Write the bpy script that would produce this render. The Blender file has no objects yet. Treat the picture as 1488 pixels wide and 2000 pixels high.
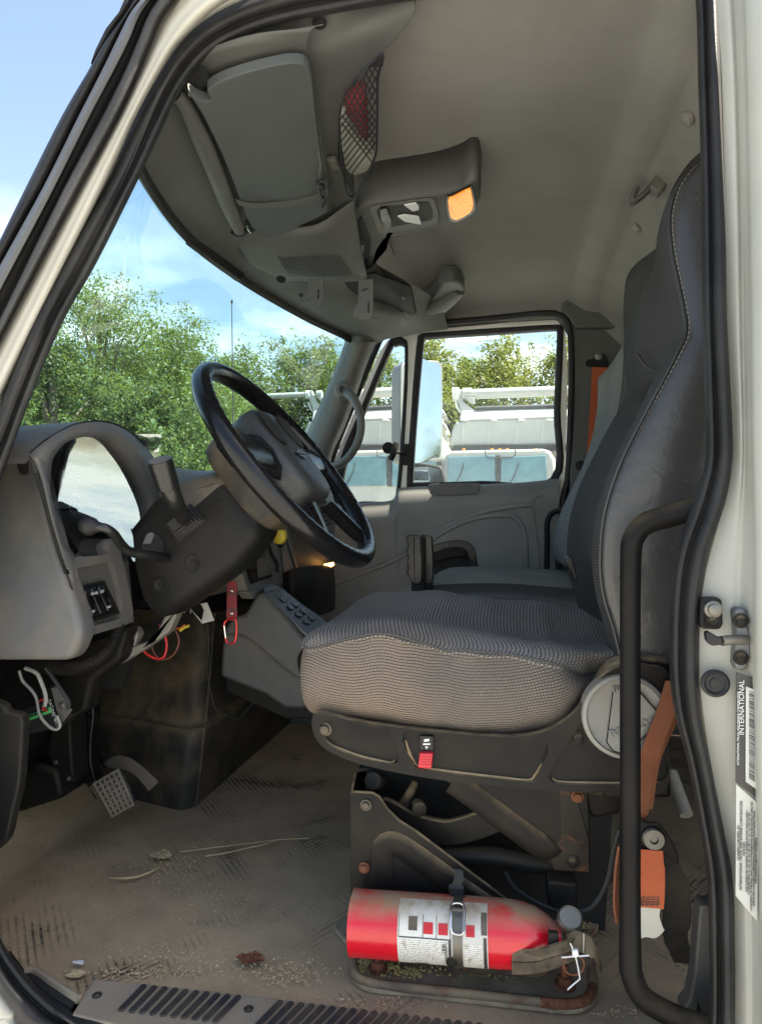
import bpy, bmesh, math, random
import numpy as np
from mathutils.bvhtree import BVHTree
from mathutils import Vector, Matrix, noise
from mathutils.geometry import tessellate_polygon
R = math.radians
random.seed(7)
scene = bpy.context.scene
col = scene.collection

# ------------------------------------------------------------------ camera, sky, sun, exposure
CAMZ = 1.69
YAW, PITCH, FPX = R(9.7), R(1.29), 1333.0
cd = bpy.data.cameras.new('camera'); cam = bpy.data.objects.new('camera', cd); col.objects.link(cam)
cam.location = (0, 0, CAMZ); cam.rotation_euler = (R(90) + PITCH, 0, YAW)
cd.sensor_fit = 'AUTO'; cd.sensor_width = 36.0; cd.lens = 36.0 * FPX / 2000.0
cd.clip_start = 0.02; cd.clip_end = 2000
scene.camera = cam

SUN_DIR = Vector((0.56, 0.03, 0.82)).normalized()
world = bpy.data.worlds.new('World'); scene.world = world; world.use_nodes = True
wn = world.node_tree; wn.nodes.clear()
wo = wn.nodes.new('ShaderNodeOutputWorld'); bg = wn.nodes.new('ShaderNodeBackground')
sky = wn.nodes.new('ShaderNodeTexSky'); sky.sky_type = 'NISHITA'; sky.sun_disc = False
sky.sun_elevation = math.asin(SUN_DIR.z); sky.sun_rotation = math.atan2(SUN_DIR.x, SUN_DIR.y)
sky.air_density = 1.0; sky.dust_density = 1.6; sky.ozone_density = 1.5
bg.inputs['Strength'].default_value = 0.084
# thin cloud wisps, denser towards the horizon
tc = wn.nodes.new('ShaderNodeTexCoord'); sp = wn.nodes.new('ShaderNodeSeparateXYZ')
wn.links.new(tc.outputs['Generated'], sp.inputs[0])
mp = wn.nodes.new('ShaderNodeMapping'); mp.inputs['Scale'].default_value = (2.2, 2.2, 8.5); mp.inputs['Location'].default_value = (3.1, 0.4, 0.2)
wn.links.new(tc.outputs['Generated'], mp.inputs['Vector'])
cn = wn.nodes.new('ShaderNodeTexNoise'); cn.inputs['Scale'].default_value = 1.6; cn.inputs['Detail'].default_value = 9; cn.inputs['Roughness'].default_value = 0.58
wn.links.new(mp.outputs[0], cn.inputs['Vector'])
cr = wn.nodes.new('ShaderNodeMapRange'); cr.inputs[1].default_value = 0.45; cr.inputs[2].default_value = 0.62
wn.links.new(cn.outputs['Fac'], cr.inputs[0])
el = wn.nodes.new('ShaderNodeMapRange'); el.inputs[1].default_value = 0.42; el.inputs[2].default_value = 0.18
wn.links.new(sp.outputs['Z'], el.inputs[0])
mu = wn.nodes.new('ShaderNodeMath'); mu.operation = 'MULTIPLY'
wn.links.new(cr.outputs[0], mu.inputs[0]); wn.links.new(el.outputs[0], mu.inputs[1])
m2 = wn.nodes.new('ShaderNodeMath'); m2.operation = 'MULTIPLY'; m2.inputs[1].default_value = 0.8
wn.links.new(mu.outputs[0], m2.inputs[0])
cm = wn.nodes.new('ShaderNodeMixRGB'); cm.inputs['Color2'].default_value = (7.5, 7.6, 7.7, 1)
hz = wn.nodes.new('ShaderNodeHueSaturation'); hz.inputs['Saturation'].default_value = 0.95      # a hazy summer sky
wn.links.new(sky.outputs[0], hz.inputs['Color'])
wn.links.new(m2.outputs[0], cm.inputs['Fac']); wn.links.new(hz.outputs[0], cm.inputs['Color1'])
wn.links.new(cm.outputs[0], bg.inputs['Color']); wn.links.new(bg.outputs[0], wo.inputs['Surface'])

sl = bpy.data.lights.new('sun', 'SUN'); sun = bpy.data.objects.new('sun', sl); col.objects.link(sun)
sl.energy = 5.0; sl.angle = R(0.55); sl.color = (1.0, 0.95, 0.86)
sun.rotation_euler = SUN_DIR.to_track_quat('Z', 'Y').to_euler()

vs = scene.view_settings
vs.view_transform = 'Standard'; vs.look = 'None'; vs.exposure = 2.25; vs.use_white_balance = True; vs.white_balance_temperature = 6950; vs.white_balance_tint = 8; vs.gamma = 1.0; vs.use_curve_mapping = False
cy = scene.cycles
cy.use_denoising = True; cy.max_bounces = 14; cy.diffuse_bounces = 7; cy.glossy_bounces = 5
cy.transparent_max_bounces = 24; cy.transmission_bounces = 6; cy.caustics_reflective = False; cy.caustics_refractive = False
cy.sample_clamp_indirect = 6.0

# ------------------------------------------------------------------ measuring: a pixel of the photograph plus one known coordinate
CAM = Vector((0, 0, CAMZ))
FW = Vector((-math.sin(YAW) * math.cos(PITCH), math.cos(YAW) * math.cos(PITCH), math.sin(PITCH)))
RT = Vector((math.cos(YAW), math.sin(YAW), 0)); UP = RT.cross(FW)
def ray(px, py): return FW * FPX + RT * (px - 744.0) - UP * (py - 1000.0)
def P(px, py, Y): d = ray(px, py); return CAM + d * (Y / d.y)
def PX(px, py, X): d = ray(px, py); return CAM + d * (X / d.x)
def PZ(px, py, Z): d = ray(px, py); return CAM + d * ((Z - CAMZ) / d.z)
def PL(pts, Y): return [P(p[0], p[1], p[2] if len(p) > 2 else Y) for p in pts]
FLOOR = CAMZ - 0.70

# ------------------------------------------------------------------ materials
MATS = {}
def lin(c):
    return tuple(((x / 12.92) if x <= .04045 else ((x + .055) / 1.055) ** 2.4) for x in c)
class NT:
    def __init__(s, name):
        s.m = bpy.data.materials.new(name); s.m.use_nodes = True; s.t = s.m.node_tree
        s.n = s.t.nodes; s.b = s.n['Principled BSDF']; s.o = s.n['Material Output']
    def new(s, typ, **kw):
        nd = s.n.new('ShaderNode' + typ)
        for k, v in kw.items():
            if k.startswith('i_'):
                nd.inputs[k[2:].replace('_', ' ')].default_value = v
            else: setattr(nd, k, v)
        return nd
    def link(s, a, b): s.t.links.new(a, b)
    def coord(s, kind='Object', scale=(1, 1, 1), rot=(0, 0, 0)):
        c = s.new('TexCoord'); mpn = s.new('Mapping'); mpn.inputs['Scale'].default_value = scale; mpn.inputs['Rotation'].default_value = rot
        s.link(c.outputs[kind], mpn.inputs['Vector']); return mpn.outputs[0]
    def noise(s, scale, detail=4, rough=.55, vec=None, dist=0):
        nd = s.new('TexNoise'); nd.inputs['Scale'].default_value = scale; nd.inputs['Detail'].default_value = detail
        nd.inputs['Roughness'].default_value = rough; nd.inputs['Distortion'].default_value = dist
        s.link(vec if vec else s.coord(), nd.inputs['Vector']); return nd.outputs['Fac']
    def rng(s, v, a, b, c=0., d=1.):
        nd = s.new('MapRange'); nd.inputs[1].default_value = a; nd.inputs[2].default_value = b; nd.inputs[3].default_value = c; nd.inputs[4].default_value = d
        s.link(v, nd.inputs[0]); return nd.outputs[0]
    def math(s, op, a, b=None):
        nd = s.new('Math'); nd.operation = op
        for i, v in enumerate((a, b)):
            if v is None: continue
            if isinstance(v, (int, float)): nd.inputs[i].default_value = v
            else: s.link(v, nd.inputs[i])
        return nd.outputs[0]
    def mix(s, f, a, b):
        nd = s.new('MixRGB')
        for i, v in zip(('Fac', 'Color1', 'Color2'), (f, a, b)):
            if isinstance(v, (int, float)): nd.inputs[i].default_value = v
            elif isinstance(v, tuple): nd.inputs[i].default_value = v + (1,) if len(v) == 3 else v
            else: s.link(v, nd.inputs[i])
        return nd.outputs[0]
    def bump(s, h, strength=.3, dist=.002):
        nd = s.new('Bump'); nd.inputs['Strength'].default_value = strength; nd.inputs['Distance'].default_value = dist
        s.link(h, nd.inputs['Height'])
        if s.b.inputs['Normal'].is_linked: s.link(s.b.inputs['Normal'].links[0].from_socket, nd.inputs['Normal'])
        s.link(nd.outputs[0], s.b.inputs['Normal'])
    def up(s):
        g = s.new('NewGeometry'); x = s.new('SeparateXYZ'); s.link(g.outputs['Normal'], x.inputs[0]); return x.outputs['Z']

DUST = (0.29, 0.215, 0.125)
def M(name, c, rough=.5, metal=0., var=.15, vscale=6., grain=0., gscale=900., dust=0., upd=0., rust=0., spec=.5, coat=0., emit=None, dustc=DUST, chips=0., ulo=.12, uhi=.75):
    k = NT(name)
    base = k.mix(k.rng(k.noise(vscale, 5), .3, .7), tuple(x * (1 - var) for x in c), tuple(min(1, x * (1 + var)) for x in c))
    rr = None
    if dust > 0 or upd > 0:
        f = k.rng(k.noise(9, 6, .62, dist=.4), .42, .78, 0, max(dust, .01))
        if upd > 0:
            u = k.rng(k.up(), ulo, uhi, 0, upd)
            f = k.math('ADD', f, k.math('MULTIPLY', u, k.rng(k.noise(28, 6, .6), .25, .6)))
        f = k.math('MINIMUM', f, .92)
        base = k.mix(f, base, dustc); rr = k.rng(f, 0, 1, rough, .92)
    if rust > 0:
        f = k.rng(k.noise(16, 7, .6, dist=.6), .62 - .25 * rust, .72 - .25 * rust)
        rc = k.mix(k.rng(k.noise(120, 4), .35, .65), (.10, .032, .015), (.20, .075, .035))
        base = k.mix(f, base, rc)
    if chips > 0:
        f = k.rng(k.noise(60, 6, .7), .70, .73, 0, chips)
        base = k.mix(f, base, (.5, .48, .44))
    k.link(base, k.b.inputs['Base Color'])
    if rr is not None: k.link(rr, k.b.inputs['Roughness'])
    else: k.link(k.rng(k.noise(14, 4), .3, .7, max(.03, rough - .08), min(1, rough + .08)), k.b.inputs['Roughness'])
    k.b.inputs['Metallic'].default_value = metal; k.b.inputs['Specular IOR Level'].default_value = spec
    if coat: k.b.inputs['Coat Weight'].default_value = coat; k.b.inputs['Coat Roughness'].default_value = .12
    if grain: k.bump(k.noise(gscale, 3), grain, .0012)
    if emit: k.b.inputs['Emission Color'].default_value = emit[0] + (1,); k.b.inputs['Emission Strength'].default_value = emit[1]
    MATS[name] = k.m
    return k

M('plastic_grey', (.098, .102, .105), .50, grain=.55, gscale=380, dust=.35, upd=.25, vscale=4, chips=.12)
M('plastic_greydark', (.080, .083, .083), .5, grain=.5, gscale=380, dust=.25, upd=.2, chips=.12)
M('panel_grey_lit', (.17, .172, .168), .5, grain=.4, gscale=500, dust=.3)  # dash grey lightened, the light missing at the centre stack is in the colour
M('shroud_dusty', (.055, .052, .047), .6, grain=.4, gscale=420, dust=.45, upd=.35)
M('plastic_black', (.012, .012, .012), .45, grain=.25, gscale=700, dust=.04, upd=.12, spec=.16)
M('plastic_gloss', (.007, .007, .0075), .25, grain=.10, gscale=420, var=.3, spec=.38)
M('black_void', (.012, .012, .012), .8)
M('header_grey', (.082, .084, .080), .62, grain=.25, gscale=1400, vscale=3)
M('visor_grey', (.070, .078, .078), .7, grain=.3, gscale=1600, vscale=5)
M('headliner', (.225, .22, .207), .95, grain=.6, gscale=700, var=.12, vscale=3.5, dust=.22, dustc=(.16, .135, .11))
M('rubber', (.016, .016, .017), .5, spec=.28, grain=.3, gscale=260, var=.35, vscale=14, dust=.12, dustc=(.16, .15, .14))
M('rubber_rough', (.045, .045, .046), .75, grain=1.0, gscale=160, var=.4, dust=.2, dustc=(.18, .17, .15))
M('paint_cream', (.46, .45, .39), .42, var=.08, grain=.15, gscale=300, dust=.25, dustc=(.42, .36, .25), chips=.0)
M('paint_white', (.37, .375, .34), .40, var=.10, dust=.5, dustc=(.38, .34, .25), grain=.15, gscale=250)
M('steel_black', (.011, .0105, .010), .42, dust=.06, upd=.95, vscale=10, spec=.16)
M('steel_black_rust', (.014, .012, .011), .5, dust=.15, upd=.8, rust=.42, chips=.25, spec=.2)
M('rust_plate', (.10, .08, .06), .75, dust=.85, upd=.5, rust=.36, grain=.6, gscale=180)
M('plate_dusty', (.30, .24, .165), .9, dust=.5, rust=.2, grain=.6, gscale=180, var=.35, vscale=22)
M('rust', (.11, .045, .025), .85, rust=.9, grain=.6, gscale=240)
M('lever_black', (.014, .014, .014), .28, grain=.2, gscale=500, spec=.5)
M('pole_black', (.009, .009, .0095), .45, grain=.2, gscale=500, dust=.02, upd=.25, var=.3, spec=.13)
M('steel', (.20, .195, .18), .5, 1.0, var=.3, dust=.5)
M('chrome', (.62, .62, .60), .2, 1.0)
M('bolt_dark', (.075, .070, .062), .45, .55, var=.3, dust=.45)
M('cast_grey', (.235, .235, .22), .55, .3, dust=.35, upd=.2, grain=.4, gscale=300)
M('red_paint', (.60, .006, .02), .22, dust=.10, upd=.95, ulo=.50, uhi=.95, chips=.12, var=.06, coat=.3, spec=.5)
M('red_plastic', (.55, .02, .035), .4, dust=.12)
M('yellow', (.65, .50, .045), .4, dust=.15)
M('white_tag', (.68, .66, .56), .8, dust=.2)
M('belt_orange', (.62, .14, .055), .85, grain=.8, gscale=800, dust=.15, dustc=(.3, .16, .08))
M('belt_red', (.40, .085, .03), .85, grain=.8, gscale=800)
M('belt_brown', (.22, .075, .035), .88, grain=.8, gscale=800, dust=.5, dustc=(.20, .12, .07))
M('belt_black', (.018, .018, .018), .85, grain=.8, gscale=800, dust=.2, upd=.4)
M('maroon', (.20, .012, .022), .55, grain=.5, gscale=700, dust=.12)
M('carabiner_red', (.62, .05, .05), .3, .6)
M('wire_red', (.50, .02, .02), .45)
M('wire_brown', (.16, .05, .03), .5)
M('wire_grey', (.36, .35, .31), .6)
M('wire_black', (.015, .015, .015), .5)
M('green', (.10, .55, .16), .45)
M('twig', (.42, .33, .19), .8)
M('leaf_litter', (.42, .32, .19), .9, var=.4, vscale=300)
M('rope_net', (.010, .010, .013), .85)
M('cloth_red', (.15, .016, .024), .9, grain=.5, gscale=500)
M('cloth_white', (.30, .29, .25), .9, grain=.5, gscale=500)
M('plate_grey', (.15, .155, .16), .5, .3, grain=.5, gscale=900)
M('sticker_black', (.03, .03, .03), .4)
M('sticker_white', (.50, .50, .47), .45, dust=.25, dustc=(.5, .47, .38))
M('seam', (.085, .078, .070), .9)
M('stitch', (.20, .19, .165), .8)
M('truck_white', (.38, .38, .365), .35, var=.05, dust=.2, dustc=(.5, .47, .4))
M('truck_pale', (.62, .62, .60), .4)  # paler paint for truck seams, hinges and boom fittings
M('truck_dark', (.05, .05, .055), .6)
M('truck_glass', (.10, .20, .24), .08, spec=.8)
M('tyre', (.03, .03, .03), .8)
M('marker_amber', (.7, .25, .03), .3)
M('bark', (.12, .095, .075), .9, grain=1., gscale=60)
M('amber_lens', (.85, .40, .08), .3, emit=((1.0, .36, .04), .42))
M('amber_small', (.85, .45, .1), .3, emit=((1.0, .48, .12), 2.5))
M('mirror_face', (.32, .39, .47), .03, 1.0, var=.02)
M('mirror_shell', (.16, .17, .18), .4, dust=.3, chips=.9)
M('clear_white', (.60, .61, .61), .4)
M('paint_cream_lit', (.82, .82, .76), .4, dust=.2, dustc=(.5, .44, .33), chips=.2)  # same paint as the near frame, brightness the far door lacks put into its colour

def glassmat(name, tint, refl=.08, rough=.0, film=.05):
    k = NT(name); k.n.remove(k.b)
    tr = k.new('BsdfTransparent'); tr.inputs[0].default_value = tint + (1,)
    gl = k.new('BsdfGlossy'); gl.inputs['Roughness'].default_value = rough; gl.inputs[0].default_value = (1, 1, 1, 1)
    lw = k.new('LayerWeight'); lw.inputs[0].default_value = .28
    f = k.rng(lw.outputs['Fresnel'], 0, 1, refl * .4, min(1., refl * 5))
    mx = k.new('MixShader'); k.link(f, mx.inputs[0]); k.link(tr.outputs[0], mx.inputs[1]); k.link(gl.outputs[0], mx.inputs[2])
    # specks and wiped dust film
    df = k.new('BsdfDiffuse'); df.inputs[0].default_value = (.5, .52, .5, 1)
    sp_ = k.rng(k.noise(420, 3, .6), .70, .76, 0, .35); fl = k.rng(k.noise(3.2, 5, .6, dist=.5), .3, .8, .02, film)
    mx2 = k.new('MixShader'); k.link(k.math('ADD', sp_, fl), mx2.inputs[0]); k.link(mx.outputs[0], mx2.inputs[1]); k.link(df.outputs[0], mx2.inputs[2])
    k.link(mx2.outputs[0], k.o.inputs['Surface']); MATS[name] = k.m
glassmat('windshield_glass', (.66, .87, .86), .012, film=.24)
glassmat('side_glass', (.92, .97, .95), .03)

def hit(o, px, py, off=0.):
    """the point of a surface that shows at a pixel, lifted off it"""
    me = o.data; bv = BVHTree.FromPolygons([v.co for v in me.vertices], [p.vertices for p in me.polygons])
    return bv, off
def hits(o, pts, off=.001):
    bv, _ = hit(o, 0, 0); out = []
    for px, py in pts:
        d = ray(px, py).normalized(); l, n, i, t = bv.ray_cast(CAM, d)
        if l is None: out.append(None); continue
        out.append((l + (n if n.dot(d) < 0 else -n) * off, (n if n.dot(d) < 0 else -n)))
    return out
# woven seat cloth: UV is in metres along / across the panel
def weave(name, c1, c2, pu, pv, thr=.30, bumpy=.7, warm=None, swap=False):
    k = NT(name)
    nv = k.new('TexNoise'); nv.inputs['Scale'].default_value = 60; nv.inputs['Detail'].default_value = 3
    tcn = k.new('TexCoord'); k.link(tcn.outputs['UV'], nv.inputs['Vector'])
    sub = k.new('VectorMath'); sub.operation = 'SCALE'; sub.inputs['Scale'].default_value = .0032; k.link(nv.outputs['Color'], sub.inputs[0])
    add = k.new('VectorMath'); add.operation = 'ADD'; k.link(tcn.outputs['UV'], add.inputs[0]); k.link(sub.outputs[0], add.inputs[1])
    sx = k.new('SeparateXYZ'); k.link(add.outputs[0], sx.inputs[0])
    if swap:
        cb = k.new('CombineXYZ'); k.link(sx.outputs[1], cb.inputs[0]); k.link(sx.outputs[0], cb.inputs[1]); sx = k.new('SeparateXYZ'); k.link(cb.outputs[0], sx.inputs[0])
    su = k.math('ABSOLUTE', k.math('SINE', k.math('MULTIPLY', sx.outputs[0], math.pi / pu)))
    row = k.math('FLOOR', k.math('MULTIPLY', sx.outputs[1], 1 / pv))
    off = k.math('MULTIPLY', k.math('MODULO', row, 2.0), math.pi / 2)
    sv = k.math('ABSOLUTE', k.math('SINE', k.math('MULTIPLY', sx.outputs[1], math.pi / pv)))
    dash = k.math('ABSOLUTE', k.math('SINE', k.math('ADD', k.math('MULTIPLY', sx.outputs[0], math.pi / pu), off)))
    thread = k.math('MULTIPLY', k.rng(sv, thr, thr + .3), k.rng(dash, .12, .5, .35, 1))
    big = k.rng(k.noise(7, 5), .3, .7)
    ca = k.mix(big, c1, tuple(x * .75 for x in c1))
    if warm: ca = k.mix(k.rng(k.noise(3.5, 4, dist=.5), .45, .65), ca, warm)
    wear = k.rng(k.noise(11, 6, .65, dist=.8), .35, .75, 0, .55)       # flattened, soiled pile
    thread = k.math('MAXIMUM', thread, k.math('MULTIPLY', wear, .8))
    k.link(k.mix(thread, c2, ca), k.b.inputs['Base Color'])
    k.b.inputs['Roughness'].default_value = .92; k.b.inputs['Specular IOR Level'].default_value = .2
    k.bump(thread, bumpy, .0012); k.bump(k.noise(26, 4, dist=.8), .5, .006)
    MATS[name] = k.m
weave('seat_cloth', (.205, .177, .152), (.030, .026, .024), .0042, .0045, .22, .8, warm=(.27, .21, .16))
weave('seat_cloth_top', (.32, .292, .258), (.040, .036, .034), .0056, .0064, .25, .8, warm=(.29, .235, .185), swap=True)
weave('seat_mesh', (.075, .075, .075), (.016, .016, .016), .0042, .0045, .25, .6)
weave('seat_old', (.34, .32, .26), (.03, .03, .026), .0050, .0054, .25, .5)
weave('seat_old_back', (.28, .28, .27), (.05, .05, .052), .0045, .0050, .25, .5)
k = M('leather', (.055, .054, .053), .25, grain=.0, var=.15, spec=.5)
v = k.new('TexVoronoi'); v.inputs['Scale'].default_value = 330; v.feature = 'DISTANCE_TO_EDGE'; k.link(k.coord(), v.inputs['Vector'])
k.bump(k.rng(v.outputs['Distance'], 0, .25), .10, .0008); k.bump(k.noise(22, 4, .55, dist=1.2), .16, .006); k.bump(k.noise(7, 3, dist=.5), .25, .012)
k = M('leather_dark', (.04, .041, .040), .45, grain=.3, gscale=400, var=.2)
k.bump(k.noise(8, 4, dist=.6), .4, .012)

# dirty ribbed floor mat
k = NT('floor_mat')
co = k.coord()
w = k.new('TexWave', wave_type='BANDS', bands_direction='X'); w.inputs['Scale'].default_value = 26; w.inputs['Distortion'].default_value = .6; w.inputs['Detail'].default_value = 1
k.link(k.coord(rot=(0, 0, R(34))), w.inputs['Vector'])
w2 = k.new('TexWave', wave_type='BANDS', bands_direction='X'); w2.inputs['Scale'].default_value = 26; w2.inputs['Distortion'].default_value = .6
k.link(k.coord(rot=(0, 0, R(-40))), w2.inputs['Vector'])
zone = k.rng(k.noise(5.0, 2), .47, .52)
ribs = k.mix(zone, w.outputs['Fac'], w2.outputs['Fac'])
big = k.noise(3.4, 7, .62, dist=.9); mid = k.noise(13, 6, .62, dist=.6); fine = k.noise(150, 5, .7)
thin = k.math('ADD', k.rng(big, .50, .70), k.math('MULTIPLY', k.rng(mid, .55, .7), .35))     # where the dust is worn thin
ribmask = k.math('MULTIPLY', k.rng(ribs, .42, .16), k.math('MINIMUM', k.math('MULTIPLY', thin, 1.1), 1))
bare = k.math('MULTIPLY', k.rng(k.math('ADD', big, k.math('MULTIPLY', mid, .35)), .74, .92), k.rng(fine, .44, .56))
dark = k.math('MINIMUM', k.math('ADD', k.math('MULTIPLY', ribmask, .85), bare), 1)
dustcol = k.mix(k.rng(k.noise(7, 6, .65), .32, .7), (.48, .36, .225), (.34, .255, .16))
dustcol = k.mix(k.rng(k.noise(240, 4, .7), .56, .66), dustcol, (.50, .39, .25))
dustcol = k.mix(k.rng(k.noise(2.0, 4, .6, dist=.6), .5, .72, 0, .45), dustcol, (.13, .11, .085))
k.link(k.mix(dark, dustcol, (.026, .026, .028)), k.b.inputs['Base Color']); k.b.inputs['Roughness'].default_value = .93; k.b.inputs['Specular IOR Level'].default_value = .25
k.bump(ribmask, .4, -.002); k.bump(fine, .5, .002); MATS['floor_mat'] = k.m
# engine cover: black moulding, scuffed and dusty low down
k = M('cover_black', (.036, .035, .032), .5, grain=.5, gscale=400, dust=.5, upd=.5, spec=.25, chips=.25)
# gravel yard
k = NT('gravel')
f1 = k.noise(.25, 5); f2 = k.noise(9, 6, .7)
k.link(k.mix(k.rng(f2, .3, .7), k.mix(k.rng(f1, .35, .65), (.32, .31, .285), (.27, .26, .24)), (.42, .405, .375)), k.b.inputs['Base Color']); k.b.inputs['Roughness'].default_value = .95
k.bump(f2, .6, .05); MATS['gravel'] = k.m
# leaves
def leafmat(name, a, b, c):
    k = NT(name)
    oi = k.new('NewGeometry')
    f = oi.outputs['Random Per Island']
    base = k.mix(k.rng(f, 0, 1), a, b); base = k.mix(k.rng(k.noise(.55, 4), .45, .7), base, c)
    tl = k.new('BsdfTranslucent'); k.link(k.mix(.5, base, (.30, .34, .05)), tl.inputs[0])
    k.link(base, k.b.inputs['Base Color']); k.b.inputs['Roughness'].default_value = .5; k.b.inputs['Specular IOR Level'].default_value = .3
    mx = k.new('MixShader'); mx.inputs[0].default_value = .38
    k.link(k.b.outputs[0], mx.inputs[1]); k.link(tl.outputs[0], mx.inputs[2]); k.link(mx.outputs[0], k.o.inputs['Surface'])
    MATS[name] = k.m
leafmat('leaf_green', (.085, .135, .035), (.13, .19, .055), (.065, .11, .035))
leafmat('leaf_yellow', (.13, .155, .035), (.21, .21, .06), (.09, .12, .032))
leafmat('leaf_dark', (.060, .105, .035), (.09, .145, .045), (.045, .08, .03))

# ------------------------------------------------------------------ mesh helpers
def tag(o, label=None, cat=None, group=None, kind=None):
    if label: o['label'] = label
    if cat: o['category'] = cat
    if group: o['group'] = group
    if kind: o['kind'] = kind
    return o
def thing(name, loc, label=None, cat=None, group=None, kind=None):
    o = bpy.data.objects.new(name, None); o.empty_display_size = .05; o.location = loc; col.objects.link(o)
    return tag(o, label, cat, group, kind)
def adopt(o, par):
    if par is not None:
        o.parent = par
        w = Matrix.Translation(par.location)
        q = par.parent
        inv = w.inverted()
        if par.type != 'EMPTY': inv = Matrix.Identity(4)
        o.matrix_parent_inverse = inv
    return o
def link(name, me, mat, par=None, smooth=True, bevel=0, seg=3, sub=0, thick=0, off=0, ang=38):
    o = bpy.data.objects.new(name, me); col.objects.link(o)
    if mat: me.materials.append(MATS[mat])
    if smooth:
        me.polygons.foreach_set('use_smooth', [True] * len(me.polygons))
    if thick:
        s = o.modifiers.new('solid', 'SOLIDIFY'); s.thickness = thick; s.offset = off
    if bevel:
        b = o.modifiers.new('bevel', 'BEVEL'); b.width = bevel; b.segments = seg; b.limit_method = 'ANGLE'; b.angle_limit = R(28); b.harden_normals = False
    if sub:
        s = o.modifiers.new('sub', 'SUBSURF'); s.levels = sub; s.render_levels = sub
    if smooth and not sub:
        try: me.set_sharp_from_angle(angle=R(ang))
        except Exception: pass
    return adopt(o, par)
def mk(name, vs_, fs, mat, par=None, fix=True, **kw):
    me = bpy.data.meshes.new(name); me.from_pydata([tuple(v) for v in vs_], [], fs); me.update()
    if fix:
        bm = bmesh.new(); bm.from_mesh(me); bmesh.ops.recalc_face_normals(bm, faces=bm.faces); bm.to_mesh(me); bm.free()
    return link(name, me, mat, par, **kw)
def cr_(pts, n, closed=False):
    """Catmull-Rom through pts, n samples, chord-length spaced"""
    pts = [Vector(p) for p in pts]; m = len(pts)
    if m == 2 and not closed: return [pts[0].lerp(pts[1], i / (n - 1)) for i in range(n)]
    seg = m if closed else m - 1
    dense = []
    for i in range(seg):
        if closed: a, b, c, d = pts[(i - 1) % m], pts[i], pts[(i + 1) % m], pts[(i + 2) % m]
        else: a, b, c, d = pts[max(i - 1, 0)], pts[i], pts[i + 1], pts[min(i + 2, m - 1)]
        for s in range(12):
            t = s / 12
            dense.append(.5 * ((2 * b) + (c - a) * t + (2 * a - 5 * b + 4 * c - d) * t * t + (3 * b - a - 3 * c + d) * t ** 3))
    if not closed: dense.append(pts[-1])
    L = [0]
    src = dense + [dense[0]] if closed else dense
    for i in range(1, len(src)): L.append(L[-1] + (src[i] - src[i - 1]).length)
    out = []; j = 0; tot = L[-1]
    for i in range(n):
        t = tot * i / (n if closed else (n - 1))
        while j < len(L) - 2 and L[j + 1] < t: j += 1
        dd = L[j + 1] - L[j]
        out.append(src[j].lerp(src[j + 1], (t - L[j]) / dd if dd > 1e-9 else 0))
    return out
def cri(pts, k_=6, closed=False):
    """Catmull-Rom keeping index correspondence: k_ samples per span"""
    pts = [Vector(p) for p in pts]; m = len(pts); out = []
    for i in range(m if closed else m - 1):
        if closed: a, b, c, d = pts[(i - 1) % m], pts[i], pts[(i + 1) % m], pts[(i + 2) % m]
        else: a, b, c, d = pts[max(i - 1, 0)], pts[i], pts[i + 1], pts[min(i + 2, m - 1)]
        for s in range(k_):
            t = s / k_
            out.append(.5 * ((2 * b) + (c - a) * t + (2 * a - 5 * b + 4 * c - d) * t * t + (3 * b - a - 3 * c + d) * t ** 3))
    if not closed: out.append(pts[-1])
    return out
def loft(name, rows, mat, par=None, cu=False, cv=False, uv=True, disp=None, cap=False, **kw):
    """rows: list of equally long point lists. cu closes along a row, cv closes over rows."""
    nr, nc = len(rows), len(rows[0])
    vs_ = [Vector(p) for r in rows for p in r]
    fs = []
    for i in range(nr if cv else nr - 1):
        for j in range(nc if cu else nc - 1):
            a = i * nc + j; b = i * nc + (j + 1) % nc; c = ((i + 1) % nr) * nc + (j + 1) % nc; d = ((i + 1) % nr) * nc + j
            fs.append((a, b, c, d))
    nq = len(fs)
    if cap:
        if cu:
            fs.append(tuple(range(nc))); fs.append(tuple((nr - 1) * nc + j for j in range(nc)))
    if disp: vs_ = [disp(v) for v in vs_]
    me = bpy.data.meshes.new(name); me.from_pydata([tuple(v) for v in vs_], [], fs); me.update()
    if uv:
        us = [[0.] * nc for _ in range(nr)]; vv = [[0.] * nc for _ in range(nr)]
        for i in range(nr):
            for j in range(1, nc): us[i][j] = us[i][j - 1] + (vs_[i * nc + j] - vs_[i * nc + j - 1]).length
        for j in range(nc):
            for i in range(1, nr): vv[i][j] = vv[i - 1][j] + (vs_[i * nc + j] - vs_[(i - 1) * nc + j]).length
        mid = [vv[i][nc // 2] for i in range(nr)]
        uvl = me.uv_layers.new(name='UVMap')
        for pi, p in enumerate(me.polygons):
            for li in p.loop_indices:
                vi = me.loops[li].vertex_index; i, j = divmod(vi, nc)
                uvl.data[li].uv = (us[i][j], vv[i][j])
    bm = bmesh.new(); bm.from_mesh(me); bmesh.ops.recalc_face_normals(bm, faces=bm.faces); bm.to_mesh(me); bm.free()
    return link(name, me, mat, par, **kw)
def surf(name, rows, mat, par=None, ki=4, kj=4, **kw):
    """smooth surface through a control net"""
    r2 = [cri(r, kj, kw.get('cu', False)) for r in rows]
    cols = [cri([r[j] for r in r2], ki, kw.get('cv', False)) for j in range(len(r2[0]))]
    return loft(name, [[c[i] for c in cols] for i in range(len(cols[0]))], mat, par, **kw)
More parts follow.
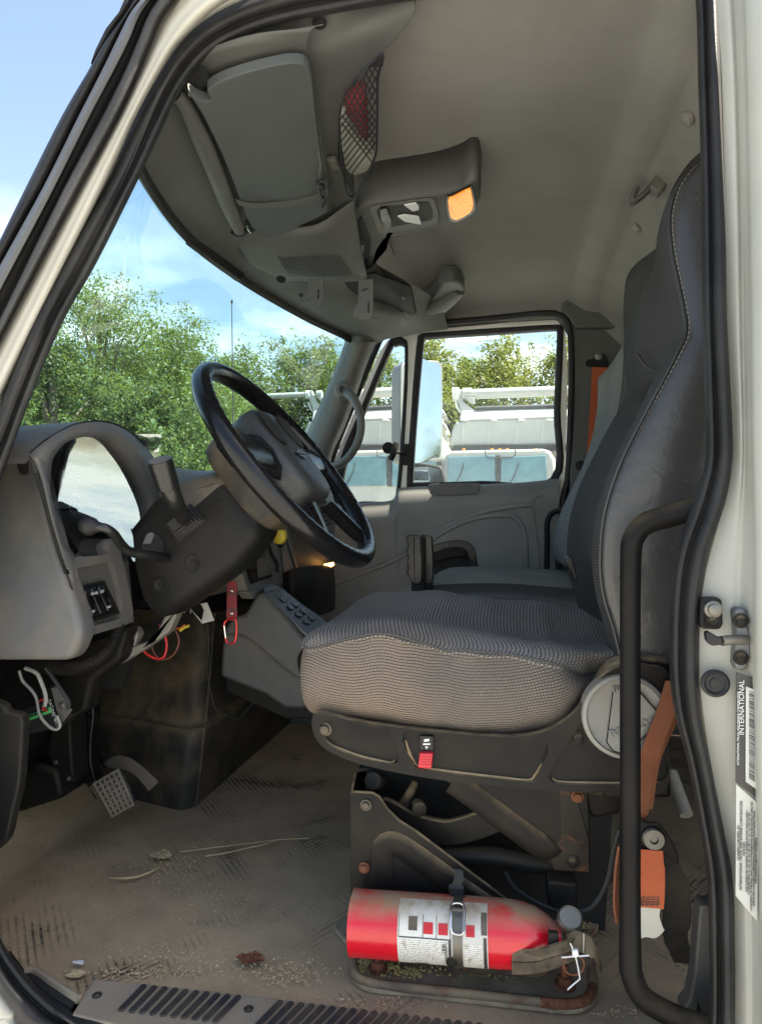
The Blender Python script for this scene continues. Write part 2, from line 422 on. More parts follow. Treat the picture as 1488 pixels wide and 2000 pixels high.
def frames(pts, closed=False):
    n = len(pts); T = []
    for i in range(n):
        a = pts[(i - 1) % n] if closed or i > 0 else pts[i]; b = pts[(i + 1) % n] if closed or i < n - 1 else pts[i]
        t = (b - a); T.append(t.normalized() if t.length > 1e-9 else Vector((0, 0, 1)))
    u = T[0].orthogonal().normalized(); out = []
    for i in range(n):
        u = (u - T[i] * u.dot(T[i])); u = u.normalized() if u.length > 1e-6 else T[i].orthogonal().normalized()
        out.append((T[i], u, T[i].cross(u)))
    return out
def tube(name, pts, r, mat, par=None, n=12, res=None, closed=False, flat=None, upv=None, straight=False, uv=False, **kw):
    """sweep; r number or list (per control point); flat=(a,b) gives an elliptic section, b along upv"""
    pts = [Vector(p) for p in pts]
    res = res or (len(pts) * 7)
    if straight: cp = pts
    else: cp = cr_(pts, res, closed)
    m = len(cp)
    if isinstance(r, (int, float)): rad = [r] * m
    else:
        rad = []
        for i in range(m):
            t = i / (m - 1) * (len(r) - 1); j = min(int(t), len(r) - 2); rad.append(r[j] * (1 - (t - j)) + r[j + 1] * (t - j))
    fr = frames(cp, closed); rows = []
    for i in range(m):
        T, u, w_ = fr[i]
        if upv is not None:
            q = Vector(upv); q = q - T * q.dot(T)
            if q.length > 1e-6: w_ = q.normalized(); u = w_.cross(T)
        a, b = flat if flat else (1, 1)
        rows.append([cp[i] + (u * (math.cos(2 * math.pi * s / n) * a) + w_ * (math.sin(2 * math.pi * s / n) * b)) * rad[i] for s in range(n)])
    return loft(name, rows, mat, par, cu=True, cv=closed, cap=not closed, uv=uv, **kw)
def strip(name, pts, width, wdir, thick, mat, par=None, res=None, **kw):
    """a band (belt, bent sheet): centre line pts, width along wdir, thickness"""
    cp = cr_(pts, res or len(pts) * 6); rows = []
    fr = frames(cp)
    for i, c in enumerate(cp):
        w_ = wdir[min(int(i / (len(cp) - 1) * (len(wdir) - 1) + .5), len(wdir) - 1)] if isinstance(wdir, list) else wdir
        w_ = Vector(w_).normalized(); n_ = fr[i][0].cross(w_).normalized()
        wd = width if isinstance(width, (int, float)) else width[min(int(i / len(cp) * len(width)), len(width) - 1)]
        h, t = wd / 2, thick / 2
        rows.append([c - w_ * h - n_ * t, c + w_ * h - n_ * t, c + w_ * h + n_ * t, c - w_ * h + n_ * t])
    return loft(name, rows, mat, par, cu=True, cap=True, uv=False, **kw)
def poly(name, pts, ext, mat, par=None, holes=None, sm=0, **kw):
    """closed outline (3-D points) extruded by vector ext; sm>0 resamples it smoothly; holes: list of outlines"""
    if sm: pts = cr_(pts, sm, True); holes = [cr_(h, max(16, sm // 2), True) for h in (holes or [])]
    pts = [Vector(p) for p in pts]; ext = Vector(ext); loops = [pts] + [[Vector(q) for q in h] for h in (holes or [])]
    flat = [q for l in loops for q in l]; n = len(flat)
    if holes:
        tris = tessellate_polygon(loops)
        fs = [tuple(t) for t in tris] + [tuple(i + n for i in reversed(t)) for t in tris]
    else: fs = [tuple(range(n)), tuple(reversed(range(n, 2 * n)))]
    s = 0
    for l in loops:
        m = len(l)
        for i in range(m): a, b = s + i, s + (i + 1) % m; fs.append((a, b, b + n, a + n))
        s += m
    return mk(name, flat + [q + ext for q in flat], fs, mat, par, **kw)
def lathe(name, prof, origin, axis, mat, par=None, n=32, **kw):
    axis = Vector(axis).normalized(); u = axis.orthogonal().normalized(); w_ = axis.cross(u); o = Vector(origin)
    rows = [[o + axis * h + (u * math.cos(2 * math.pi * s / n) + w_ * math.sin(2 * math.pi * s / n)) * max(r, 1e-5) for s in range(n)] for r, h in prof]
    return loft(name, rows, mat, par, cu=True, cap=True, uv=False, **kw)
def box(name, c, size, mat, par=None, rot=None, bevel=.003, **kw):
    c = Vector(c); s = Vector(size) * .5; rm = rot.to_matrix() if hasattr(rot, 'to_matrix') else (rot if rot else Matrix.Identity(3))
    vs_ = [c + rm @ Vector((x * s.x, y * s.y, z * s.z)) for x in (-1, 1) for y in (-1, 1) for z in (-1, 1)]
    fs = [(0, 1, 3, 2), (4, 6, 7, 5), (0, 4, 5, 1), (2, 3, 7, 6), (0, 2, 6, 4), (1, 5, 7, 3)]
    return mk(name, vs_, fs, mat, par, bevel=bevel, **kw)
def bolt(name, p, axis, r, mat, par=None, h=.006):
    axis = Vector(axis).normalized()
    prof = [(r * 1.5, 0), (r * 1.5, .002), (r * 1.05, .0025), (r, .003), (r * .96, h), (r * .7, h + .001), (0, h + .0008)]
    return lathe(name, prof, p, axis, mat, par, n=12)
def text(name, body, p, size, xdir, ydir, mat, par=None, extrude=.0002):
    cu = bpy.data.curves.new(name, 'FONT'); cu.body = body; cu.size = size; cu.align_x = 'CENTER'; cu.align_y = 'CENTER'; cu.extrude = extrude
    o = bpy.data.objects.new(name, cu); col.objects.link(o); cu.materials.append(MATS[mat])
    x = Vector(xdir).normalized(); z = x.cross(Vector(ydir)).normalized(); y = z.cross(x)
    m = Matrix((x, y, z)).transposed().to_4x4(); m.translation = Vector(p)
    dg = bpy.context.evaluated_depsgraph_get(); me = bpy.data.meshes.new_from_object(o.evaluated_get(dg))
    bpy.data.objects.remove(o); bpy.data.curves.remove(cu)
    me.transform(m); o = bpy.data.objects.new(name, me); col.objects.link(o)
    if par is not None: adopt(o, par)
    return o
def copy_tree(o, parent=None, d=Vector((0, 0, 0))):
    c = o.copy(); col.objects.link(c)
    if parent is None: c.location = o.location + d
    else: c.parent = parent
    for ch in o.children: copy_tree(ch, c)
    return c
YV = Vector((0, 1, 0)); XV = Vector((1, 0, 0)); ZV = Vector((0, 0, 1))

k = NT('amber_lens')
uvc = k.coord(scale=(70, 70, 70)); br = k.new('TexBrick'); k.link(k.coord(scale=(1, 1, 1)), br.inputs['Vector']); br.inputs['Scale'].default_value = 48
br.inputs['Color1'].default_value = (1, .24, .02, 1); br.inputs['Color2'].default_value = (1, .42, .08, 1); br.inputs['Mortar'].default_value = (.35, .08, .01, 1); br.inputs['Mortar Size'].default_value = .035
k.link(br.outputs['Color'], k.b.inputs['Emission Color']); k.b.inputs['Emission Strength'].default_value = .30
k.b.inputs['Base Color'].default_value = (.30, .09, .015, 1); k.b.inputs['Roughness'].default_value = .25; MATS['amber_lens'] = k.m

# ================================================================== THE YARD
def ground():
    n = 24; L = 600
    vs_ = []; fs = []
    for i in range(n + 1):
        for j in range(n + 1):
            x = -L + 2 * L * i / n; y = -L + 2 * L * j / n; vs_.append((x, y, 0))
    for i in range(n):
        for j in range(n): a = i * (n + 1) + j; fs.append((a, a + 1, a + n + 2, a + n + 1))
    tag(mk('ground', vs_, fs, 'gravel'), 'pale gravel of the truck yard outside the cab', kind='structure')
ground()

# ================================================================== THE CAB SHELL
cab = thing('truck_cab', (0, 1.65, 0), 'white work truck cab seen through its open door, grey inside', 'truck cab')
# ---- door opening: pairs (outer edge of the rubber seal, inner edge of the rubber seal), clockwise from the sill
PAIRS = [((61, 2010), (188, 2000)), ((28, 1976), (94, 1946)), ((0, 1938), (33, 1880)), ((-45, 1850), (0, 1828)), ((-120, 1700), (-60, 1690)),
 ((-175, 1500), (-110, 1500)), ((-185, 1300), (-120, 1300)), ((-150, 1130), (-92, 1150)), ((-75, 960), (-35, 1035)), ((0, 793), (19, 892)), ((8, 769), (54, 796)),
 ((62, 634), (121, 634)), ((126, 504), (188, 516)), ((212, 353), (272, 348)), ((272, 217), (325, 235)), ((312, 146), (356, 172)), ((348, 91), (398, 118)),
 ((393, 45), (452, 80)), ((470, 2), (540, 48)), ((600, -35), (650, 27)), ((800, -70), (800, 2)), ((1000, -90), (1000, -18)), ((1200, -110), (1200, -45)), ((1340, -115), (1300, -55)),
 ((1392, -80), (1345, -30)), ((1402, 0), (1358, 10)), ((1407, 150), (1362, 150)), ((1412, 300), (1367, 300)), ((1417, 460), (1369, 460)), ((1419, 615), (1371, 615)), ((1426, 755), (1375, 755)),
 ((1431, 880), (1377, 890)), ((1420, 965), (1364, 947)), ((1404, 1020), (1350, 990)), ((1383, 1082), (1320, 1080)), ((1369, 1170), (1308, 1175)),
 ((1364, 1300), (1307, 1312)), ((1370, 1400), (1318, 1398)), ((1388, 1494), (1341, 1485)), ((1412, 1620), (1364, 1605)), ((1430, 1715), (1380, 1720)), ((1434, 1862), (1384, 1862)),
 ((1434, 2000), (1383, 2000)), ((1425, 2090), (1370, 2050)), ((1330, 2150), (1300, 2100)), ((900, 2150), (900, 2105)), ((400, 2120), (420, 2085))]
def dY(py): return .905 + .05 * max(0, min(1, (700 - py) / 700.0))        # the cab leans in a little at the top
def seal_row(t, dy, off=0):
    out = []
    for o_, i_ in PAIRS:
        ox, oy = o_; ix, iy = i_
        px = ox + (ix - ox) * t; py = oy + (iy - oy) * t
        out.append(P(px, py, dY(py) + dy))
    return cri(out, 5, True)
prof = [(0, .006), (.02, -.012), (.12, -.024), (.28, -.028), (.45, -.022), (.56, -.008), (.60, -.002), (.66, -.010), (.78, -.012), (.9, -.004), (1.0, .014), (1.0, .05)]
loft('door_seal', [seal_row(t, d) for t, d in prof], 'rubber', cab, cu=True, uv=False, ang=180)
# painted flange the seal is pushed on, and the jamb of the rear pillar
def jamb_row(dx, dy, sc=1.0):
    out = []
    for k_, (o_, i_) in enumerate(PAIRS):
        ox, oy = o_; ix, iy = i_
        d = Vector((ox - ix, oy - iy)); d = d.normalized() if d.length else Vector((1, 0))
        out.append(P(ox + d.x * dx, oy + d.y * dx, dY(oy) + dy))
    return cri(out, 5, True)
loft('door_frame', [jamb_row(-25, .03), jamb_row(-6, .012), jamb_row(0, .006), jamb_row(16, .0), jamb_row(34, .004), jamb_row(46, .016)], 'paint_cream', cab, cu=True, uv=False, ang=180)
# liner behind the seal so the frame has depth towards the cab
loft('frame_liner', [seal_row(1.0, .045), seal_row(.9, .075), seal_row(.55, .10), seal_row(.1, .12), seal_row(-.8, .13)], 'plastic_greydark', cab, cu=True, uv=False, ang=180)
# rear jamb: flat painted pillar right of the seal
JX = [[(1395, -60, .93), (1409, 150, .92), (1415, 400, .912), (1422, 650, .905), (1432, 880, .9), (1400, 1030, .9), (1372, 1150, .9), (1366, 1320, .9), (1386, 1480, .9), (1420, 1660, .9), (1436, 1800, .9), (1438, 2050, .9)],
      [(1418, -60, .915), (1430, 150, .905), (1437, 400, .90), (1441, 650, .893), (1447, 880, .888), (1434, 1030, .888), (1424, 1150, .888), (1424, 1320, .888), (1434, 1480, .888), (1448, 1660, .888), (1455, 1800, .888), (1458, 2050, .888)],
      [(1432, -60, .92), (1441, 150, .91), (1447, 400, .905), (1450, 650, .897), (1454, 880, .89), (1450, 1030, .885), (1446, 1150, .885), (1446, 1320, .885), (1452, 1480, .885), (1462, 1660, .885), (1468, 1800, .885), (1470, 2050, .885)],
      [(1448, -60, .905), (1455, 150, .895), (1460, 400, .89), (1462, 650, .88), (1466, 880, .87), (1468, 1030, .865), (1468, 1150, .865), (1468, 1320, .865), (1472, 1480, .865), (1478, 1660, .865), (1482, 1800, .865), (1484, 2050, .865)],
      [(1475, -60, .875), (1480, 150, .866), (1486, 400, .86), (1492, 650, .85), (1494, 880, .845), (1496, 1030, .84), (1498, 1150, .84), (1500, 1320, .84), (1502, 1480, .84), (1506, 1660, .84), (1508, 1800, .84), (1510, 2050, .84)],
      [(1700, -60, .80), (1700, 150, .80), (1700, 400, .80), (1700, 650, .79), (1700, 880, .79), (1700, 1030, .79), (1700, 1150, .79), (1700, 1320, .79), (1700, 1480, .79), (1700, 1660, .79), (1700, 1800, .79), (1700, 2050, .79)]]
surf('rear_pillar', [[P(*q) for q in r] for r in JX], 'paint_white', cab, ki=4, kj=4, uv=False, ang=180)
def pt_jamb(px, py, d=0): return P(px, py, .882 - d)
# ---- windscreen pillar: rubber, trim strip, second seal, cream flange
A0 = [(290, -60), (252, 18), (205, 82), (174, 136), (121, 227), (50, 368), (0, 469), (-60, 590), (-150, 780)]
A1 = [(330, -60), (262, 15), (232, 70), (200, 136), (152, 230), (86, 363), (0, 519), (-60, 632), (-150, 810)]
A2 = [(350, -60), (282, 15), (252, 80), (222, 140), (176, 227), (101, 378), (0, 570), (-60, 686), (-150, 850)]
A3 = [(360, -60), (296, 15), (268, 80), (240, 145), (197, 232), (124, 368), (0, 622), (-60, 740), (-150, 900)]
A4 = [(400, -60), (326, 25), (298, 84), (272, 146), (233, 231), (151, 383), (0, 668), (-60, 790), (-150, 960)]
A5 = [(520, -45), (420, 12), (362, 66), (326, 112), (262, 228), (205, 353), (8, 760), (-60, 920), (-140, 1100)]
def lr(A, Y): return [P(x, y, Y) for x, y in A]
def lerpA(a, b, t): return [(p[0] + (q[0] - p[0]) * t, p[1] + (q[1] - p[1]) * t) for p, q in zip(a, b)]
def prow(spec): return [cri(lr(lerpA(a, b, t), Y), 5) for a, b, t, Y in spec]
loft('windscreen_gasket', prow([(A0, A1, 0, .93), (A0, A1, .05, .89), (A0, A1, .3, .872), (A0, A1, .62, .874), (A0, A1, .9, .885), (A0, A1, 1, .90)]), 'rubber', cab, uv=False, ang=180)
loft('pillar_trim', prow([(A1, A2, -.02, .90), (A1, A2, .05, .868), (A1, A2, .5, .862), (A1, A2, .95, .868), (A1, A2, 1, .89)]), 'plate_grey', cab, uv=False)
loft('pillar_groove', prow([(A2, A3, -.1, .895), (A2, A3, .5, .905), (A2, A3, 1.1, .90)]), 'rubber', cab, uv=False, ang=180)
loft('outer_door_seal', prow([(A3, A4, 0, .905), (A3, A4, .1, .872), (A3, A4, .35, .862), (A3, A4, .6, .864), (A3, A4, .7, .88), (A3, A4, .8, .895), (A3, A4, 1.0, .90)]), 'rubber_rough', cab, uv=False, ang=180)
loft('pillar_flange', prow([(A4, A5, -.05, .902), (A4, A5, .1, .888), (A4, A5, .35, .88), (A4, A5, .55, .884), (A4, A5, .62, .878), (A4, A5, .9, .885), (A4, A5, 1.05, .905), (A4, A5, 1.12, .92)]), 'paint_cream', cab, uv=False, ang=180)
# roof corner cap with its little black hook outside the pillar
poly('roof_corner_cap', PL([(262, -20), (240, 20), (212, 60), (190, 100), (176, 124), (186, 96), (206, 55), (232, 22), (250, -20)], .90), (.0, .05, 0), 'rubber', cab, bevel=.002)
poly('roof_skin', PL([(252, 22), (300, -40), (520, -140), (520, -60), (330, -20), (275, 12)], .93), (0, .04, .01), 'paint_white', cab, bevel=.003)

# ---- floor
rows = []
for i in range(29):
    x = -1.25 + i * .085; r = []
    for j in range(31):
        y = .93 + j * .052
        z = FLOOR + .006 * noise.noise(Vector((x * 4, y * 4, 1)))
        if x < -1.0: z += (-1.0 - x) * (1.0 if x < -1.05 else .5)                       # toe board
        if y < 1.0 and x < -.30: z += .010 * (1 - (y - .93) / .07)
        r.append(Vector((x, y, z)))
    rows.append(r)
surf('floor_mat', rows, 'floor_mat', cab, ki=2, kj=2, uv=False)
# rear of the cab behind the seats
surf('rear_wall', [[Vector((.80, y, z)) for z in (.95, 1.4, 1.8, 2.15)] for y in (.92, 1.4, 1.9, 2.45)], 'header_grey', cab, uv=False)
# ---- sill scuff plate with ribs
SZ = FLOOR + .016
sp_o = [(183, 1911), (300, 1922), (520, 1947), (830, 1986), (1240, 2035), (1240, 2110), (700, 2110), (300, 2020), (141, 1981)]
sill = poly('sill_plate', [PZ(x, y, SZ) for x, y in sp_o], (0, 0, -.012), 'rust_plate', cab, bevel=.003)
MATS['sill_dark'] = M('sill_dark', (.022, .022, .024), .6, dust=.35, upd=.0, grain=.5, gscale=200).m
MATS['sill_dust'] = M('sill_dust', (.26, .215, .16), .9, dust=.5, chips=.6, grain=.5, gscale=260).m
sill.data.materials[0] = MATS['sill_dust']
kx = 0
for i in range(33):
    bx_ = 236 + i * 20.5
    if 440 < bx_ < 500: continue
    ty = 1921 + (bx_ + 40 - 263) * .116
    a = PZ(bx_, ty + 52, SZ + .0005); b = PZ(bx_ + 46, ty + 4, SZ + .0005)
    d = (b - a).normalized(); s = Vector((-d.y, d.x, 0)) * .0048
    pts = [a - s, a - d * .003, a + s, b + s, b + d * .003, b - s]
    poly('slot_rib', pts, (0, 0, .0026), 'sill_dark', sill, bevel=.0008, seg=1)
for px, py in ((190, 1945), (486, 1972)):
    bolt('screw', PZ(px, py, SZ), ZV, .0045, 'bolt_dark', sill, h=.002)
# torn gap at the front end of the mat
poly('mat_gap', [PZ(x, y, FLOOR + .012) for x, y in ((52, 1897), (75, 1898), (105, 1922), (152, 1953), (140, 1972), (100, 1950), (70, 1925))], (0, 0, .003), 'black_void', cab, bevel=0)
tube('mat_lip', [PZ(x, y, FLOOR + .016) for x, y in ((50, 1896), (72, 1897), (105, 1920), (154, 1952))], .006, 'sill_dust', cab, n=8)
poly('frame_step', [PZ(x, y, FLOOR + .008) for x, y in ((20, 1860), (52, 1905), (100, 1952), (145, 1985), (210, 2010), (150, 2010), (60, 1950), (10, 1890))], (0, 0, .006), 'rubber', cab, bevel=.002)

# ---- ceiling
CZ = CAMZ + .80
net = []
for y, dz in ((.955, .0), (1.0, .0), (1.12, .002), (1.4, .010), (1.65, .012), (1.95, .008), (2.15, -.004), (2.24, -.016), (2.30, -.04), (2.335, -.075), (2.345, -.10)):
    net.append([Vector((x, y, CZ + dz + e)) for x, e in ((-.34, 0), (-.2, 0), (0, 0), (.15, 0), (.235, -.003), (.262, -.018), (.29, -.034), (.315, -.040), (.345, -.055), (.45, -.17), (.55, -.30), (.66, -.47), (.78, -.70))])
surf('headliner', net, 'headliner', cab, ki=3, kj=3, uv=False, ang=180)
for px, py, s in ((1193, 228, .011), (1338, 231, .012), (1236, 446, .011)):
    pass
poly('headliner_front', [Vector((x, y, CZ + .006)) for x, y in ((-.62, 1.16), (-.30, 1.16), (-.30, 2.30), (-.62, 2.30))], (0, 0, .012), 'headliner', cab, bevel=0)
def on_slope(px, py):      # the sloping rear part of the headliner: plane through x=.345,z and x=.78,z
    a = Vector((.345, 1.5, CZ - .055)); b = Vector((.78, 1.5, CZ - .70)); n_ = (b - a).cross(YV).normalized()
    d = ray(px, py); t = (a - CAM).dot(n_) / d.dot(n_); return CAM + d * t, (n_ if n_.dot(CAM - a) > 0 else -n_)
for px, py in ((1341, 232), (1239, 446)):
    p, n_ = on_slope(px, py); lathe('trim_button', [(.014, -.004), (.013, .003), (.008, .006), (0, .007)], p, n_, 'headliner', cab, n=16)
# coat hook
p, n_ = on_slope(1284, 362)
hk = tube('coat_hook', [p + n_ * q[1] + Vector((q[0], 0, q[2])) for q in ((.02, .0, .028), (.012, .018, .022), (-.004, .03, .0), (-.022, .036, -.012), (-.034, .022, -.008), (-.034, .012, .004))], .0072, 'plastic_grey', cab, n=8, flat=(1, 2.0), upv=(0, 1, 0))
box('hook_base', p, (.03, .028, .04), 'plastic_grey', hk, rot=Matrix.Rotation(R(30), 3, 'Y'), bevel=.006)

poly('far_lower_wall', [Vector((x, 2.455, z)) for x, z in ((-.62, FLOOR - .05), (.88, FLOOR - .05), (.88, CAMZ + .7), (.45, CAMZ + .7), (.3, CAMZ - .1), (-.62, CAMZ - .1))], (0, .02, 0), 'header_grey', cab, bevel=0)
# ---- windscreen
T_ = [(-.50, .93, .60)] + [(-.61, 1.06, .615)]
top = [Vector((-.555, .95, CAMZ + .60)), P(275, 350, 1.126), P(365, 470, 1.384), P(470, 550, 1.638), P(590, 620, 1.95), P(676, 662, 2.185), Vector((-.45, 2.27, CAMZ + .60))]
bot = [Vector((-.84, .93, CAMZ + .08)), Vector((-.95, 1.13, CAMZ + .09)), Vector((-1.0, 1.38, CAMZ + .10)), Vector((-1.0, 1.64, CAMZ + .10)), Vector((-.95, 1.95, CAMZ + .10)), Vector((-.80, 2.2, CAMZ + .10)), Vector((-.72, 2.28, CAMZ + .10))]
mids = lambda t, b: [a.lerp(c, t) + Vector((-b, 0, b * .4)) for a, c in zip(top, bot)]
surf('windscreen', [[a + (a - c) * .05 for a, c in zip(top, bot)], top, mids(.33, .012), mids(.66, .012), bot], 'windshield_glass', cab, ki=4, kj=5, uv=False)
# black edge band along the top of the glass and the stepped blind that hangs from it
tb = [p + Vector((.006, 0, .006)) for p in top]
tube('windscreen_band', tb, .013, 'rubber', cab, n=8, res=60, flat=(.7, 1.2), upv=(0, 0, 1))
poly('band_step', [P(x, y, Y) for x, y, Y in ((358, 455, 1.37), (363, 478, 1.37), (460, 550, 1.59), (472, 545, 1.61), (470, 532, 1.62), (365, 450, 1.39))], (.010, 0, .004), 'rubber', cab, bevel=.002)

# ---- far wall of the cab: pillar trim, door surround
def FY(py): return 2.36 - .10 * max(0, min(1, (1000 - py) / 400))
pl = [(676, 668), (660, 712), (640, 760), (617, 812), (594, 866), (560, 950)]
pr = [(735, 668), (716, 712), (700, 760), (675, 830), (650, 892), (640, 960)]
rows = []
for t, dy in ((-.04, .07), (.0, .035), (.12, .0), (.4, -.018), (.65, -.015), (.85, .004), (.95, .03), (1.0, .06)):
    rows.append(cri([P(a[0] + (b[0] - a[0]) * t, a[1] + (b[1] - a[1]) * t, 2.20 + dy + .02 * i) for i, (a, b) in enumerate(zip(pl, pr))], 4))
loft('front_pillar_trim', rows, 'plastic_greydark', cab, uv=False, ang=180)
surf('pillar_head_trim', [[P(x, y, Y) for x, y, Y in r] for r in (
    [(676, 674, 2.225), (700, 674, 2.18), (735, 670, 2.25)], [(668, 655, 2.22), (702, 652, 2.17), (748, 650, 2.24)], [(655, 630, 2.18), (705, 630, 2.15), (775, 635, 2.23)], [(640, 605, 2.1), (705, 610, 2.12), (800, 622, 2.2)])], 'header_grey', cab, uv=False, ang=180)
gh = tube('pillar_grab_handle', [P(x, y, Y) for x, y, Y in ((673, 764, 2.17), (690, 778, 2.12), (703, 808, 2.10), (705, 838, 2.10), (697, 868, 2.10), (678, 896, 2.12), (655, 910, 2.16), (632, 914, 2.20))],
          [.017, .015, .013, .013, .013, .013, .014, .016], 'plastic_greydark', cab, n=12, res=40)
lathe('handle_mount', [(.030, 0), (.029, .012), (.022, .020), (.012, .021), (.011, .014), (0, .014)], P(671, 763, 2.165), (0.1, -1, 0), 'plastic_greydark', gh, n=24)
lathe('mount_socket', [(.0105, 0), (.0105, .003), (0, .003)], P(671, 763, 2.150), (0.1, -1, 0), 'black_void', gh, n=16)
# rear side trim behind the far door
poly('rear_side_trim', [P(x, y, 2.34) for x, y in ((1098, 608), (1112, 640), (1116, 800), (1112, 960), (1100, 1000), (1092, 1300), (1420, 1300), (1420, 520), (1330, 500), (1215, 515), (1196, 520), (1180, 560), (1165, 574), (1110, 582), (1096, 592))], (0, .03, 0), 'header_grey', cab, bevel=.006)
poly('corner_trim', [P(x, y, 2.315) for x, y in ((1098, 606), (1096, 592), (1112, 580), (1160, 574), (1180, 560), (1190, 530), (1202, 516), (1216, 517), (1250, 540), (1250, 640), (1125, 640), (1110, 618))], (0, .022, 0), 'header_grey', cab, bevel=.004)
for px, py in ((1106, 592), (1207, 526)): lathe('trim_button', [(.009, 0), (.008, .003), (0, .004)], P(px, py, 2.313), (0, -1, 0), 'header_grey', cab, n=14)
lathe('trim_button', [(.016, 0), (.015, .004), (0, .006)], P(1133, 909, 2.338), (0, -1, 0), 'plastic_black', cab, n=18)
# far door seal on the body
sealp = [(640, 985), (648, 900), (690, 790), (733, 685), (752, 652), (790, 638), (860, 631), (960, 622), (1060, 612), (1096, 618), (1112, 645), (1115, 720), (1113, 820), (1108, 930), (1098, 985), (1090, 1100), (1088, 1200)]
tube('far_door_seal', [P(x, y, 2.335 + (.02 if y > 900 else 0)) for x, y in sealp], .0105, 'rubber', cab, n=10, res=110)
tube('rear_grab_bar', [P(x, y, 2.20) for x, y in ((1150, 990), (1112, 996), (1082, 1000), (1069, 1018), (1068, 1060), (1067, 1160))], .009, 'pole_black', cab, n=10, straight=False)
# side wall above and round the far door
poly('door_surround', [P(x, y, 2.37) for x, y in ((757, 600), (1260, 540), (1260, 1450), (560, 1450), (600, 1010), (640, 1004), (630, 1300), (1085, 1300), (1090, 1000), (1106, 930), (1113, 720), (1110, 650), (1092, 622), (960, 628), (800, 644), (762, 655))], (0, .04, 0), 'header_grey', cab, bevel=0)

# ---- grab pole by the seat
gp = tube('grab_pole', [P(x, y, Y) for x, y, Y in ((1392, 985, .95), (1350, 995, .955), (1305, 1008, .96), (1262, 1022, .96), (1238, 1048, .96), (1231, 1095, .96), (1230, 1300, .96), (1230, 1600, .955), (1230, 1860, .95), (1234, 1905, .95), (1252, 1945, .95), (1290, 1972, .95), (1350, 1998, .945), (1400, 2010, .94))],
          [.0165, .0155, .0138, .0132, .0132, .0132, .0132, .0132, .0132, .0132, .0135, .0145, .0145, .0145], 'pole_black', cab, n=20, res=150)
# ---- lower bracket of the belt tower and the dark trim behind the pole
poly('belt_tower', [P(x, y, 1.0) for x, y in ((1366, 1772), (1374, 1768), (1396, 1772), (1396, 2010), (1350, 2004), (1330, 1976), (1346, 1955), (1356, 1900), (1362, 1820))], (0, .03, 0), 'plastic_greydark', cab, bevel=.006)
poly('tower_slot', [P(x, y, .999) for x, y in ((1358, 1985), (1362, 1955), (1370, 1978), (1372, 1995))], (0, .004, 0), 'black_void', cab, bevel=0)

# ---- pillar hardware
SY = .874
lb = poly('switch_plate', [pt_jamb(x, y, .006) for x, y in ((1368, 1176), (1372, 1167), (1400, 1166), (1410, 1172), (1412, 1220), (1406, 1230), (1372, 1229), (1366, 1221))], (0, .012, 0), 'plastic_black', cab, bevel=.003)
lathe('plunger', [(.011, 0), (.010, .003), (.007, .004), (.0065, .007), (0, .009)], pt_jamb(1391, 1190, .008), (0, -1, 0), 'steel', lb, n=18)
bolt('screw', pt_jamb(1390, 1214, .008), (0, -1, 0), .005, 'steel_black', lb)
st = poly('striker_plate', [P(x, y, .868) for x, y in ((1434, 1192), (1446, 1186), (1456, 1192), (1457, 1215), (1466, 1245), (1466, 1280), (1456, 1306), (1442, 1312), (1434, 1300), (1436, 1270), (1438, 1235))], (0, .02, 0), 'cast_grey', cab, bevel=.003)
st.data.materials[0] = MATS['plate_grey']
for py in (1212, 1284): bolt('screw', P(1445, py, .867), (0, -1, 0), .006, 'steel_black', st, h=.004)
tube('striker_pin', [P(1455, 1250, .868), P(1425, 1250, .855), P(1408, 1252, .850)], .0058, 'steel', st, n=12)
poly('striker_pad', [P(x, y, .846) for x, y in ((1378, 1236), (1384, 1233), (1402, 1244), (1410, 1246), (1410, 1260), (1390, 1262), (1380, 1252))], (0, .012, 0), 'rubber', st, bevel=.002)
lathe('rubber_plug', [(.0165, 0), (.0165, .003), (.0135, .005), (.0115, .003), (.0105, .0015), (.006, .001), (.006, .0025), (0, .003)], pt_jamb(1395, 1334, .004), (0, -1, 0), 'rubber', cab, n=24)
# pillar stickers with their print
def sticker(name, quad, mat, Y=.866):
    return poly(name, [P(x, y, Y - .0022) for x, y in quad], (0, .0012, 0), mat, cab, bevel=0)
def qpt(quad, u, v_, Y=.8625):       # u across (px +x), v down
    a, b, c, d = [Vector(q) for q in quad]; t = (a.lerp(b, u)).lerp(d.lerp(c, u), v_); return P(t.x, t.y, Y)
q1 = ((1437, 1312), (1479, 1326), (1479, 1560), (1436, 1528))
s1 = sticker('identification_label', q1, 'sticker_black'); tag(s1, 'black label with white barcode and maker name')
xd = (qpt(q1, .5, 0) - qpt(q1, .5, 1)).normalized(); yd = (qpt(q1, 0, .5) - qpt(q1, 1, .5)).normalized()
text('label_text', 'INTERNATIONAL', qpt(q1, .26, .30), .0082, xd, yd, 'clear_white', s1)
text('label_text', 'INTERNATIONAL TRUCK AND ENGINE CORPORATION', qpt(q1, .10, .5), .0034, xd, yd, 'clear_white', s1)
qb = ((1457, 1336), (1475, 1341), (1475, 1544), (1456, 1529))
bp = poly('barcode_panel', [qpt(q1, u, v_, .8622) for u, v_ in ((.45, .10), (.92, .10), (.92, .93), (.45, .93))], (0, .0008, 0), 'sticker_white', s1, bevel=0)
rb = random.Random(3); v0 = .13
while v0 < .88:
    w_ = rb.choice((.004, .007, .011)); poly('barcode_bar', [qpt(q1, u, vv, .8616) for u, vv in ((.60, v0), (.86, v0), (.86, v0 + w_), (.60, v0 + w_))], (0, .0005, 0), 'sticker_black', s1, bevel=0, smooth=False)
    v0 += w_ + rb.choice((.006, .009, .014))
q2 = ((1437, 1532), (1480, 1570), (1478, 1800), (1436, 1750))
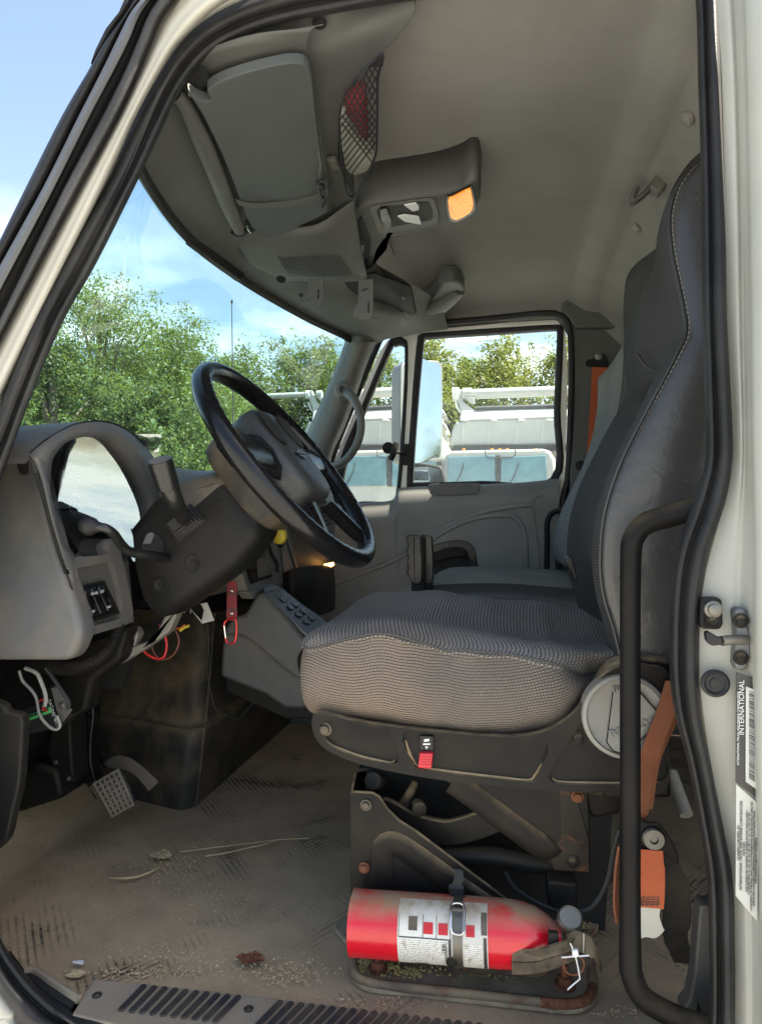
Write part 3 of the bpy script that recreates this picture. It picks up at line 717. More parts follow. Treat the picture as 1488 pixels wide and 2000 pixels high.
s2 = sticker('certification_label', q2, 'sticker_white'); tag(s2, 'white sticker with rows of small black print')
xd = (qpt(q2, .5, 0) - qpt(q2, .5, 1)).normalized(); yd = (qpt(q2, 0, .5) - qpt(q2, 1, .5)).normalized()
for u, sz, tx in ((.12, .0066, 'CHASSIS-CAB MFD. BY'), (.24, .0066, 'INTERNATIONAL TRUCK AND ENGINE CORPORATION'), (.38, .0052, 'DATE MFD.'), (.50, .0048, 'THIS CHASSIS CAB CONFORMS TO FEDERAL MOTOR VEHICLE SAFETY'), (.60, .0048, 'STANDARD NOS. 101, 102, 103, 104, 106, 108, 111, 113, 116, 120, 124, 205'), (.72, .0048, 'CONFORMITY OF THE FINAL VEHICLE WITH STANDARDS MAY BE SUBSTANTIALLY AFFECTED'), (.83, .0048, 'VEHICLE MAY CONFORM IF COMPLETED IN ACCORDANCE WITH INSTRUCTIONS'), (.92, .0048, 'THE MANUFACTURER OF THIS VEHICLE')):
    text('label_text', tx, qpt(q2, u, .5), sz * .62, xd, yd, 'sticker_black', s2)

# ---- engine cover between the foot wells
def TX(z): return -.75 - .10 * (z - FLOOR)
corner = [PZ(372, 1586, FLOOR + .001), P(383, 1440, 1.61), P(392, 1410, 1.64), P(402, 1300, 1.68), P(410, 1200, 1.72)]
rows = []
for c, dz in zip(corner, range(5)):
    f = c + Vector((-.42, .13, .0)); r_ = c + Vector((.012, .88, 0))
    b1 = c + Vector((-.075, .016, 0)); b2 = c + Vector((.0, .075, 0)); cc = c + Vector((-.016, .014, 0))
    rows.append([f, c + Vector((-.25, .075, 0)), b1, c + Vector((-.035, .006, 0)), cc, c + Vector((-.003, .034, 0)), b2, c + Vector((.005, .4, 0)), r_])
low = [[p + Vector((.012, -.012, 0)) for p in rows[0]]] + rows
for p in rows[1]: p.y -= .012; p.x += .012
surf('engine_cover', rows, 'cover_black', cab, ki=4, kj=4, uv=False, ang=180)
ct = rows[-1]
poly('firewall', [Vector((-1.22, .93, FLOOR - .05)), Vector((-1.22, 2.45, FLOOR - .05)), Vector((-1.02, 2.45, CAMZ + .12)), Vector((-1.02, .93, CAMZ + .12))], (-.03, 0, 0), 'black_void', cab, bevel=0)

# ================================================================== OVERHEAD CONSOLE, VISOR, NET
oh = thing('overhead_console', (-.35, 1.6, CAMZ + .7), 'dark grey moulded overhead shelf above the windscreen with perforated speaker panel and lamp pod', 'overhead console')
def Q(px, py, z): return PZ(px, py, CAMZ + z)
# header skin: from the glass edge back to the shelf edge, along the cab
front = [Vector((-.575, .985, CAMZ + .605)), P(275, 347, 1.13), P(367, 466, 1.39), P(472, 546, 1.645), P(592, 617, 1.955), P(678, 657, 2.19), Vector((-.44, 2.26, CAMZ + .60))]
b1 = [Vector((-.53, .985, CAMZ + .655)), Q(318, 235, .668), Q(455, 465, .655), Q(560, 535, .650), Q(650, 600, .645), Q(715, 640, .63), Vector((-.38, 2.26, CAMZ + .63))]
b2 = [Vector((-.47, .975, CAMZ + .70)), Q(372, 158, .700), Q(505, 450, .672), Q(600, 530, .662), Q(690, 585, .66), Q(770, 620, .645), Vector((-.33, 2.26, CAMZ + .64))]
b3 = [Vector((-.36, .965, CAMZ + .735)), Q(480, 125, .715), Q(590, 440, .69), Q(655, 515, .682), Q(715, 560, .70), Q(800, 600, .69), Vector((-.25, 2.26, CAMZ + .65))]
b4 = [Vector((-.25, .965, CAMZ + .745)), Q(600, 115, .735), Q(648, 400, .715), Q(690, 480, .72), Q(742, 520, .735), Q(850, 585, .72), Vector((-.16, 2.26, CAMZ + .66))]
surf('header_skin', [front, b1, b2, b3, b4], 'header_grey', oh, ki=5, kj=6, uv=False, ang=180)
# near lobe and shelf edge that sweeps round the net
li = [(398, 128, .752), (440, 124, .75), (500, 118, .748), (560, 115, .746), (592, 121, .745), (603, 140, .744), (612, 190, .742), (622, 250, .74), (632, 320, .736), (638, 380, .73), (644, 410, .725), (655, 438, .720)]
lo = [(440, 85, .765), (520, 40, .775), (620, 5, .785), (740, -25, .80), (806, 0, .772), (800, 42, .756), (740, 112, .744), (690, 180, .742), (664, 250, .74), (661, 310, .738), (672, 350, .735), (692, 392, .728)]
QL = lambda L, d: [Q(x, y, z + d) for x, y, z in L]
lm_ = [tuple(p + (q - p) * .5 for p, q in zip(a_, b_)) for a_, b_ in zip(li, lo)]
def up_(L, d, d2=0): return [p + Vector((0, 0, d)) for p in QL(L, 0)]
surf('shelf_edge', [up_(li, .03), up_(li, .004), [p + Vector((0, 0, -.001)) for p in [Q(*[c + (e - c) * .06 for c, e in zip(a_, b_)]) for a_, b_ in zip(li, lo)]], QL(lm_, -.002), [Q(*[c + (e - c) * .94 for c, e in zip(a_, b_)]) for a_, b_ in zip(li, lo)], up_(lo, .006), up_(lo, .06)], 'header_grey', oh, ki=3, kj=5, uv=False, ang=180)
lathe('clip_socket', [(.011, 0), (.010, .004), (0, .005)], Q(624, 44, .768), (0, 0, -1), 'black_void', oh, n=14)
# small latch on the shelf edge
box('latch', Q(651, 318, .722), (.018, .035, .012), 'plastic_greydark', oh, bevel=.003)
# visor recess edge + speaker box
spk_t = [(452, 470, .660), (500, 452, .664), (600, 445, .672), (690, 395, .70)]
spk_b = [(470, 508, .640), (560, 545, .636), (640, 543, .640), (716, 538, .652)]
sb_rows = [[Q(x, y, z) for x, y, z in r] for r in (
    [(448, 462, .667), (510, 446, .672), (610, 440, .680), (660, 412, .70), (690, 392, .715)],
    [(462, 480, .654), (520, 468, .656), (615, 458, .664), (668, 440, .684), (696, 430, .70)],
    [(478, 503, .645), (540, 498, .644), (620, 494, .650), (675, 492, .664), (706, 488, .69)],
    [(500, 522, .640), (548, 530, .636), (625, 538, .640), (685, 542, .648), (716, 536, .672)],
    [(520, 530, .650), (556, 546, .648), (630, 548, .652), (690, 548, .660), (718, 540, .70)])]
spk = surf('speaker_panel', sb_rows, 'header_grey', oh, ki=5, kj=5, uv=False, ang=180, thick=.004)
# perforations of the speaker panel
vs_, fs = [], []
pp = [(544 + 116 * i / 18 + 26 * j / 10, 501 - 4 * i / 18 + 37 * j / 10) for i in range(19) for j in range(11)]
for h_ in hits(spk, pp, .0032):
    if h_ is None: continue
    c, n_ = h_; s = len(vs_); u = XV - n_ * XV.dot(n_); u.normalize(); w_ = n_.cross(u)
    for a_ in range(8): vs_.append(c + u * (.0021 * math.cos(a_ * math.pi / 4)) + w_ * (.0042 * math.sin(a_ * math.pi / 4)))
    fs.append(tuple(range(s, s + 8)))
pf = mk('perforation', vs_, fs, 'black_void', spk, fix=False); pf['kind'] = 'stuff'
# dark pocket right of the speaker panel and the tunnel under the shelf
poly('side_pocket', [Q(x, y, .712) for x, y in ((694, 440), (706, 425), (724, 470), (722, 500), (716, 528), (708, 515), (690, 475))], (0, 0, .03), 'black_void', oh, bevel=.002)
tube('bare_wire', [Q(x, y, .700) for x, y in ((690, 478), (700, 482), (708, 478), (706, 496), (700, 500))], .0022, 'steel', oh, n=6)
poly('radio_pocket', [P(x, y, Y) for x, y, Y in ((545, 545, 1.78), (735, 535, 1.80), (800, 560, 2.0), (812, 612, 2.12), (740, 625, 2.13), (680, 600, 2.0), (560, 552, 1.80))], (0, .05, .02), 'black_void', oh, bevel=0)
# two hanging straps of the bracket
def strap(pts, Y, mat='plastic_greydark'):
    return poly('bracket_strap', [P(x, y, Y) for x, y in pts], (0, .006, 0), mat, oh, bevel=.0015)
a = strap(((601, 544), (632, 543), (632, 575), (628, 592), (622, 603), (606, 600), (594, 596), (596, 580), (602, 566)), 1.62)
poly('strap_slot', [P(x, y, 1.618) for x, y in ((620, 566), (623, 565), (623, 582), (620, 584))], (0, .003, 0), 'black_void', a, bevel=0)
bolt('screw', P(601, 586, 1.618), (0, -1, 0), .002, 'steel', a, h=.002)
b = strap(((700, 545), (729, 545), (729, 600), (728, 618), (720, 625), (700, 622), (690, 617), (692, 604), (699, 590)), 1.64)
poly('strap_slot', [P(x, y, 1.638) for x, y in ((718, 590), (721, 588), (721, 610), (718, 612))], (0, .003, 0), 'black_void', b, bevel=0)
poly('strap_slot', [P(x, y, 1.638) for x, y in ((706, 566), (718, 561), (718, 564), (706, 569))], (0, .003, 0), 'black_void', b, bevel=0)
lathe('eyelet', [(.012, 0), (.011, .003), (.006, .004), (0, .002)], P(549, 545, 1.60), (0, -.4, -1), 'plastic_black', oh, n=14)
lathe('eyelet', [(.006, 0), (.005, .003), (0, .003)], P(588, 576, 1.68), (0, -.4, -1), 'black_void', oh, n=12)
# closed storage bin under the far shelf
surf('storage_bin', [[P(x, y, Y) for x, y, Y in r] for r in (
    [(640, 588, 1.95), (660, 578, 1.93), (720, 573, 1.97), (760, 578, 2.02), (795, 608, 2.1)],
    [(655, 600, 1.98), (690, 596, 1.95), (740, 592, 2.0), (775, 598, 2.05), (800, 612, 2.12)],
    [(690, 622, 2.08), (715, 620, 2.04), (750, 616, 2.06), (780, 612, 2.09), (805, 618, 2.13)],
    [(705, 634, 2.14), (730, 634, 2.12), (760, 630, 2.12), (790, 626, 2.13), (812, 622, 2.15)])], 'plastic_greydark', oh, ki=4, kj=4, uv=False, ang=180)
tube('bin_gap', [P(x, y, Y - .012) for x, y, Y in ((716, 622, 2.05), (740, 619, 2.05), (770, 612, 2.07), (788, 607, 2.09))], [.0015, .004, .004, .001], 'black_void', oh, n=6)
# centre pod with the switch recess and the lit amber lamp
pod_top = [(694, 420), (706, 404), (730, 394), (800, 384), (855, 375), (898, 362), (924, 348), (935, 358), (938, 385), (930, 405), (905, 425), (860, 440), (800, 455), (750, 463), (735, 475), (722, 500), (716, 530), (704, 490), (700, 440)]
pr_ = [Q(x, y, .722) for x, y in pod_top]; cen = sum(pr_, Vector()) / len(pr_)
def prow_(s, z): return [Vector((cen.x + (p.x - cen.x) * s, cen.y + (p.y - cen.y) * s, CAMZ + z)) for p in cr_(pr_, 72, True)]
loft('lamp_pod', [prow_(1.01, .812), prow_(1.01, .745), prow_(1.0, .728), prow_(.965, .719), prow_(.85, .716), prow_(.5, .716)], 'header_grey', oh, cu=True, cap=True, uv=False, ang=180)
def podp(px, py, d=0): return Q(px, py, .7145 - d)
fr_ = poly('switch_recess', cr_([podp(x, y) for x, y in ((722, 405), (735, 400), (790, 392), (838, 386), (850, 392), (856, 415), (856, 428), (845, 438), (790, 448), (748, 454), (738, 450), (728, 425))], 48, True), (0, 0, -.003), 'plastic_grey', oh, bevel=.0015)
poly('recess_floor', cr_([podp(x, y, .0032) for x, y in ((736, 410), (745, 406), (795, 399), (832, 394), (840, 400), (845, 420), (838, 430), (790, 438), (755, 444), (746, 438), (738, 420))], 40, True), (0, 0, -.0008), 'plastic_black', fr_, bevel=0)
for q in (((789, 398), (812, 394), (818, 400), (818, 407), (806, 410)), ((776, 420), (790, 417), (818, 421), (822, 432), (822, 436), (790, 430))):
    poly('map_light', [podp(x, y, .0042) for x, y in q], (0, 0, -.004), 'clear_white', fr_, bevel=.001)
poly('rocker', [podp(x, y, .0042) for x, y in ((742, 404), (756, 402), (764, 428), (764, 440), (752, 444), (744, 425))], (0, 0, -.006), 'plastic_gloss', fr_, bevel=.001)
lm = poly('lamp_rim', cr_([podp(x, y) for x, y in ((870, 385), (880, 379), (915, 362), (922, 364), (929, 400), (922, 416), (895, 431), (880, 430), (874, 420))], 40, True), (0, 0, -.003), 'plastic_gloss', oh, bevel=.001)
poly('lamp_lens', cr_([podp(x, y, .003) for x, y in ((875, 388), (884, 382), (914, 367), (919, 369), (924, 398), (917, 413), (895, 426), (883, 425), (878, 416))], 40, True), (0, 0, -.004), 'amber_lens', lm, bevel=.0015)
# shelf rim running on to the far lobe
tube('shelf_rim', [Q(x, y, z) for x, y, z in ((716, 520, .725), (735, 545, .725), (770, 580, .72), (805, 600, .715), (850, 598, .71), (880, 580, .712), (897, 568, .715))], [.030, .026, .026, .030, .036, .032, .018], 'header_grey', oh, n=14, res=60, flat=(1, .7), upv=(0, 0, 1))
poly('far_lobe', cr_([Q(x, y, .712) for x, y in ((770, 590), (800, 600), (840, 590), (862, 556), (875, 549), (895, 551), (906, 566), (904, 580), (880, 605), (850, 625), (810, 640), (780, 625))], 50, True), (0, 0, .05), 'header_grey', oh, bevel=.010)
box('rim_latch', Q(783, 578, .690), (.022, .030, .02), 'plastic_greydark', oh, bevel=.003)

# sun visor
sv = thing('sun_visor', Q(520, 290, .70), 'grey fabric sun visor folded up with an elastic strap', 'sun visor')
vt = [(405, 140, .716), (440, 128, .716), (510, 120, .718), (570, 117, .722), (598, 124, .725), (608, 150, .725), (618, 230, .722), (630, 320, .715), (640, 396, .708), (632, 408, .706), (600, 425, .696), (548, 446, .685), (520, 447, .680), (498, 436, .675), (486, 425, .670), (472, 395, .668), (440, 315, .674), (400, 225, .684), (372, 172, .692), (372, 165, .694), (388, 176, .697), (410, 178, .702), (414, 168, .706)]
vp = cr_([Q(x, y, z - .012) for x, y, z in vt], 110, True)
A_ = np.array([[p.x, p.y, 1] for p in vp]); kf = np.linalg.lstsq(A_, np.array([p.z for p in vp]), rcond=None)[0]
vp = [Vector((p.x, p.y, float(kf[0] * p.x + kf[1] * p.y + kf[2]))) for p in vp]; vc = sum(vp, Vector()) / len(vp)
def vrow(s, dz): return [vc + (p - vc) * s + Vector((0, 0, dz)) for p in vp]
poly('visor_panel', [p + Vector((0, 0, .008)) for p in vp], (0, 0, -.017), 'visor_grey', sv, bevel=.007, seg=4)
strip('elastic_strap', [Q(x, y, z - .024) for x, y, z in ((462, 394, .668), (500, 402, .678), (560, 398, .694), (610, 388, .705), (636, 375, .710))], .022, Vector((-.1, 1, 0)), .0012, 'header_grey', sv)
tube('pivot_rod', [Q(x, y, z) for x, y, z in ((352, 152, .705), (362, 150, .704), (368, 165, .690), (374, 186, .682))], .0052, 'chrome', sv, n=10)
tube('pivot_rod', [Q(x, y, z) for x, y, z in ((484, 430, .665), (487, 445, .655), (492, 452, .652))], .0055, 'chrome', sv, n=10)
poly('rod_socket', [Q(x, y, .690) for x, y in ((360, 148), (400, 138), (412, 165), (380, 172))], (0, 0, .006), 'black_void', sv, bevel=0)
# visor rail in front of it
tube('visor_rail', [Q(x, y, z) for x, y, z in ((345, 185, .682), (365, 210, .678), (410, 310, .664), (450, 410, .655), (468, 448, .648))], [.012, .017, .017, .017, .014], 'header_grey', oh, n=12, res=40)
tube('rail_end', [Q(x, y, z - .006) for x, y, z in ((452, 452, .652), (464, 459, .648), (478, 456, .647), (480, 448, .650))], .004, 'plastic_black', oh, n=8)
# pen clipped to the visor edge
pe = thing('hanging_key', Q(630, 370, .70), 'small black key ring clipped to the edge of the sun visor', 'key ring')
tube('ring', [Q(x, y, .682) for x, y in ((622, 358), (632, 350), (638, 370), (634, 388), (624, 378))], .0024, 'wire_black', pe, n=6, closed=True)
tube('clip', [Q(x, y, .684) for x, y in ((620, 355), (630, 362), (640, 372), (638, 392), (630, 404))], .0035, 'plastic_black', pe, n=6)
tube('chain', [Q(x, y, .684) for x, y in ((622, 300), (626, 320), (624, 340), (628, 356))], .0018, 'steel', pe, n=6)

# cargo net, with a red and a pale cloth inside
NETO = [(748, 108), (738, 150), (737, 200), (736, 260), (734, 300), (722, 330), (706, 360), (694, 382), (684, 384), (676, 370), (670, 330), (665, 280), (663, 230), (672, 190), (690, 160), (715, 130)]
nt = thing('cargo_net', Q(700, 250, .70), 'black string net pouch hanging at the end of the overhead shelf', 'net')
def netz(px, py): return .715 - .045 * math.sin(max(0, min(1, (px - 660) / 80)) * math.pi) * math.sin(max(0, min(1, (py - 110) / 275)) * math.pi) ** .6
def inside(px, py):
    c = False; n = len(NETO); j = n - 1
    for i in range(n):
        xi, yi = NETO[i]; xj, yj = NETO[j]
        if (yi > py) != (yj > py) and px < (xj - xi) * (py - yi) / (yj - yi) + xi: c = not c
        j = i
    return c
segs = []
nn = 0
cell = lambda py: 9.5 if py > 230 else 14
ys = [108]; 
while ys[-1] < 388: ys.append(ys[-1] + (7.5 if ys[-1] > 210 else 11))
strands = []
for k_ in range(-6, 16):
    for sgn in (1, -1):
        pts = []
        for r_, y in enumerate(ys):
            ph = (r_ % 2) * .5
            x = 662 + (k_ + (r_ * .5 * sgn)) * 11.5 + (3 if sgn < 0 else 0)
            if inside(x, y): pts.append((x, y))
            else:
                if len(pts) > 1: strands.append(pts)
                pts = []
        if len(pts) > 1: strands.append(pts)
bmn = bmesh.new()
def bm_tube(bm, pts, r, n=5):
    fr = frames(pts); prev = None
    for i, c in enumerate(pts):
        T, u, w_ = fr[i]
        ring = [bm.verts.new(c + (u * math.cos(2 * math.pi * s / n) + w_ * math.sin(2 * math.pi * s / n)) * r) for s in range(n)]
        if prev:
            for s in range(n): bm.faces.new((prev[s], prev[(s + 1) % n], ring[(s + 1) % n], ring[s]))
        prev = ring
for pts in strands: bm_tube(bmn, [Q(x, y, netz(x, y)) for x, y in pts], .0013)
me = bpy.data.meshes.new('net_strings'); bmn.to_mesh(me); bmn.free(); ns = link('net_strings', me, 'rope_net', nt); ns['kind'] = 'stuff'
tube('net_hem', [Q(x, y, netz(x, y) - .002) for x, y in NETO], .0022, 'rope_net', nt, n=6, res=90, closed=True)
poly('net_tab', [Q(x, y, .706) for x, y in ((742, 107), (750, 106), (748, 130), (738, 131), (720, 132))], (0, 0, .004), 'rope_net', nt, bevel=0)
def cushion(name, out, z, mat, h=.03):
    p = cr_([Q(x, y, z) for x, y in out], 40, True); c = sum(p, Vector()) / len(p)
    return loft(name, [[c + (q - c) * s + Vector((0, 0, dz)) for q in p] for s, dz in ((.9, h), (1, .01), (.97, -.004), (.8, -.012), (.4, -.014), (.1, -.014))], mat, None, cu=True, cap=True, uv=False, ang=180)
tag(cushion('folded_cloth', ((672, 198), (685, 186), (712, 186), (718, 220), (720, 270), (708, 262), (694, 238), (680, 216)), .722, 'cloth_red'), 'dark red folded cloth stuffed in the net pouch', 'cloth')
tag(cushion('folded_cloth', ((666, 208), (678, 214), (694, 240), (712, 268), (728, 300), (726, 322), (705, 338), (680, 334), (670, 300), (665, 250)), .730, 'cloth_white'), 'off white folded cloth low in the net pouch', 'cloth')

# ================================================================== DASHBOARD
dash = thing('dashboard', (-.75, 1.6, FLOOR), 'grey moulded dashboard with arched instrument hood and rocker switches', 'dashboard')
# end panel beside the open door
ep = [(-190, 1290), (-190, 900), (-60, 866), (0, 858), (28, 862), (44, 869), (57, 893), (76, 934), (92, 1001), (110, 1070), (129, 1124), (147, 1180), (162, 1231), (157, 1250), (148, 1272), (138, 1288), (120, 1291)]
en = poly('end_panel', [P(x, y, 1.03) for x, y in ep], (0, .045, 0), 'plastic_grey', dash, bevel=.012, seg=4)
poly('finger_recess', cr_([P(x, y, 1.028) for x, y in ((32, 893), (42, 891), (51, 897), (55, 918), (52, 927), (42, 927), (36, 918))], 24, True), (0, .01, 0), 'black_void', en, bevel=.001)
# face strip between end panel and gauge lens, running down to the switch bezel
XG = -.775
def G(px, py, X=XG): return PX(px, py, X)
outer = [(57, 893), (62, 880), (85, 862), (110, 845), (140, 830), (170, 823), (200, 822), (230, 829), (255, 842), (280, 866), (300, 892), (318, 925), (332, 960), (338, 1000), (320, 1060), (280, 1095)]
inner = [(100, 940), (102, 905), (112, 884), (128, 866), (148, 857), (170, 853), (196, 854), (214, 858), (233, 870), (253, 891), (270, 912), (285, 938), (296, 966), (300, 1000), (285, 1050), (240, 1082)]
mid_ = [(74, 932), (78, 892), (96, 870), (118, 852), (144, 840), (170, 834), (198, 834), (224, 842), (248, 857), (270, 880), (288, 905), (305, 936), (317, 966), (321, 1000), (305, 1055), (260, 1088)]
loft('gauge_hood', [cri([G(x, y, -.725) + Vector((-.2, 0, -.03)) for x, y in outer], 4), cri([G(x, y, -.725) for x, y in outer], 4), cri([G(x, y, -.705) for x, y in mid_], 4), cri([G(x, y, -.712) for x, y in inner], 4), cri([G(x, y, -.712) + Vector((-.012, 0, 0)) for x, y in inner], 4), cri([G(x, y, -.712) + Vector((-.03, 0, 0)) for x, y in inner], 4)], 'plastic_grey', dash, uv=False, ang=180)
# hood top skin back to the glass
hs = [(52, 905), (85, 862), (140, 830), (200, 822), (255, 842), (300, 892), (335, 960)]
loft('hood_skin', [cri([G(x, y, -.724) for x, y in hs], 4), cri([G(x, y, -.715) + Vector((-.12, .0, -.005)) for x, y in hs], 4), cri([G(x, y, -.715) + Vector((-.26, .02, -.05)) for x, y in hs], 4)], 'plastic_grey', dash, uv=False, ang=180)
# concave clear gauge lens
k = NT('gauge_lens'); k.n.remove(k.b)
tr_n = k.new('BsdfTransparent'); tr_n.inputs[0].default_value = (.75, .75, .75, 1); gl_n = k.new('BsdfGlossy'); k.link(k.rng(k.noise(30, 5, .6), .4, .8, .01, .05), gl_n.inputs['Roughness'])
bn = k.new('Bump'); bn.inputs['Strength'].default_value = .06; bn.inputs['Distance'].default_value = .01; k.link(k.noise(6, 2), bn.inputs['Height']); k.link(bn.outputs[0], gl_n.inputs['Normal'])
lw_n = k.new('LayerWeight'); lw_n.inputs[0].default_value = .3
mx_n = k.new('MixShader'); k.link(k.rng(lw_n.outputs['Fresnel'], 0, .6, .13, .45), mx_n.inputs[0]); k.link(tr_n.outputs[0], mx_n.inputs[1]); k.link(gl_n.outputs[0], mx_n.inputs[2])
k.link(mx_n.outputs[0], k.o.inputs['Surface']); MATS['gauge_lens'] = k.m
LT, LB = 848., 1096.
lens_l = [(848, 118), (870, 105), (905, 98), (950, 97), (1000, 106), (1050, 122), (1096, 146)]
rows = []
for i in range(17):
    t = i / 16; py = LT + (LB - LT) * t; r_ = []
    xl = 96 + 50 * max(0, (t - .35) / .65) ** 1.4
    for j in range(15):
        u = j / 14; px = xl + (312 - xl) * u
        q = G(px, py, -.728); s = (t - .5)
        r_.append(Vector((-.733 + .98 * (q.z - CAMZ - .105) ** 2, q.y, q.z)))
    rows.append(r_)
loft('gauge_lens', rows, 'gauge_lens', dash, uv=False, ang=180)
poly('cluster_back', [G(x, y, -.84) for x, y in ((110, 880), (270, 880), (290, 930), (320, 1110), (130, 1110), (110, 1000))], (-.02, 0, 0), 'black_void', dash, bevel=0)
# dials behind the lens
def dial(px, py, r_):
    c = G(px, py, -.800); d_ = lathe('gauge_dial', [(r_, 0), (r_, .004), (r_ * .94, .005), (r_ * .93, .002), (0, .002)], c, XV, 'plastic_black', dash, n=28)
    bmd = bmesh.new()
    for i in range(13):
        a_ = R(-130 + i * 260 / 12); w_ = .0012 if i % 2 else .002
        rd = Vector((0, math.sin(a_), math.cos(a_))); tg = Vector((0, math.cos(a_), -math.sin(a_)))
        q_ = [c + XV * .0028 + rd * (r_ * f) + tg * (w_ * s_) for f, s_ in ((.74, -1), (.74, 1), (.88, 1), (.88, -1))]
        bmd.faces.new([bmd.verts.new(v_) for v_ in q_])
    a_ = R(-110); rd = Vector((0, math.sin(a_), math.cos(a_))); tg = Vector((0, math.cos(a_), -math.sin(a_)))
    bmd.faces.new([bmd.verts.new(c + XV * .0034 + v_) for v_ in (tg * .002, rd * r_ * .8, tg * -.002)])
    me = bpy.data.meshes.new('dial_marks'); bmd.to_mesh(me); bmd.free(); link('dial_marks', me, 'clear_white', d_, smooth=False)
for px, py, r_ in ((185, 905, .040), (245, 935, .040), (140, 930, .024), (145, 985, .024), (185, 985, .026), (225, 1000, .026), (262, 1015, .026)): dial(px, py, r_)
# face strip left of lens
surf('face_strip', [[G(x, y, X) for x, y, X in r] for r in (
    [(52, 884, -.72), (75, 934, -.715), (92, 1001, -.715), (112, 1070, -.71), (131, 1124, -.71), (150, 1180, -.705), (166, 1243, -.70)],
    [(64, 890, -.70), (84, 940, -.70), (99, 1005, -.70), (119, 1075, -.70), (140, 1120, -.70), (156, 1165, -.70), (174, 1240, -.69)],
    [(86, 900, -.70), (95, 948, -.705), (106, 1005, -.705), (124, 1062, -.705), (148, 1092, -.705), (152, 1120, -.72), (180, 1238, -.70)],
    [(102, 910, -.76), (101, 955, -.77), (111, 1003, -.77), (129, 1056, -.77), (150, 1088, -.77), (154, 1118, -.76), (182, 1238, -.73)])], 'plastic_grey', dash, ki=4, kj=5, uv=False, ang=180)
tube('trim_groove', [G(x, y, -.697) for x, y in ((70, 925), (84, 968), (98, 1020), (116, 1080), (130, 1120))], .0028, 'plastic_black', dash, n=6)
poly('trim_plug', [G(x, y, -.694) for x, y in ((122, 1111), (130, 1112), (134, 1121), (126, 1122))], (.004, 0, 0), 'plastic_black', dash, bevel=.001)
# switch bezel
bez = [(147, 1090), (170, 1087), (200, 1085), (212, 1078), (215, 1062), (224, 1052), (233, 1066), (240, 1095), (248, 1130), (256, 1165), (261, 1198), (256, 1213), (245, 1221), (215, 1230), (182, 1240), (168, 1243), (164, 1232), (157, 1190), (150, 1130)]
rec = [(152, 1112), (160, 1108), (214, 1099), (222, 1104), (234, 1150), (240, 1192), (236, 1206), (222, 1212), (182, 1222), (172, 1218), (160, 1160)]
XB = -.70
bz = poly('switch_bezel', cr_([G(x, y, XB) for x, y in bez], 76, True), (-.06, 0, 0), 'plastic_grey', dash, holes=[cr_([G(x, y, XB) for x, y in rec], 44, True)], bevel=.0045)
poly('bezel_floor', [G(x, y, XB - .011) for x, y in ((140, 1095), (250, 1080), (262, 1215), (165, 1240))], (-.01, 0, 0), 'plastic_greydark', bz, bevel=0)
blk = [(157, 1143), (200, 1134), (231, 1198), (180, 1214)]
sbk = poly('switch_block', [G(x, y, XB - .010) for x, y in blk], (.006, 0, 0), 'plastic_black', bz, bevel=.002)
def bp_(u, v_, X):
    a, b, c, d = [Vector(q) for q in blk]; t = a.lerp(b, u).lerp(d.lerp(c, u), v_); return G(t.x, t.y, X)
for i, (tx, ty) in enumerate((('', 'OFF'), ('PANEL', ''), ('ON', 'HEAT'))):
    u0, u1 = .05 + i * .31, .30 + i * .31
    def row_(v_, X): return [bp_(u0, v_, X), bp_(u1, v_, X)]
    sw = loft('rocker_switch', [row_(.12, XB - .006), row_(.14, XB + .003), row_(.30, XB + .005), row_(.55, XB - .001), row_(.80, XB + .007), row_(.86, XB + .008), row_(.9, XB - .004)], 'plastic_gloss', sbk, uv=False, thick=.003)
    xd = bp_(u1, .5, XB) - bp_(u0, .5, XB); yd = bp_(u0, 0, XB) - bp_(u0, 1, XB)
    if tx: text('switch_text', tx, bp_((u0 + u1) / 2, .30, XB + .0085), .0075, xd, yd, 'clear_white', sbk)
    if ty: text('switch_text', ty, bp_((u0 + u1) / 2, .76, XB + .0100), .0060, xd, yd, 'clear_white', sbk)
tube('panel_gap', [G(x, y, -.699) for x, y in ((58, 890), (78, 932), (94, 1000), (113, 1070), (132, 1124), (152, 1182), (167, 1240))], .0016, 'black_void', dash, n=5, res=50)
tube('panel_gap', [G(x, y, -.7225) for x, y in ((60, 884), (84, 863), (112, 845), (142, 830), (172, 823), (200, 822), (232, 830), (258, 845), (284, 870))], .0013, 'black_void', dash, n=5, res=60)
# main dash body right of the column
prof = [(-1.00, .13), (-.90, .165), (-.80, .175), (-.70, .170), (-.635, .145), (-.607, .105), (-.602, .04), (-.612, -.05), (-.625, -.13), (-.66, -.16), (-.80, -.17)]
rows = []
for y, dx, dz in ((1.40, -.045, -.01), (1.46, -.02, .0), (1.55, 0, 0), (1.75, .0, .004), (1.85, .005, .004), (1.98, .015, .004), (2.12, .045, 0), (2.24, .06, -.006), (2.33, .04, -.03)):
    rows.append([Vector((x + dx, y, CAMZ + z + dz - (.135 * max(0, min(1, (1.98 - y) / .22)) if (x > -.88 and z > .06) else 0))) for x, z in prof])
surf('dash_body', rows, 'plastic_grey', dash, ki=4, kj=3, uv=False, ang=180)
poly('dash_filler', [Vector((-.90, 1.06, CAMZ + .12)), Vector((-.90, 1.6, CAMZ + .12)), Vector((-.90, 1.6, CAMZ - .2)), Vector((-.90, 1.06, CAMZ - .2))], (-.05, 0, 0), 'black_void', dash, bevel=0)
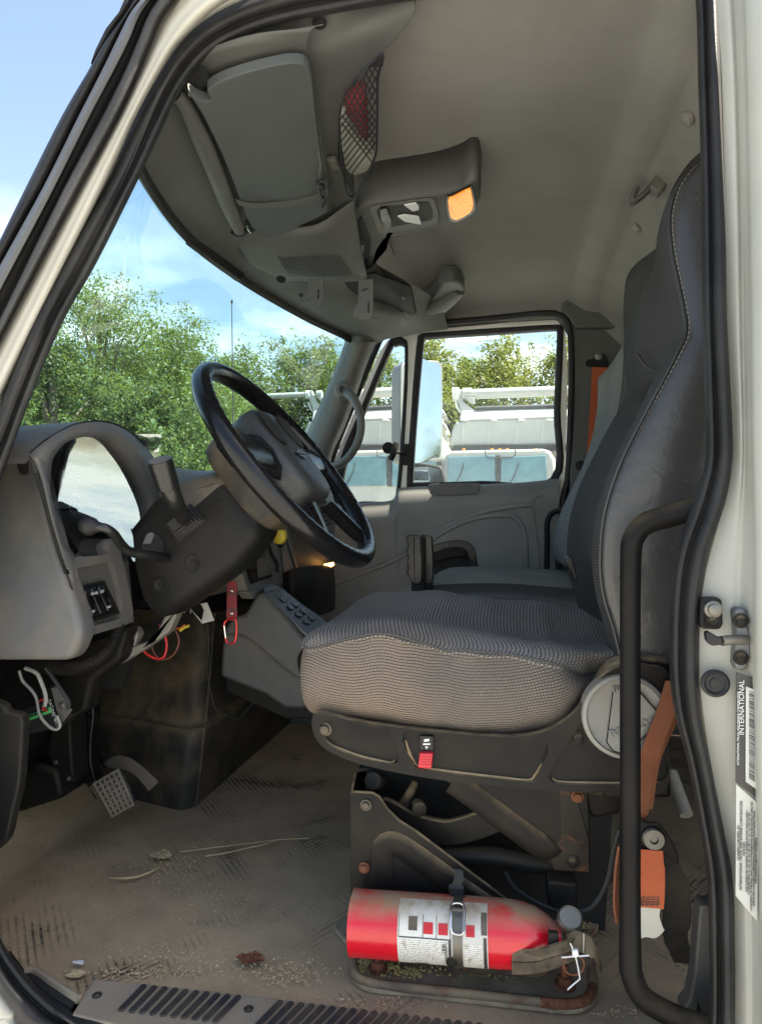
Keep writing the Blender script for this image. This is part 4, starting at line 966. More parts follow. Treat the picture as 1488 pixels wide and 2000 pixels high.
# centre stack
XC = -.585
def Cn(px, py, X=XC): return PX(px, py, X)
cs = poly('centre_panel', [Cn(x, y) for x, y in ((462, 1085), (476, 1030), (545, 1010), (561, 1022), (587, 1125), (582, 1132), (497, 1162), (484, 1156))], (-.05, 0, 0), 'panel_grey_lit', dash, bevel=.004)
poly('shelf_lip', [Cn(x, y, XC + .006) for x, y in ((486, 1156), (585, 1122), (588, 1130), (560, 1150), (495, 1170))], (-.03, 0, 0), 'panel_grey_lit', cs, bevel=.003)
poly('panel_inset', [Cn(x, y, XC + .002) for x, y in ((546, 1032), (556, 1028), (580, 1112), (554, 1122))], (.003, 0, 0), 'panel_grey_lit', cs, bevel=.001)
tube('inset_edge', [Cn(x, y, XC + .006) for x, y in ((553, 1028), (561, 1060), (578, 1112))], .0022, 'black_void', cs, n=6)
tube('panel_groove', [Cn(x, y, XC + .004) for x, y in ((524, 1056), (530, 1080), (541, 1100), (542, 1118))], .0045, 'black_void', cs, n=8)
sm_ = poly('radio_switch_bank', [Cn(x, y, XC + .001) for x, y in ((474, 1096), (516, 1083), (530, 1126), (489, 1141))], (.004, 0, 0), 'plastic_black', cs, bevel=.0015)
for q in (((478, 1098), (485, 1096), (496, 1132), (490, 1135)), ((487, 1097), (497, 1095), (496, 1113), (490, 1112))):
    poly('toggle', [Cn(x, y, XC + .006) for x, y in q], (.006, 0, 0), 'plastic_gloss', sm_, bevel=.0015)
poly('blank_key', [Cn(x, y, XC + .006) for x, y in ((500, 1092), (519, 1088), (527, 1122), (504, 1129))], (.003, 0, 0), 'plastic_greydark', sm_, bevel=.001)
bk2 = poly('switch_bank', [Cn(x, y, XC + .001) for x, y in ((490, 1078), (512, 1068), (516, 1080), (494, 1088))], (.005, 0, 0), 'plastic_black', cs, bevel=.001)
# valve knob socket and yellow knob
lathe('knob_socket', [(.030, 0), (.030, .006), (.024, .007), (.022, .002), (0, .002)], Cn(547, 1049, XC + .001), (1, 0, 0), 'plastic_gloss', cs, n=28)
kb = lathe('parking_brake_knob', [(.010, 0), (.010, .022), (.013, .030), (.021, .036), (.022, .044), (.018, .050), (.008, .052), (0, .052)], P(524, 1048, 1.58), (.35, .9, .05), 'yellow', dash, n=20); tag(kb, 'yellow brake valve knob')
# centre vent far right
vt_ = poly('vent_frame', [PX(x, y, -.515) for x, y in ((617, 966), (628, 962), (636, 968), (655, 1036), (650, 1044), (640, 1042), (618, 985))], (-.03, 0, 0), 'plastic_grey', dash, bevel=.004)
for i in range(7):
    t = .1 + i * .12
    a = PX(621 + 17 * t, 970 + 66 * t, -.512); b = PX(633 + 17 * t, 966 + 68 * t, -.512)
    tube('vent_slat', [a, b], .0045, 'black_void', vt_, n=6, res=3)
# lower right: glove box and knee panel
surf('glove_box', [[P(x, y, Y) for x, y, Y in r] for r in (
    [(552, 1120, 1.80), (575, 1110, 1.80), (610, 1105, 1.90), (640, 1105, 2.1), (652, 1112, 2.25)],
    [(553, 1160, 1.78), (577, 1155, 1.78), (612, 1150, 1.87), (645, 1150, 2.08), (655, 1150, 2.25)],
    [(556, 1200, 1.80), (580, 1205, 1.80), (612, 1205, 1.89), (645, 1195, 2.1), (654, 1190, 2.25)])], 'plastic_black', dash, uv=False, ang=180)
poly('courtesy_lamp', [P(x, y, 2.16) for x, y in ((632, 1102), (650, 1098), (652, 1104), (638, 1112))], (0, .01, 0), 'amber_small', dash, bevel=.001)
# under-dash parts: steel column bracket, cross rail
un = poly('column_bracket', [P(x, y, 1.30) for x, y in ((210, 1275), (232, 1230), (262, 1225), (270, 1240), (262, 1260), (300, 1250), (320, 1205), (355, 1180), (330, 1235), (280, 1270), (230, 1300), (215, 1292))], (0, .03, 0), 'cast_grey', dash, bevel=.004)
bolt('bracket_bolt', P(258, 1242, 1.298), (0, -1, 0), .006, 'steel', un)
lathe('clamp_screw', [(.004, 0), (.008, .002), (.008, .014), (.005, .015), (.005, .022), (0, .022)], P(246, 1255, 1.29), (-1, -.4, 0), 'steel', un, n=12)
poly('under_panel', [P(x, y, 1.26) for x, y in ((130, 1270), (250, 1225), (235, 1290), (180, 1330), (168, 1390), (150, 1400), (120, 1380), (110, 1310))], (0, .05, 0), 'plastic_black', dash, bevel=.01)
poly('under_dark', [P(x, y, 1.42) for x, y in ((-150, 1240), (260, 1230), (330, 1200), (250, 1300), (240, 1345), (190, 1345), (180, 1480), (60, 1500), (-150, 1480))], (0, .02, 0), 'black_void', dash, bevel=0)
# corrugated hose
hp = [P(x, y, Y) for x, y, Y in ((232, 1222, 1.20), (228, 1240, 1.19), (215, 1265, 1.18), (195, 1285, 1.17), (165, 1300, 1.16), (140, 1306, 1.16), (100, 1303, 1.17), (60, 1300, 1.18))]
hc = cr_(hp, 240); rr_ = [(.0130 if i % 4 < 2 else .0102) for i in range(240)]
tag(tube('corrugated_hose', hc, rr_, 'plastic_black', None, n=12, straight=True), 'black corrugated hose sagging under the dashboard', 'hose')

# ---- wiring module under the dash
wm = thing('wiring_module', P(90, 1400, 1.12), 'black electronic module with a green terminal strip under the dashboard', 'module')
mo = poly('module_body', [P(x, y, 1.14) for x, y in ((20, 1385), (100, 1340), (118, 1395), (142, 1395), (140, 1400), (118, 1420), (40, 1440), (35, 1445))], (0, .03, 0), 'plastic_black', wm, bevel=.003)
poly('module_label', [P(x, y, 1.138) for x, y in ((42, 1388), (95, 1368), (118, 1420), (46, 1436))], (0, .001, 0), 'sticker_black', wm, bevel=0)
poly('terminal_strip', [P(x, y, 1.134) for x, y in ((42, 1402), (96, 1381), (100, 1392), (44, 1413))], (0, .008, 0), 'green', wm, bevel=.001)
for i in range(9):
    t = i / 8; bolt('terminal_screw', P(46 + 48 * t, 1404 - 18 * t, 1.1335), (0, -1, 0), .0016, 'black_void', wm, h=.001)
dv = (P(110, 1418, 1.13) - P(96, 1380, 1.13))
text('module_text', 'DATA LINK', P(104, 1388, 1.136), .0085, dv, P(110, 1390, 1.13) - P(90, 1398, 1.13), 'clear_white', wm)
text('module_text', 'DC  BAT.', P(108, 1404, 1.136), .0085, dv, P(110, 1390, 1.13) - P(90, 1398, 1.13), 'clear_white', wm)
poly('mount_ear', [P(x, y, 1.13) for x, y in ((100, 1345), (112, 1340), (140, 1388), (122, 1412), (112, 1392))], (0, .004, 0), 'plastic_greydark', wm, bevel=.001)
bolt('mount_screw', P(123, 1377, 1.129), (0, -1, 0), .004, 'steel', wm, h=.003)
def cable(name, pts, r, mat, label, Y=1.12):
    return tag(tube(name, [P(q[0], q[1], q[2] if len(q) > 2 else Y) for q in pts], r, mat, None, n=8, res=len(pts) * 8), label, 'cable')
cable('grey_cable', ((38, 1310), (45, 1330), (62, 1348), (72, 1365), (78, 1395), (92, 1415), (108, 1425), (118, 1418), (112, 1398)), .0026, 'wire_grey', 'pale grey cable looping down to the module under the dashboard')
cable('grey_cable', ((50, 1305), (72, 1315), (82, 1335), (90, 1360), (88, 1380)), .0036, 'wire_grey', 'thick grey cable above the green terminal strip', 1.115)
cable('black_cable', ((90, 1305), (105, 1325), (122, 1350), (135, 1372), (134, 1385)), .0036, 'wire_black', 'thick black cable behind the module mounting ear', 1.11)
cable('red_lead', ((78, 1370), (84, 1366), (90, 1374), (84, 1384), (92, 1388)), .0018, 'wire_red', 'short red lead twisted at the green terminal strip', 1.115)
cable('red_cable', ((266, 1252), (285, 1275), (305, 1286), (320, 1283), (326, 1262), (322, 1238), (312, 1220)), .0028, 'wire_red', 'bright red cable looped below the steering column', 1.33)
cable('brown_cable', ((340, 1225), (350, 1250), (342, 1275), (322, 1288), (305, 1280), (297, 1260), (305, 1240), (320, 1226)), .0022, 'wire_brown', 'dark brown cable loop below the steering column', 1.36)
cable('thin_wire', ((404, 1215), (408, 1260), (405, 1310), (412, 1350), (422, 1385), (445, 1398), (465, 1404), (480, 1390), (503, 1362)), .0016, 'wire_black', 'thin black wire hanging down the engine cover', 1.60)
cable('orange_wire', ((318, 1225), (335, 1222), (350, 1228), (362, 1220)), .0022, 'belt_orange', 'orange wire in the bundle under the steering column', 1.37)
cable('yellow_lead', ((352, 1232), (360, 1226), (370, 1222)), .0028, 'yellow', 'short yellow lead in the bundle under the steering column', 1.37)
tag(poly('kick_panel', cr_([P(x, y, 1.0) for x, y in ((-120, 1370), (0, 1374), (6, 1388), (30, 1394), (44, 1402), (44, 1440), (38, 1530), (24, 1590), (14, 1636), (0, 1656), (-60, 1700), (-120, 1700))], 60, True), (0, .02, 0), 'plastic_black', None, bevel=.008), 'black plastic kick panel low in the front corner of the foot well', 'panel')

# ================================================================== STEERING COLUMN AND WHEEL
WC = P(566, 906, 1.276); tt, ss = .66, -.084
WN = Vector((math.cos(tt) * math.cos(ss), math.sin(ss) * math.cos(tt), math.sin(tt)))
WA = WN.cross(YV).normalized(); WB = WN.cross(WA)          # WA: in the side plane, WB: across the cab
if WA.z < 0: WA = -WA; 
WB = WN.cross(WA)
WR = .247
sw_ = thing('steering_wheel', WC, 'large black steering wheel with a glossy rim and padded hub', 'steering wheel')
rows = []
NS = 144; NR = 16
for i in range(NS):
    a_ = 2 * math.pi * i / NS; rad = WA * math.cos(a_) + WB * math.sin(a_)
    fl = .0007 * math.cos(a_ * 58) if (math.cos(a_) < .75) else 0
    row = []
    for s in range(NR):
        b_ = 2 * math.pi * s / NR
        rr = .0172 + (fl if (math.cos(b_) < .2) else 0)
        row.append(WC + rad * (WR - .017 + math.cos(b_) * rr) + WN * math.sin(b_) * rr * 1.12)
    rows.append(row)
loft('rim', rows, 'plastic_gloss', sw_, cu=True, cv=True, uv=False, ang=180)
def W(u, v_, n_=0): return WC + WA * u + WB * v_ + WN * n_
# hub pad: soft rounded slab
def hub_row(s, n_, pts): return [W(u * s, v_ * s, n_) for u, v_ in pts]
hubp = [(.118, -.05), (.125, 0), (.118, .05), (.06, .072), (.0, .08), (-.05, .076), (-.088, .055), (-.096, 0), (-.088, -.055), (-.05, -.076), (0, -.08), (.06, -.072)]
hubp = [(p.x, p.y) for p in cr_([Vector((a_, b_, 0)) for a_, b_ in hubp], 48, True)]
loft('hub_pad', [hub_row(.9, -.045, hubp), hub_row(.98, -.030, hubp), hub_row(1.0, -.008, hubp), hub_row(.97, .012, hubp), hub_row(.88, .024, hubp), hub_row(.55, .028, hubp), hub_row(.1, .029, hubp)], 'leather_dark', sw_, cu=True, cap=True, uv=False, ang=180)
def emb(pts, n_=.0300): return [W(u, v_, n_) for u, v_ in pts]
e1 = poly('emblem', emb(((.0, .032), (.012, .0), (.0, -.032), (-.012, .0))), WN * .0015, 'plastic_gloss', sw_, bevel=0)
poly('emblem_bar', emb(((.0, .034), (.002, 0), (.0, -.034), (-.002, 0)), .0318), WN * .0008, 'plastic_grey', e1, bevel=0)
for sg in (-1, 1):
    loft('spoke', [[W(u + du, sg * v_, n_) for du, n_ in ((.045 * w, -.012), (.03 * w, .006), (0, .012), (-.03 * w, .006), (-.045 * w, -.012), (-.02 * w, -.024), (.02 * w, -.024))] for u, v_, n_, w in ((.02, .06, 0, 1.3), (.02, .13, 0, 1.05), (.02, .18, 0, .85), (.02, .222, 0, 1.05))], 'plastic_gloss', sw_, cu=True, uv=False, ang=180)
for sg in (-1, 1):
    loft('lower_spoke', [[W(-.1 + u, sg * v_ + sg * dv, n_ + dn) for dv, dn in ((.022, -.01), (.012, .008), (-.012, .008), (-.022, -.01), (0, -.022))] for u, v_, n_ in ((.0, .06, 0), (-.05, .10, 0), (-.085, .13, 0))], 'plastic_gloss', sw_, cu=True, uv=False, ang=180)
for v_ in (-.045, .045):
    poly('thumb_pad', cr_([W(u, v_ + q, .0265) for u, q in ((.095, -.02), (.10, .0), (.095, .02), (.04, .022), (.02, .0), (.04, -.022))], 30, True), WN * .004, 'plastic_black', sw_, bevel=.0015)
# collar under the wheel (textured black drum)
colp = [(.105, -.065), (.11, 0), (.105, .085), (.04, .105), (-.045, .105), (-.086, .078), (-.094, 0), (-.086, -.055), (-.05, -.045), (.04, -.05)]
colp = [(p.x, p.y) for p in cr_([Vector((a_, b_, 0)) for a_, b_ in colp], 44, True)]
cl = loft('hub_drum', [hub_row(.88, -.100, colp), hub_row(.97, -.092, colp), hub_row(1.0, -.082, colp), hub_row(1.03, -.055, colp), hub_row(1.02, -.032, colp), hub_row(.9, -.025, colp)], 'cover_black', sw_, cu=True, cap=True, uv=False, ang=180)
for u, n_ in ((.072, -.055), (.05, -.072)):
    lathe('drum_hole', [(.0055, 0), (.0055, .0015), (0, .0015)], W(u, -.1075 + .02 * (u - .04) / .06, n_), -WB if WB.y > 0 else WB, 'black_void', cl, n=12)

sc = thing('steering_column', W(0, 0, -.3), 'black steering column shroud with a gear lever and a bent tilt lever', 'steering column')
# shroud: sections along the column axis
def sec(n_, ua, ub, va, vb, rad=.03):
    c = [(ua, va), (ua, vb), (ub, vb), (ub, va)]; out = []
    for k_, (u, v_) in enumerate(c):
        cu_ = (u - rad if u == max(ua, ub) else u + rad); cv_ = (v_ - rad if v_ == max(va, vb) else v_ + rad)
        a0 = {(True, False): -math.pi / 2, (True, True): 0., (False, True): math.pi / 2, (False, False): math.pi}[(u == max(ua, ub), v_ == max(va, vb))]
        for s in range(6):
            a_ = a0 + (math.pi / 2) * s / 5; out.append(W(cu_ + rad * math.cos(a_), cv_ + rad * math.sin(a_), n_))
    return out
shr = [sec(-.086, .035, -.078, -.005, .085, .03), sec(-.092, .045, -.090, -.005, .098, .03), sec(-.11, .060, -.100, -.005, .104, .03), sec(-.17, .086, -.113, -.005, .106, .03), sec(-.23, .093, -.109, -.005, .106, .03), sec(-.30, .083, -.104, -.005, .104, .03), sec(-.34, .025, -.10, -.005, .10, .03), sec(-.365, -.02, -.088, -.005, .09, .025)]
sh = loft('shroud', shr, 'plastic_black', sc, cu=True, cap=True, uv=False, ang=60)
upper = [sec(n_ , ua + .0016, .008, -.005, vb + .0016, .028) for n_, ua, vb in ((-.0875, .038, .087), (-.093, .046, .0985), (-.11, .0605, .1045), (-.17, .0865, .1065), (-.20, .090, .1065))]
loft('shroud_cap', upper, 'shroud_dusty', sh, cu=True, cap=True, uv=False, ang=60)
def S(u, n_, d=.0): return W(u, (-.106 if WB.y > 0 else .106) - (d if WB.y > 0 else -d), n_)
nrm = -WB if WB.y > 0 else WB
def near_hit(px, py, d=0):      # point on the near flank of the shroud
    o = S(0, -.3); dd = ray(px, py); t = (o - CAM).dot(nrm) / dd.dot(nrm); return CAM + dd * t + nrm * d
for px, py, s in ((378, 1100, 1), (314, 1143, .8)):
    lathe('screw_well', [(.018 * s, 0), (.016 * s, .0015), (.010 * s, .001), (0, -.004)], near_hit(px, py, .0), nrm, 'plastic_black', sh, n=20)
poly('shroud_window', [near_hit(x, y, .001) for x, y in ((276, 1088), (280, 1062), (288, 1042), (298, 1038), (310, 1044), (322, 1060), (320, 1075), (300, 1092))], nrm * .001, 'black_void', sh, bevel=0)
poly('window_glint', [near_hit(x, y, .002) for x, y in ((281, 1062), (289, 1043), (298, 1039), (303, 1044), (296, 1062))], nrm * .001, 'plate_grey', sh, bevel=0)
tube('shroud_seam', [near_hit(x, y, .001) for x, y in ((392, 998), (412, 985), (420, 978), (434, 978))], .0013, 'black_void', sh, n=5, straight=True)
# gear lever boot and lever
bo = [(326, 1024), (374, 984), (404, 1016), (352, 1058)]
bc = near_hit(366, 1018)
for_rows = []
for s, h in ((1.0, 0), (1.0, .004), (.90, .005), (.92, .011), (.78, .012), (.80, .018), (.66, .019), (.66, .026), (.50, .027), (.48, .036)):
    for_rows.append([bc + (near_hit(x, y) - bc) * s + nrm * h for x, y in [(326 + (374 - 326) * t, 1024 + (984 - 1024) * t) for t in (0, .33, .66)] + [(374 + 30 * t, 984 + 32 * t) for t in (0, .5)] + [(404 - 52 * t, 1016 + 42 * t) for t in (0, .33, .66)] + [(352 - 26 * t, 1058 - 34 * t) for t in (0, .5)]])
lv = tube('gear_lever', [bc + nrm * .005, P(345, 985, 1.09), P(325, 935, 1.06), P(319, 915, 1.05), P(314, 898, 1.045)], [.016, .0140, .0140, .017, .017], 'lever_black', sc, n=20, res=40)
loft('lever_boot', for_rows, 'rubber', lv, cu=True, uv=False, cap=True, ang=50)
gt = lathe('lever_grip', [(.0175, -.05), (.0190, -.049), (.0205, -.004), (.0195, .0), (.0185, .0002), (.017, .0015), (0, .002)], P(313, 899, 1.043), (P(313, 899, 1.043) - P(327, 945, 1.062)), 'lever_black', lv, n=28)
gd = (P(313, 899, 1.043) - P(327, 945, 1.062)).normalized()
lathe('grip_cap', [(.0178, 0), (.0178, .001), (.0168, .0018), (0, .0024)], P(313, 899, 1.043) + gd * .0004, gd, 'plastic_greydark', lv, n=28)
# tilt lever with ball
tl_ = tube('tilt_lever', [P(x, y, Y) for x, y, Y in ((182, 1028, 1.03), (205, 1031, 1.035), (222, 1042, 1.05), (238, 1064, 1.08), (256, 1078, 1.10), (300, 1086, 1.14), (330, 1092, 1.20))], [.0075, .0080, .0082, .0085, .0088, .009, .009], 'lever_black', sc, n=12, res=60)
lathe('lever_ball', [(0, -.0165), (.008, -.0145), (.0138, -.009), (.0165, 0), (.0138, .009), (.0095, .0145), (.0085, .018), (.008, .020)], P(174, 1027, 1.03), (P(205, 1031, 1.035) - P(174, 1027, 1.03)), 'rubber', tl_, n=24)

# key, ring, strap, carabiner
kl = thing('key_lanyard', P(452, 1160, 1.42), 'dark red strap key fob with a red carabiner hanging from the ignition', 'key fob')
tube('key', [P(458, 1105, 1.43), P(452, 1122, 1.42)], .003, 'chrome', kl, n=6)
tube('key_ring', [P(452 + 10 * math.cos(a_), 1124 + 9 * math.sin(a_), 1.42) for a_ in [i * .524 for i in range(12)]], .0012, 'steel', kl, n=6, closed=True)
sp_k = poly('strap', [P(x, y, 1.42) for x, y in ((444, 1135), (462, 1135), (463, 1205), (461, 1212), (444, 1212), (442, 1205))], (0, .004, 0), 'maroon', kl, bevel=.001)
for py in (1154, 1198): bolt('rivet', P(453, py, 1.419), (0, -1, 0), .0022, 'chrome', sp_k, h=.002)
for py in (1160, 1191): poly('strap_band', [P(x, y, 1.4185) for x, y in ((443, py - 2), (463, py - 2), (463, py + 1), (443, py + 1))], (0, .001, 0), 'sticker_black', sp_k, bevel=0)
tube('carabiner', [P(x, y, 1.42) for x, y in ((442, 1212), (450, 1209), (461, 1211), (462, 1235), (459, 1252), (452, 1257), (444, 1254), (440, 1240), (438, 1222))], .0026, 'carabiner_red', kl, n=8, closed=True, res=60)
tube('gate', [P(438, 1222, 1.416), P(441, 1246, 1.416)], .0026, 'chrome', kl, n=8, res=3)
cardo = thing('printed_card', P(392, 1195, 1.44), 'small white printed card and black tag hanging under the column shroud', 'card')
poly('card', [P(x, y, 1.44) for x, y in ((367, 1183), (405, 1177), (419, 1212), (395, 1218))], (0, .001, 0), 'sticker_white', cardo, bevel=0)
poly('black_tag', [P(x, y, 1.437) for x, y in ((368, 1184), (392, 1180), (398, 1192), (394, 1212))], (0, .001, 0), 'plastic_gloss', cardo, bevel=0)

# ================================================================== PEDALS
bp = thing('brake_pedal', P(225, 1545, 1.36), 'large brake pedal with a muddy square grid rubber pad', 'pedal')
poly('arm', [P(x, y, 1.40) for x, y in ((172, 1310), (182, 1335), (184, 1400), (178, 1450), (178, 1490), (188, 1525), (196, 1565), (184, 1560), (160, 1520), (140, 1470), (125, 1390), (140, 1330))], (0, .03, 0), 'plastic_gloss', bp, bevel=.004)
pc = [(174, 1538), (183, 1527), (232, 1500), (240, 1508), (254, 1535), (264, 1560), (264, 1578), (240, 1592), (222, 1599), (214, 1590), (195, 1565)]
def BPt(u, v_, d=0):      # u along the top edge, v down the pad; pad curves away at both ends
    a, b, c, d_ = Vector((183, 1530)), Vector((231, 1502)), Vector((262, 1572)), Vector((220, 1596))
    q = a.lerp(b, u).lerp(d_.lerp(c, u), v_); bow = .012 * (1 - (2 * v_ - 1) ** 2)
    return P(q.x, q.y, 1.335 - bow - d)
loft('pad', [[BPt(u, v_, 0) for u in (0, .25, .5, .75, 1)] for v_ in (0, .2, .4, .6, .8, 1)], 'rubber_rough', bp, uv=False, thick=.014, off=1)
MATS['pad_dust'] = M('pad_dust', (.16, .138, .11), .9, dust=.5, grain=.6, gscale=300).m
for i in range(6):
    u = .02 + i * .192; tube('pad_rib', [BPt(u, v_, .001) for v_ in (0, .25, .5, .75, 1)], .0030, 'pad_dust', bp, n=6)
for i in range(8):
    v_ = .02 + i * .137; tube('pad_rib', [BPt(0, v_, .001), BPt(.5, v_, .001), BPt(1, v_, .001)], .0030, 'pad_dust', bp, n=6)
loft('pad_side', [[P(x, y, Y) for x, y, Y in ((174, 1538, 1.35), (195, 1566, 1.345), (214, 1594, 1.35))], [P(x, y, Y) for x, y, Y in ((184, 1530, 1.335), (203, 1562, 1.325), (220, 1598, 1.335))]], 'pad_dust', bp, uv=False)
ap = thing('accelerator_pedal', P(260, 1500, 1.5), 'curved ribbed dusty accelerator pedal', 'pedal')
def APt(u, v_, d=0):
    L = [(205, 1495), (222, 1500), (246, 1504), (268, 1517), (291, 1545)]; Rr = [(203, 1490), (226, 1477), (254, 1481), (284, 1503), (310, 1527)]
    L = cri([Vector((x, y, 0)) for x, y in L], 6); Rr = cri([Vector((x, y, 0)) for x, y in Rr], 6)
    i = int(v_ * (len(L) - 1)); q = L[i].lerp(Rr[i], u); return P(q.x, q.y, 1.47 - d - .03 * math.sin(v_ * 2.2))
loft('pad', [[APt(u, v_ / 24) for u in (0, .5, 1)] for v_ in range(25)], 'pad_dust', ap, uv=False, thick=.003, off=0)
for i in range(7):
    u = .06 + i * .147; tube('pad_rib', [APt(u, v_ / 8, .002) for v_ in range(1, 9)], .0020, 'pad_dust', ap, n=5, res=24)
tube('lever', [APt(.3, .05, -.01), P(200, 1480, 1.50), P(180, 1470, 1.55)], .008, 'plastic_black', ap, n=8)
fl = thing('pedal_bracket', P(120, 1480, 1.3), 'black pedal mounting box with small bolts beside the brake arm', 'bracket')
poly('housing', [P(x, y, 1.34) for x, y in ((90, 1470), (110, 1380), (135, 1375), (140, 1470), (145, 1530), (108, 1522))], (0, .06, 0), 'plastic_black', fl, bevel=.006)
poly('foot_ramp', [P(x, y, 1.33) for x, y in ((40, 1520), (70, 1492), (110, 1505), (122, 1560), (30, 1590))], (0, .1, 0), 'plastic_black', fl, bevel=.01)
for px, py in ((110, 1488), (135, 1520)): bolt('housing_bolt', P(px, py, 1.338), (0, -1, 0), .004, 'steel', fl, h=.004)

# ================================================================== FLOOR CONSOLE
fc = thing('floor_console', P(520, 1380, 1.6), 'charcoal centre console sloping rearward with a grey gear selector plate', 'console')
poly('console_body', [P(x, y, 1.57) for x, y in ((430, 1322), (434, 1262), (440, 1225), (458, 1205), (478, 1200), (490, 1180), (500, 1163), (512, 1156), (600, 1255), (606, 1290), (606, 1380), (590, 1386), (555, 1384), (520, 1358))], (0, .16, 0), 'plastic_greydark', fc, bevel=.012)
poly('console_foot', [P(x, y, 1.60) for x, y in ((440, 1320), (520, 1340), (560, 1370), (640, 1400), (560, 1405), (442, 1352))], (0, .13, 0), 'plastic_black', fc, bevel=.004)
tube('side_bead', [P(x, y, 1.568) for x, y in ((448, 1240), (480, 1245), (510, 1268), (560, 1310), (600, 1335))], .006, 'plastic_greydark', fc, n=8, flat=(1, .5))
def CP(u, v_, d=0):      # on the sloping top: u across the cab, v rearwards
    a, b = P(506, 1158, 1.585), P(540, 1146, 1.725); c, e = P(604, 1252, 1.585), P(640, 1222, 1.725)
    n_ = (c - a).cross(b - a).normalized(); n_ = n_ if n_.z > 0 else -n_
    return a.lerp(b, u).lerp(c.lerp(e, u), v_) + n_ * d
tp = poly('selector_plate', cr_([CP(u, v_, .001) for u, v_ in ((.1, .03), (.5, -.03), (.9, .03), (.94, .5), (.92, 1.0), (.08, 1.0), (.06, .5))], 40, True), (CP(.5, .5, .008) - CP(.5, .5, .001)), 'plate_grey', fc, bevel=.002)
for u, v_ in ((.38, .44), (.66, .44), (.38, .60), (.66, .60), (.38, .76), (.66, .76)):
    ky = poly('selector_key', cr_([CP(u + .11 * math.cos(a_), v_ + .055 * math.sin(a_), .0085) for a_ in [i * .524 for i in range(12)]], 20, True), CP(u, v_, .011) - CP(u, v_, .0085), 'plastic_gloss', tp, bevel=.0008)
poly('selector_display', [CP(u, v_, .0085) for u, v_ in ((.35, .22), (.72, .20), (.72, .30), (.35, .32))], CP(.5, .5, .010) - CP(.5, .5, .0085), 'plastic_gloss', tp, bevel=.0006)

# ================================================================== DRIVER SEAT
ds = thing('driver_seat', (-.05, 1.31, FLOOR), 'driver suspension seat with woven grey cushion and tall black mesh back', 'seat')
def wob(v):
    f = noise.noise(Vector((v.x * 11, v.y * 5, v.z * 11))); g = noise.noise(Vector((v.x * 30, v.y * 9, v.z * 16 + 4)))
    return v + Vector((noise.noise(v * 7) * .007, noise.noise(v * 7 + Vector((3, 1, 0))) * .006 + g * .0022, f * .009 + g * .003))
def cush(name, X, ring, mat, par, yc, w, disp=None):
    rows = []
    for x, fw_, top, bot_, pinch in X:
        r_ = []
        for u, h in ring:
            z = bot_ + (top - bot_) * h; r_.append(Vector((x + fw_ * (1 - abs(2 * h - 1)), yc + u * w * pinch, CAMZ + z)))
        rows.append(r_)
    return rows
# visible surfaces are split at the piped edge: side band and top panel
XS = [-.312, -.285, -.20, -.10, .0, .09, .16, .215]
edge = [(592, 1268, 1.085), (608, 1270, 1.062), (680, 1253, 1.044), (745, 1241, 1.040), (820, 1256, 1.042), (870, 1272, 1.048), (900, 1272, 1.042), (1010, 1285, 1.044), (1085, 1302, 1.052), (1128, 1316, 1.085), (1160, 1310, 1.12), (1230, 1300, 1.15)]
mid2 = [(588, 1300, 1.088), (600, 1312, 1.058), (680, 1310, 1.036), (750, 1318, 1.030), (820, 1330, 1.030), (870, 1336, 1.030), (900, 1338, 1.030), (1010, 1345, 1.034), (1095, 1345, 1.042), (1138, 1335, 1.07), (1170, 1326, 1.12), (1235, 1320, 1.15)]
mid1 = [(590, 1345, 1.10), (602, 1360, 1.062), (680, 1372, 1.040), (750, 1382, 1.034), (820, 1388, 1.034), (870, 1391, 1.034), (900, 1392, 1.034), (1000, 1396, 1.038), (1085, 1388, 1.046), (1128, 1360, 1.075), (1162, 1345, 1.12), (1235, 1340, 1.15)]
low_ = [(600, 1376, 1.13), (612, 1393, 1.085), (690, 1406, 1.07), (750, 1416, 1.066), (820, 1424, 1.056), (870, 1428, 1.056), (900, 1430, 1.056), (1000, 1434, 1.068), (1070, 1424, 1.075), (1112, 1396, 1.09), (1155, 1365, 1.13), (1235, 1360, 1.15)]
base_ = [(620, 1372, 1.2), (630, 1390, 1.15), (690, 1402, 1.14), (750, 1408, 1.13), (820, 1415, 1.13), (870, 1418, 1.13), (900, 1420, 1.13), (1000, 1424, 1.13), (1065, 1414, 1.13), (1100, 1385, 1.14), (1150, 1370, 1.17), (1235, 1365, 1.17)]
pr2 = lambda rows: [[P(*q) for q in r] for r in rows]
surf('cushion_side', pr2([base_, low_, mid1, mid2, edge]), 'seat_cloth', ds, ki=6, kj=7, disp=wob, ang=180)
# front roll and top panel: from the piped edge over to the far side
e3 = [P(*q) for q in edge]
def topz(x, y): return 0
rows = [[p + Vector((0, 0, -.004)) for p in e3], e3]
for k_, (dy, dz) in enumerate(((.02, .006), (.07, .012), (.15, .008), (.24, .006), (.33, .016), (.41, .030), (.455, .026), (.48, -.01), (.49, -.06))):
    r_ = []
    for i, p in enumerate(e3):
        u = i / (len(e3) - 1); fx = -.018 * math.sin(min(1, dy / .5) * math.pi) if i == 0 else 0
        lift = dz * (.35 if i == 0 else (.75 if i == 1 else 1.0)) - (.028 * math.exp(-((dy - .2) / .12) ** 2) * max(0, (u - .35)))
        zz = p.z * .35 + (CAMZ - .172 - .035 * max(0, u - .4)) * .65 if 0 < i else p.z - .006
        r_.append(Vector((p.x + fx - (.02 if i == 0 else 0) * math.sin(dy * 6), p.y * .35 + 1.062 * .65 + dy, zz + lift)))
    rows.append(r_)
surf('cushion_top', rows, 'seat_cloth_top', ds, ki=5, kj=7, disp=wob, ang=180)
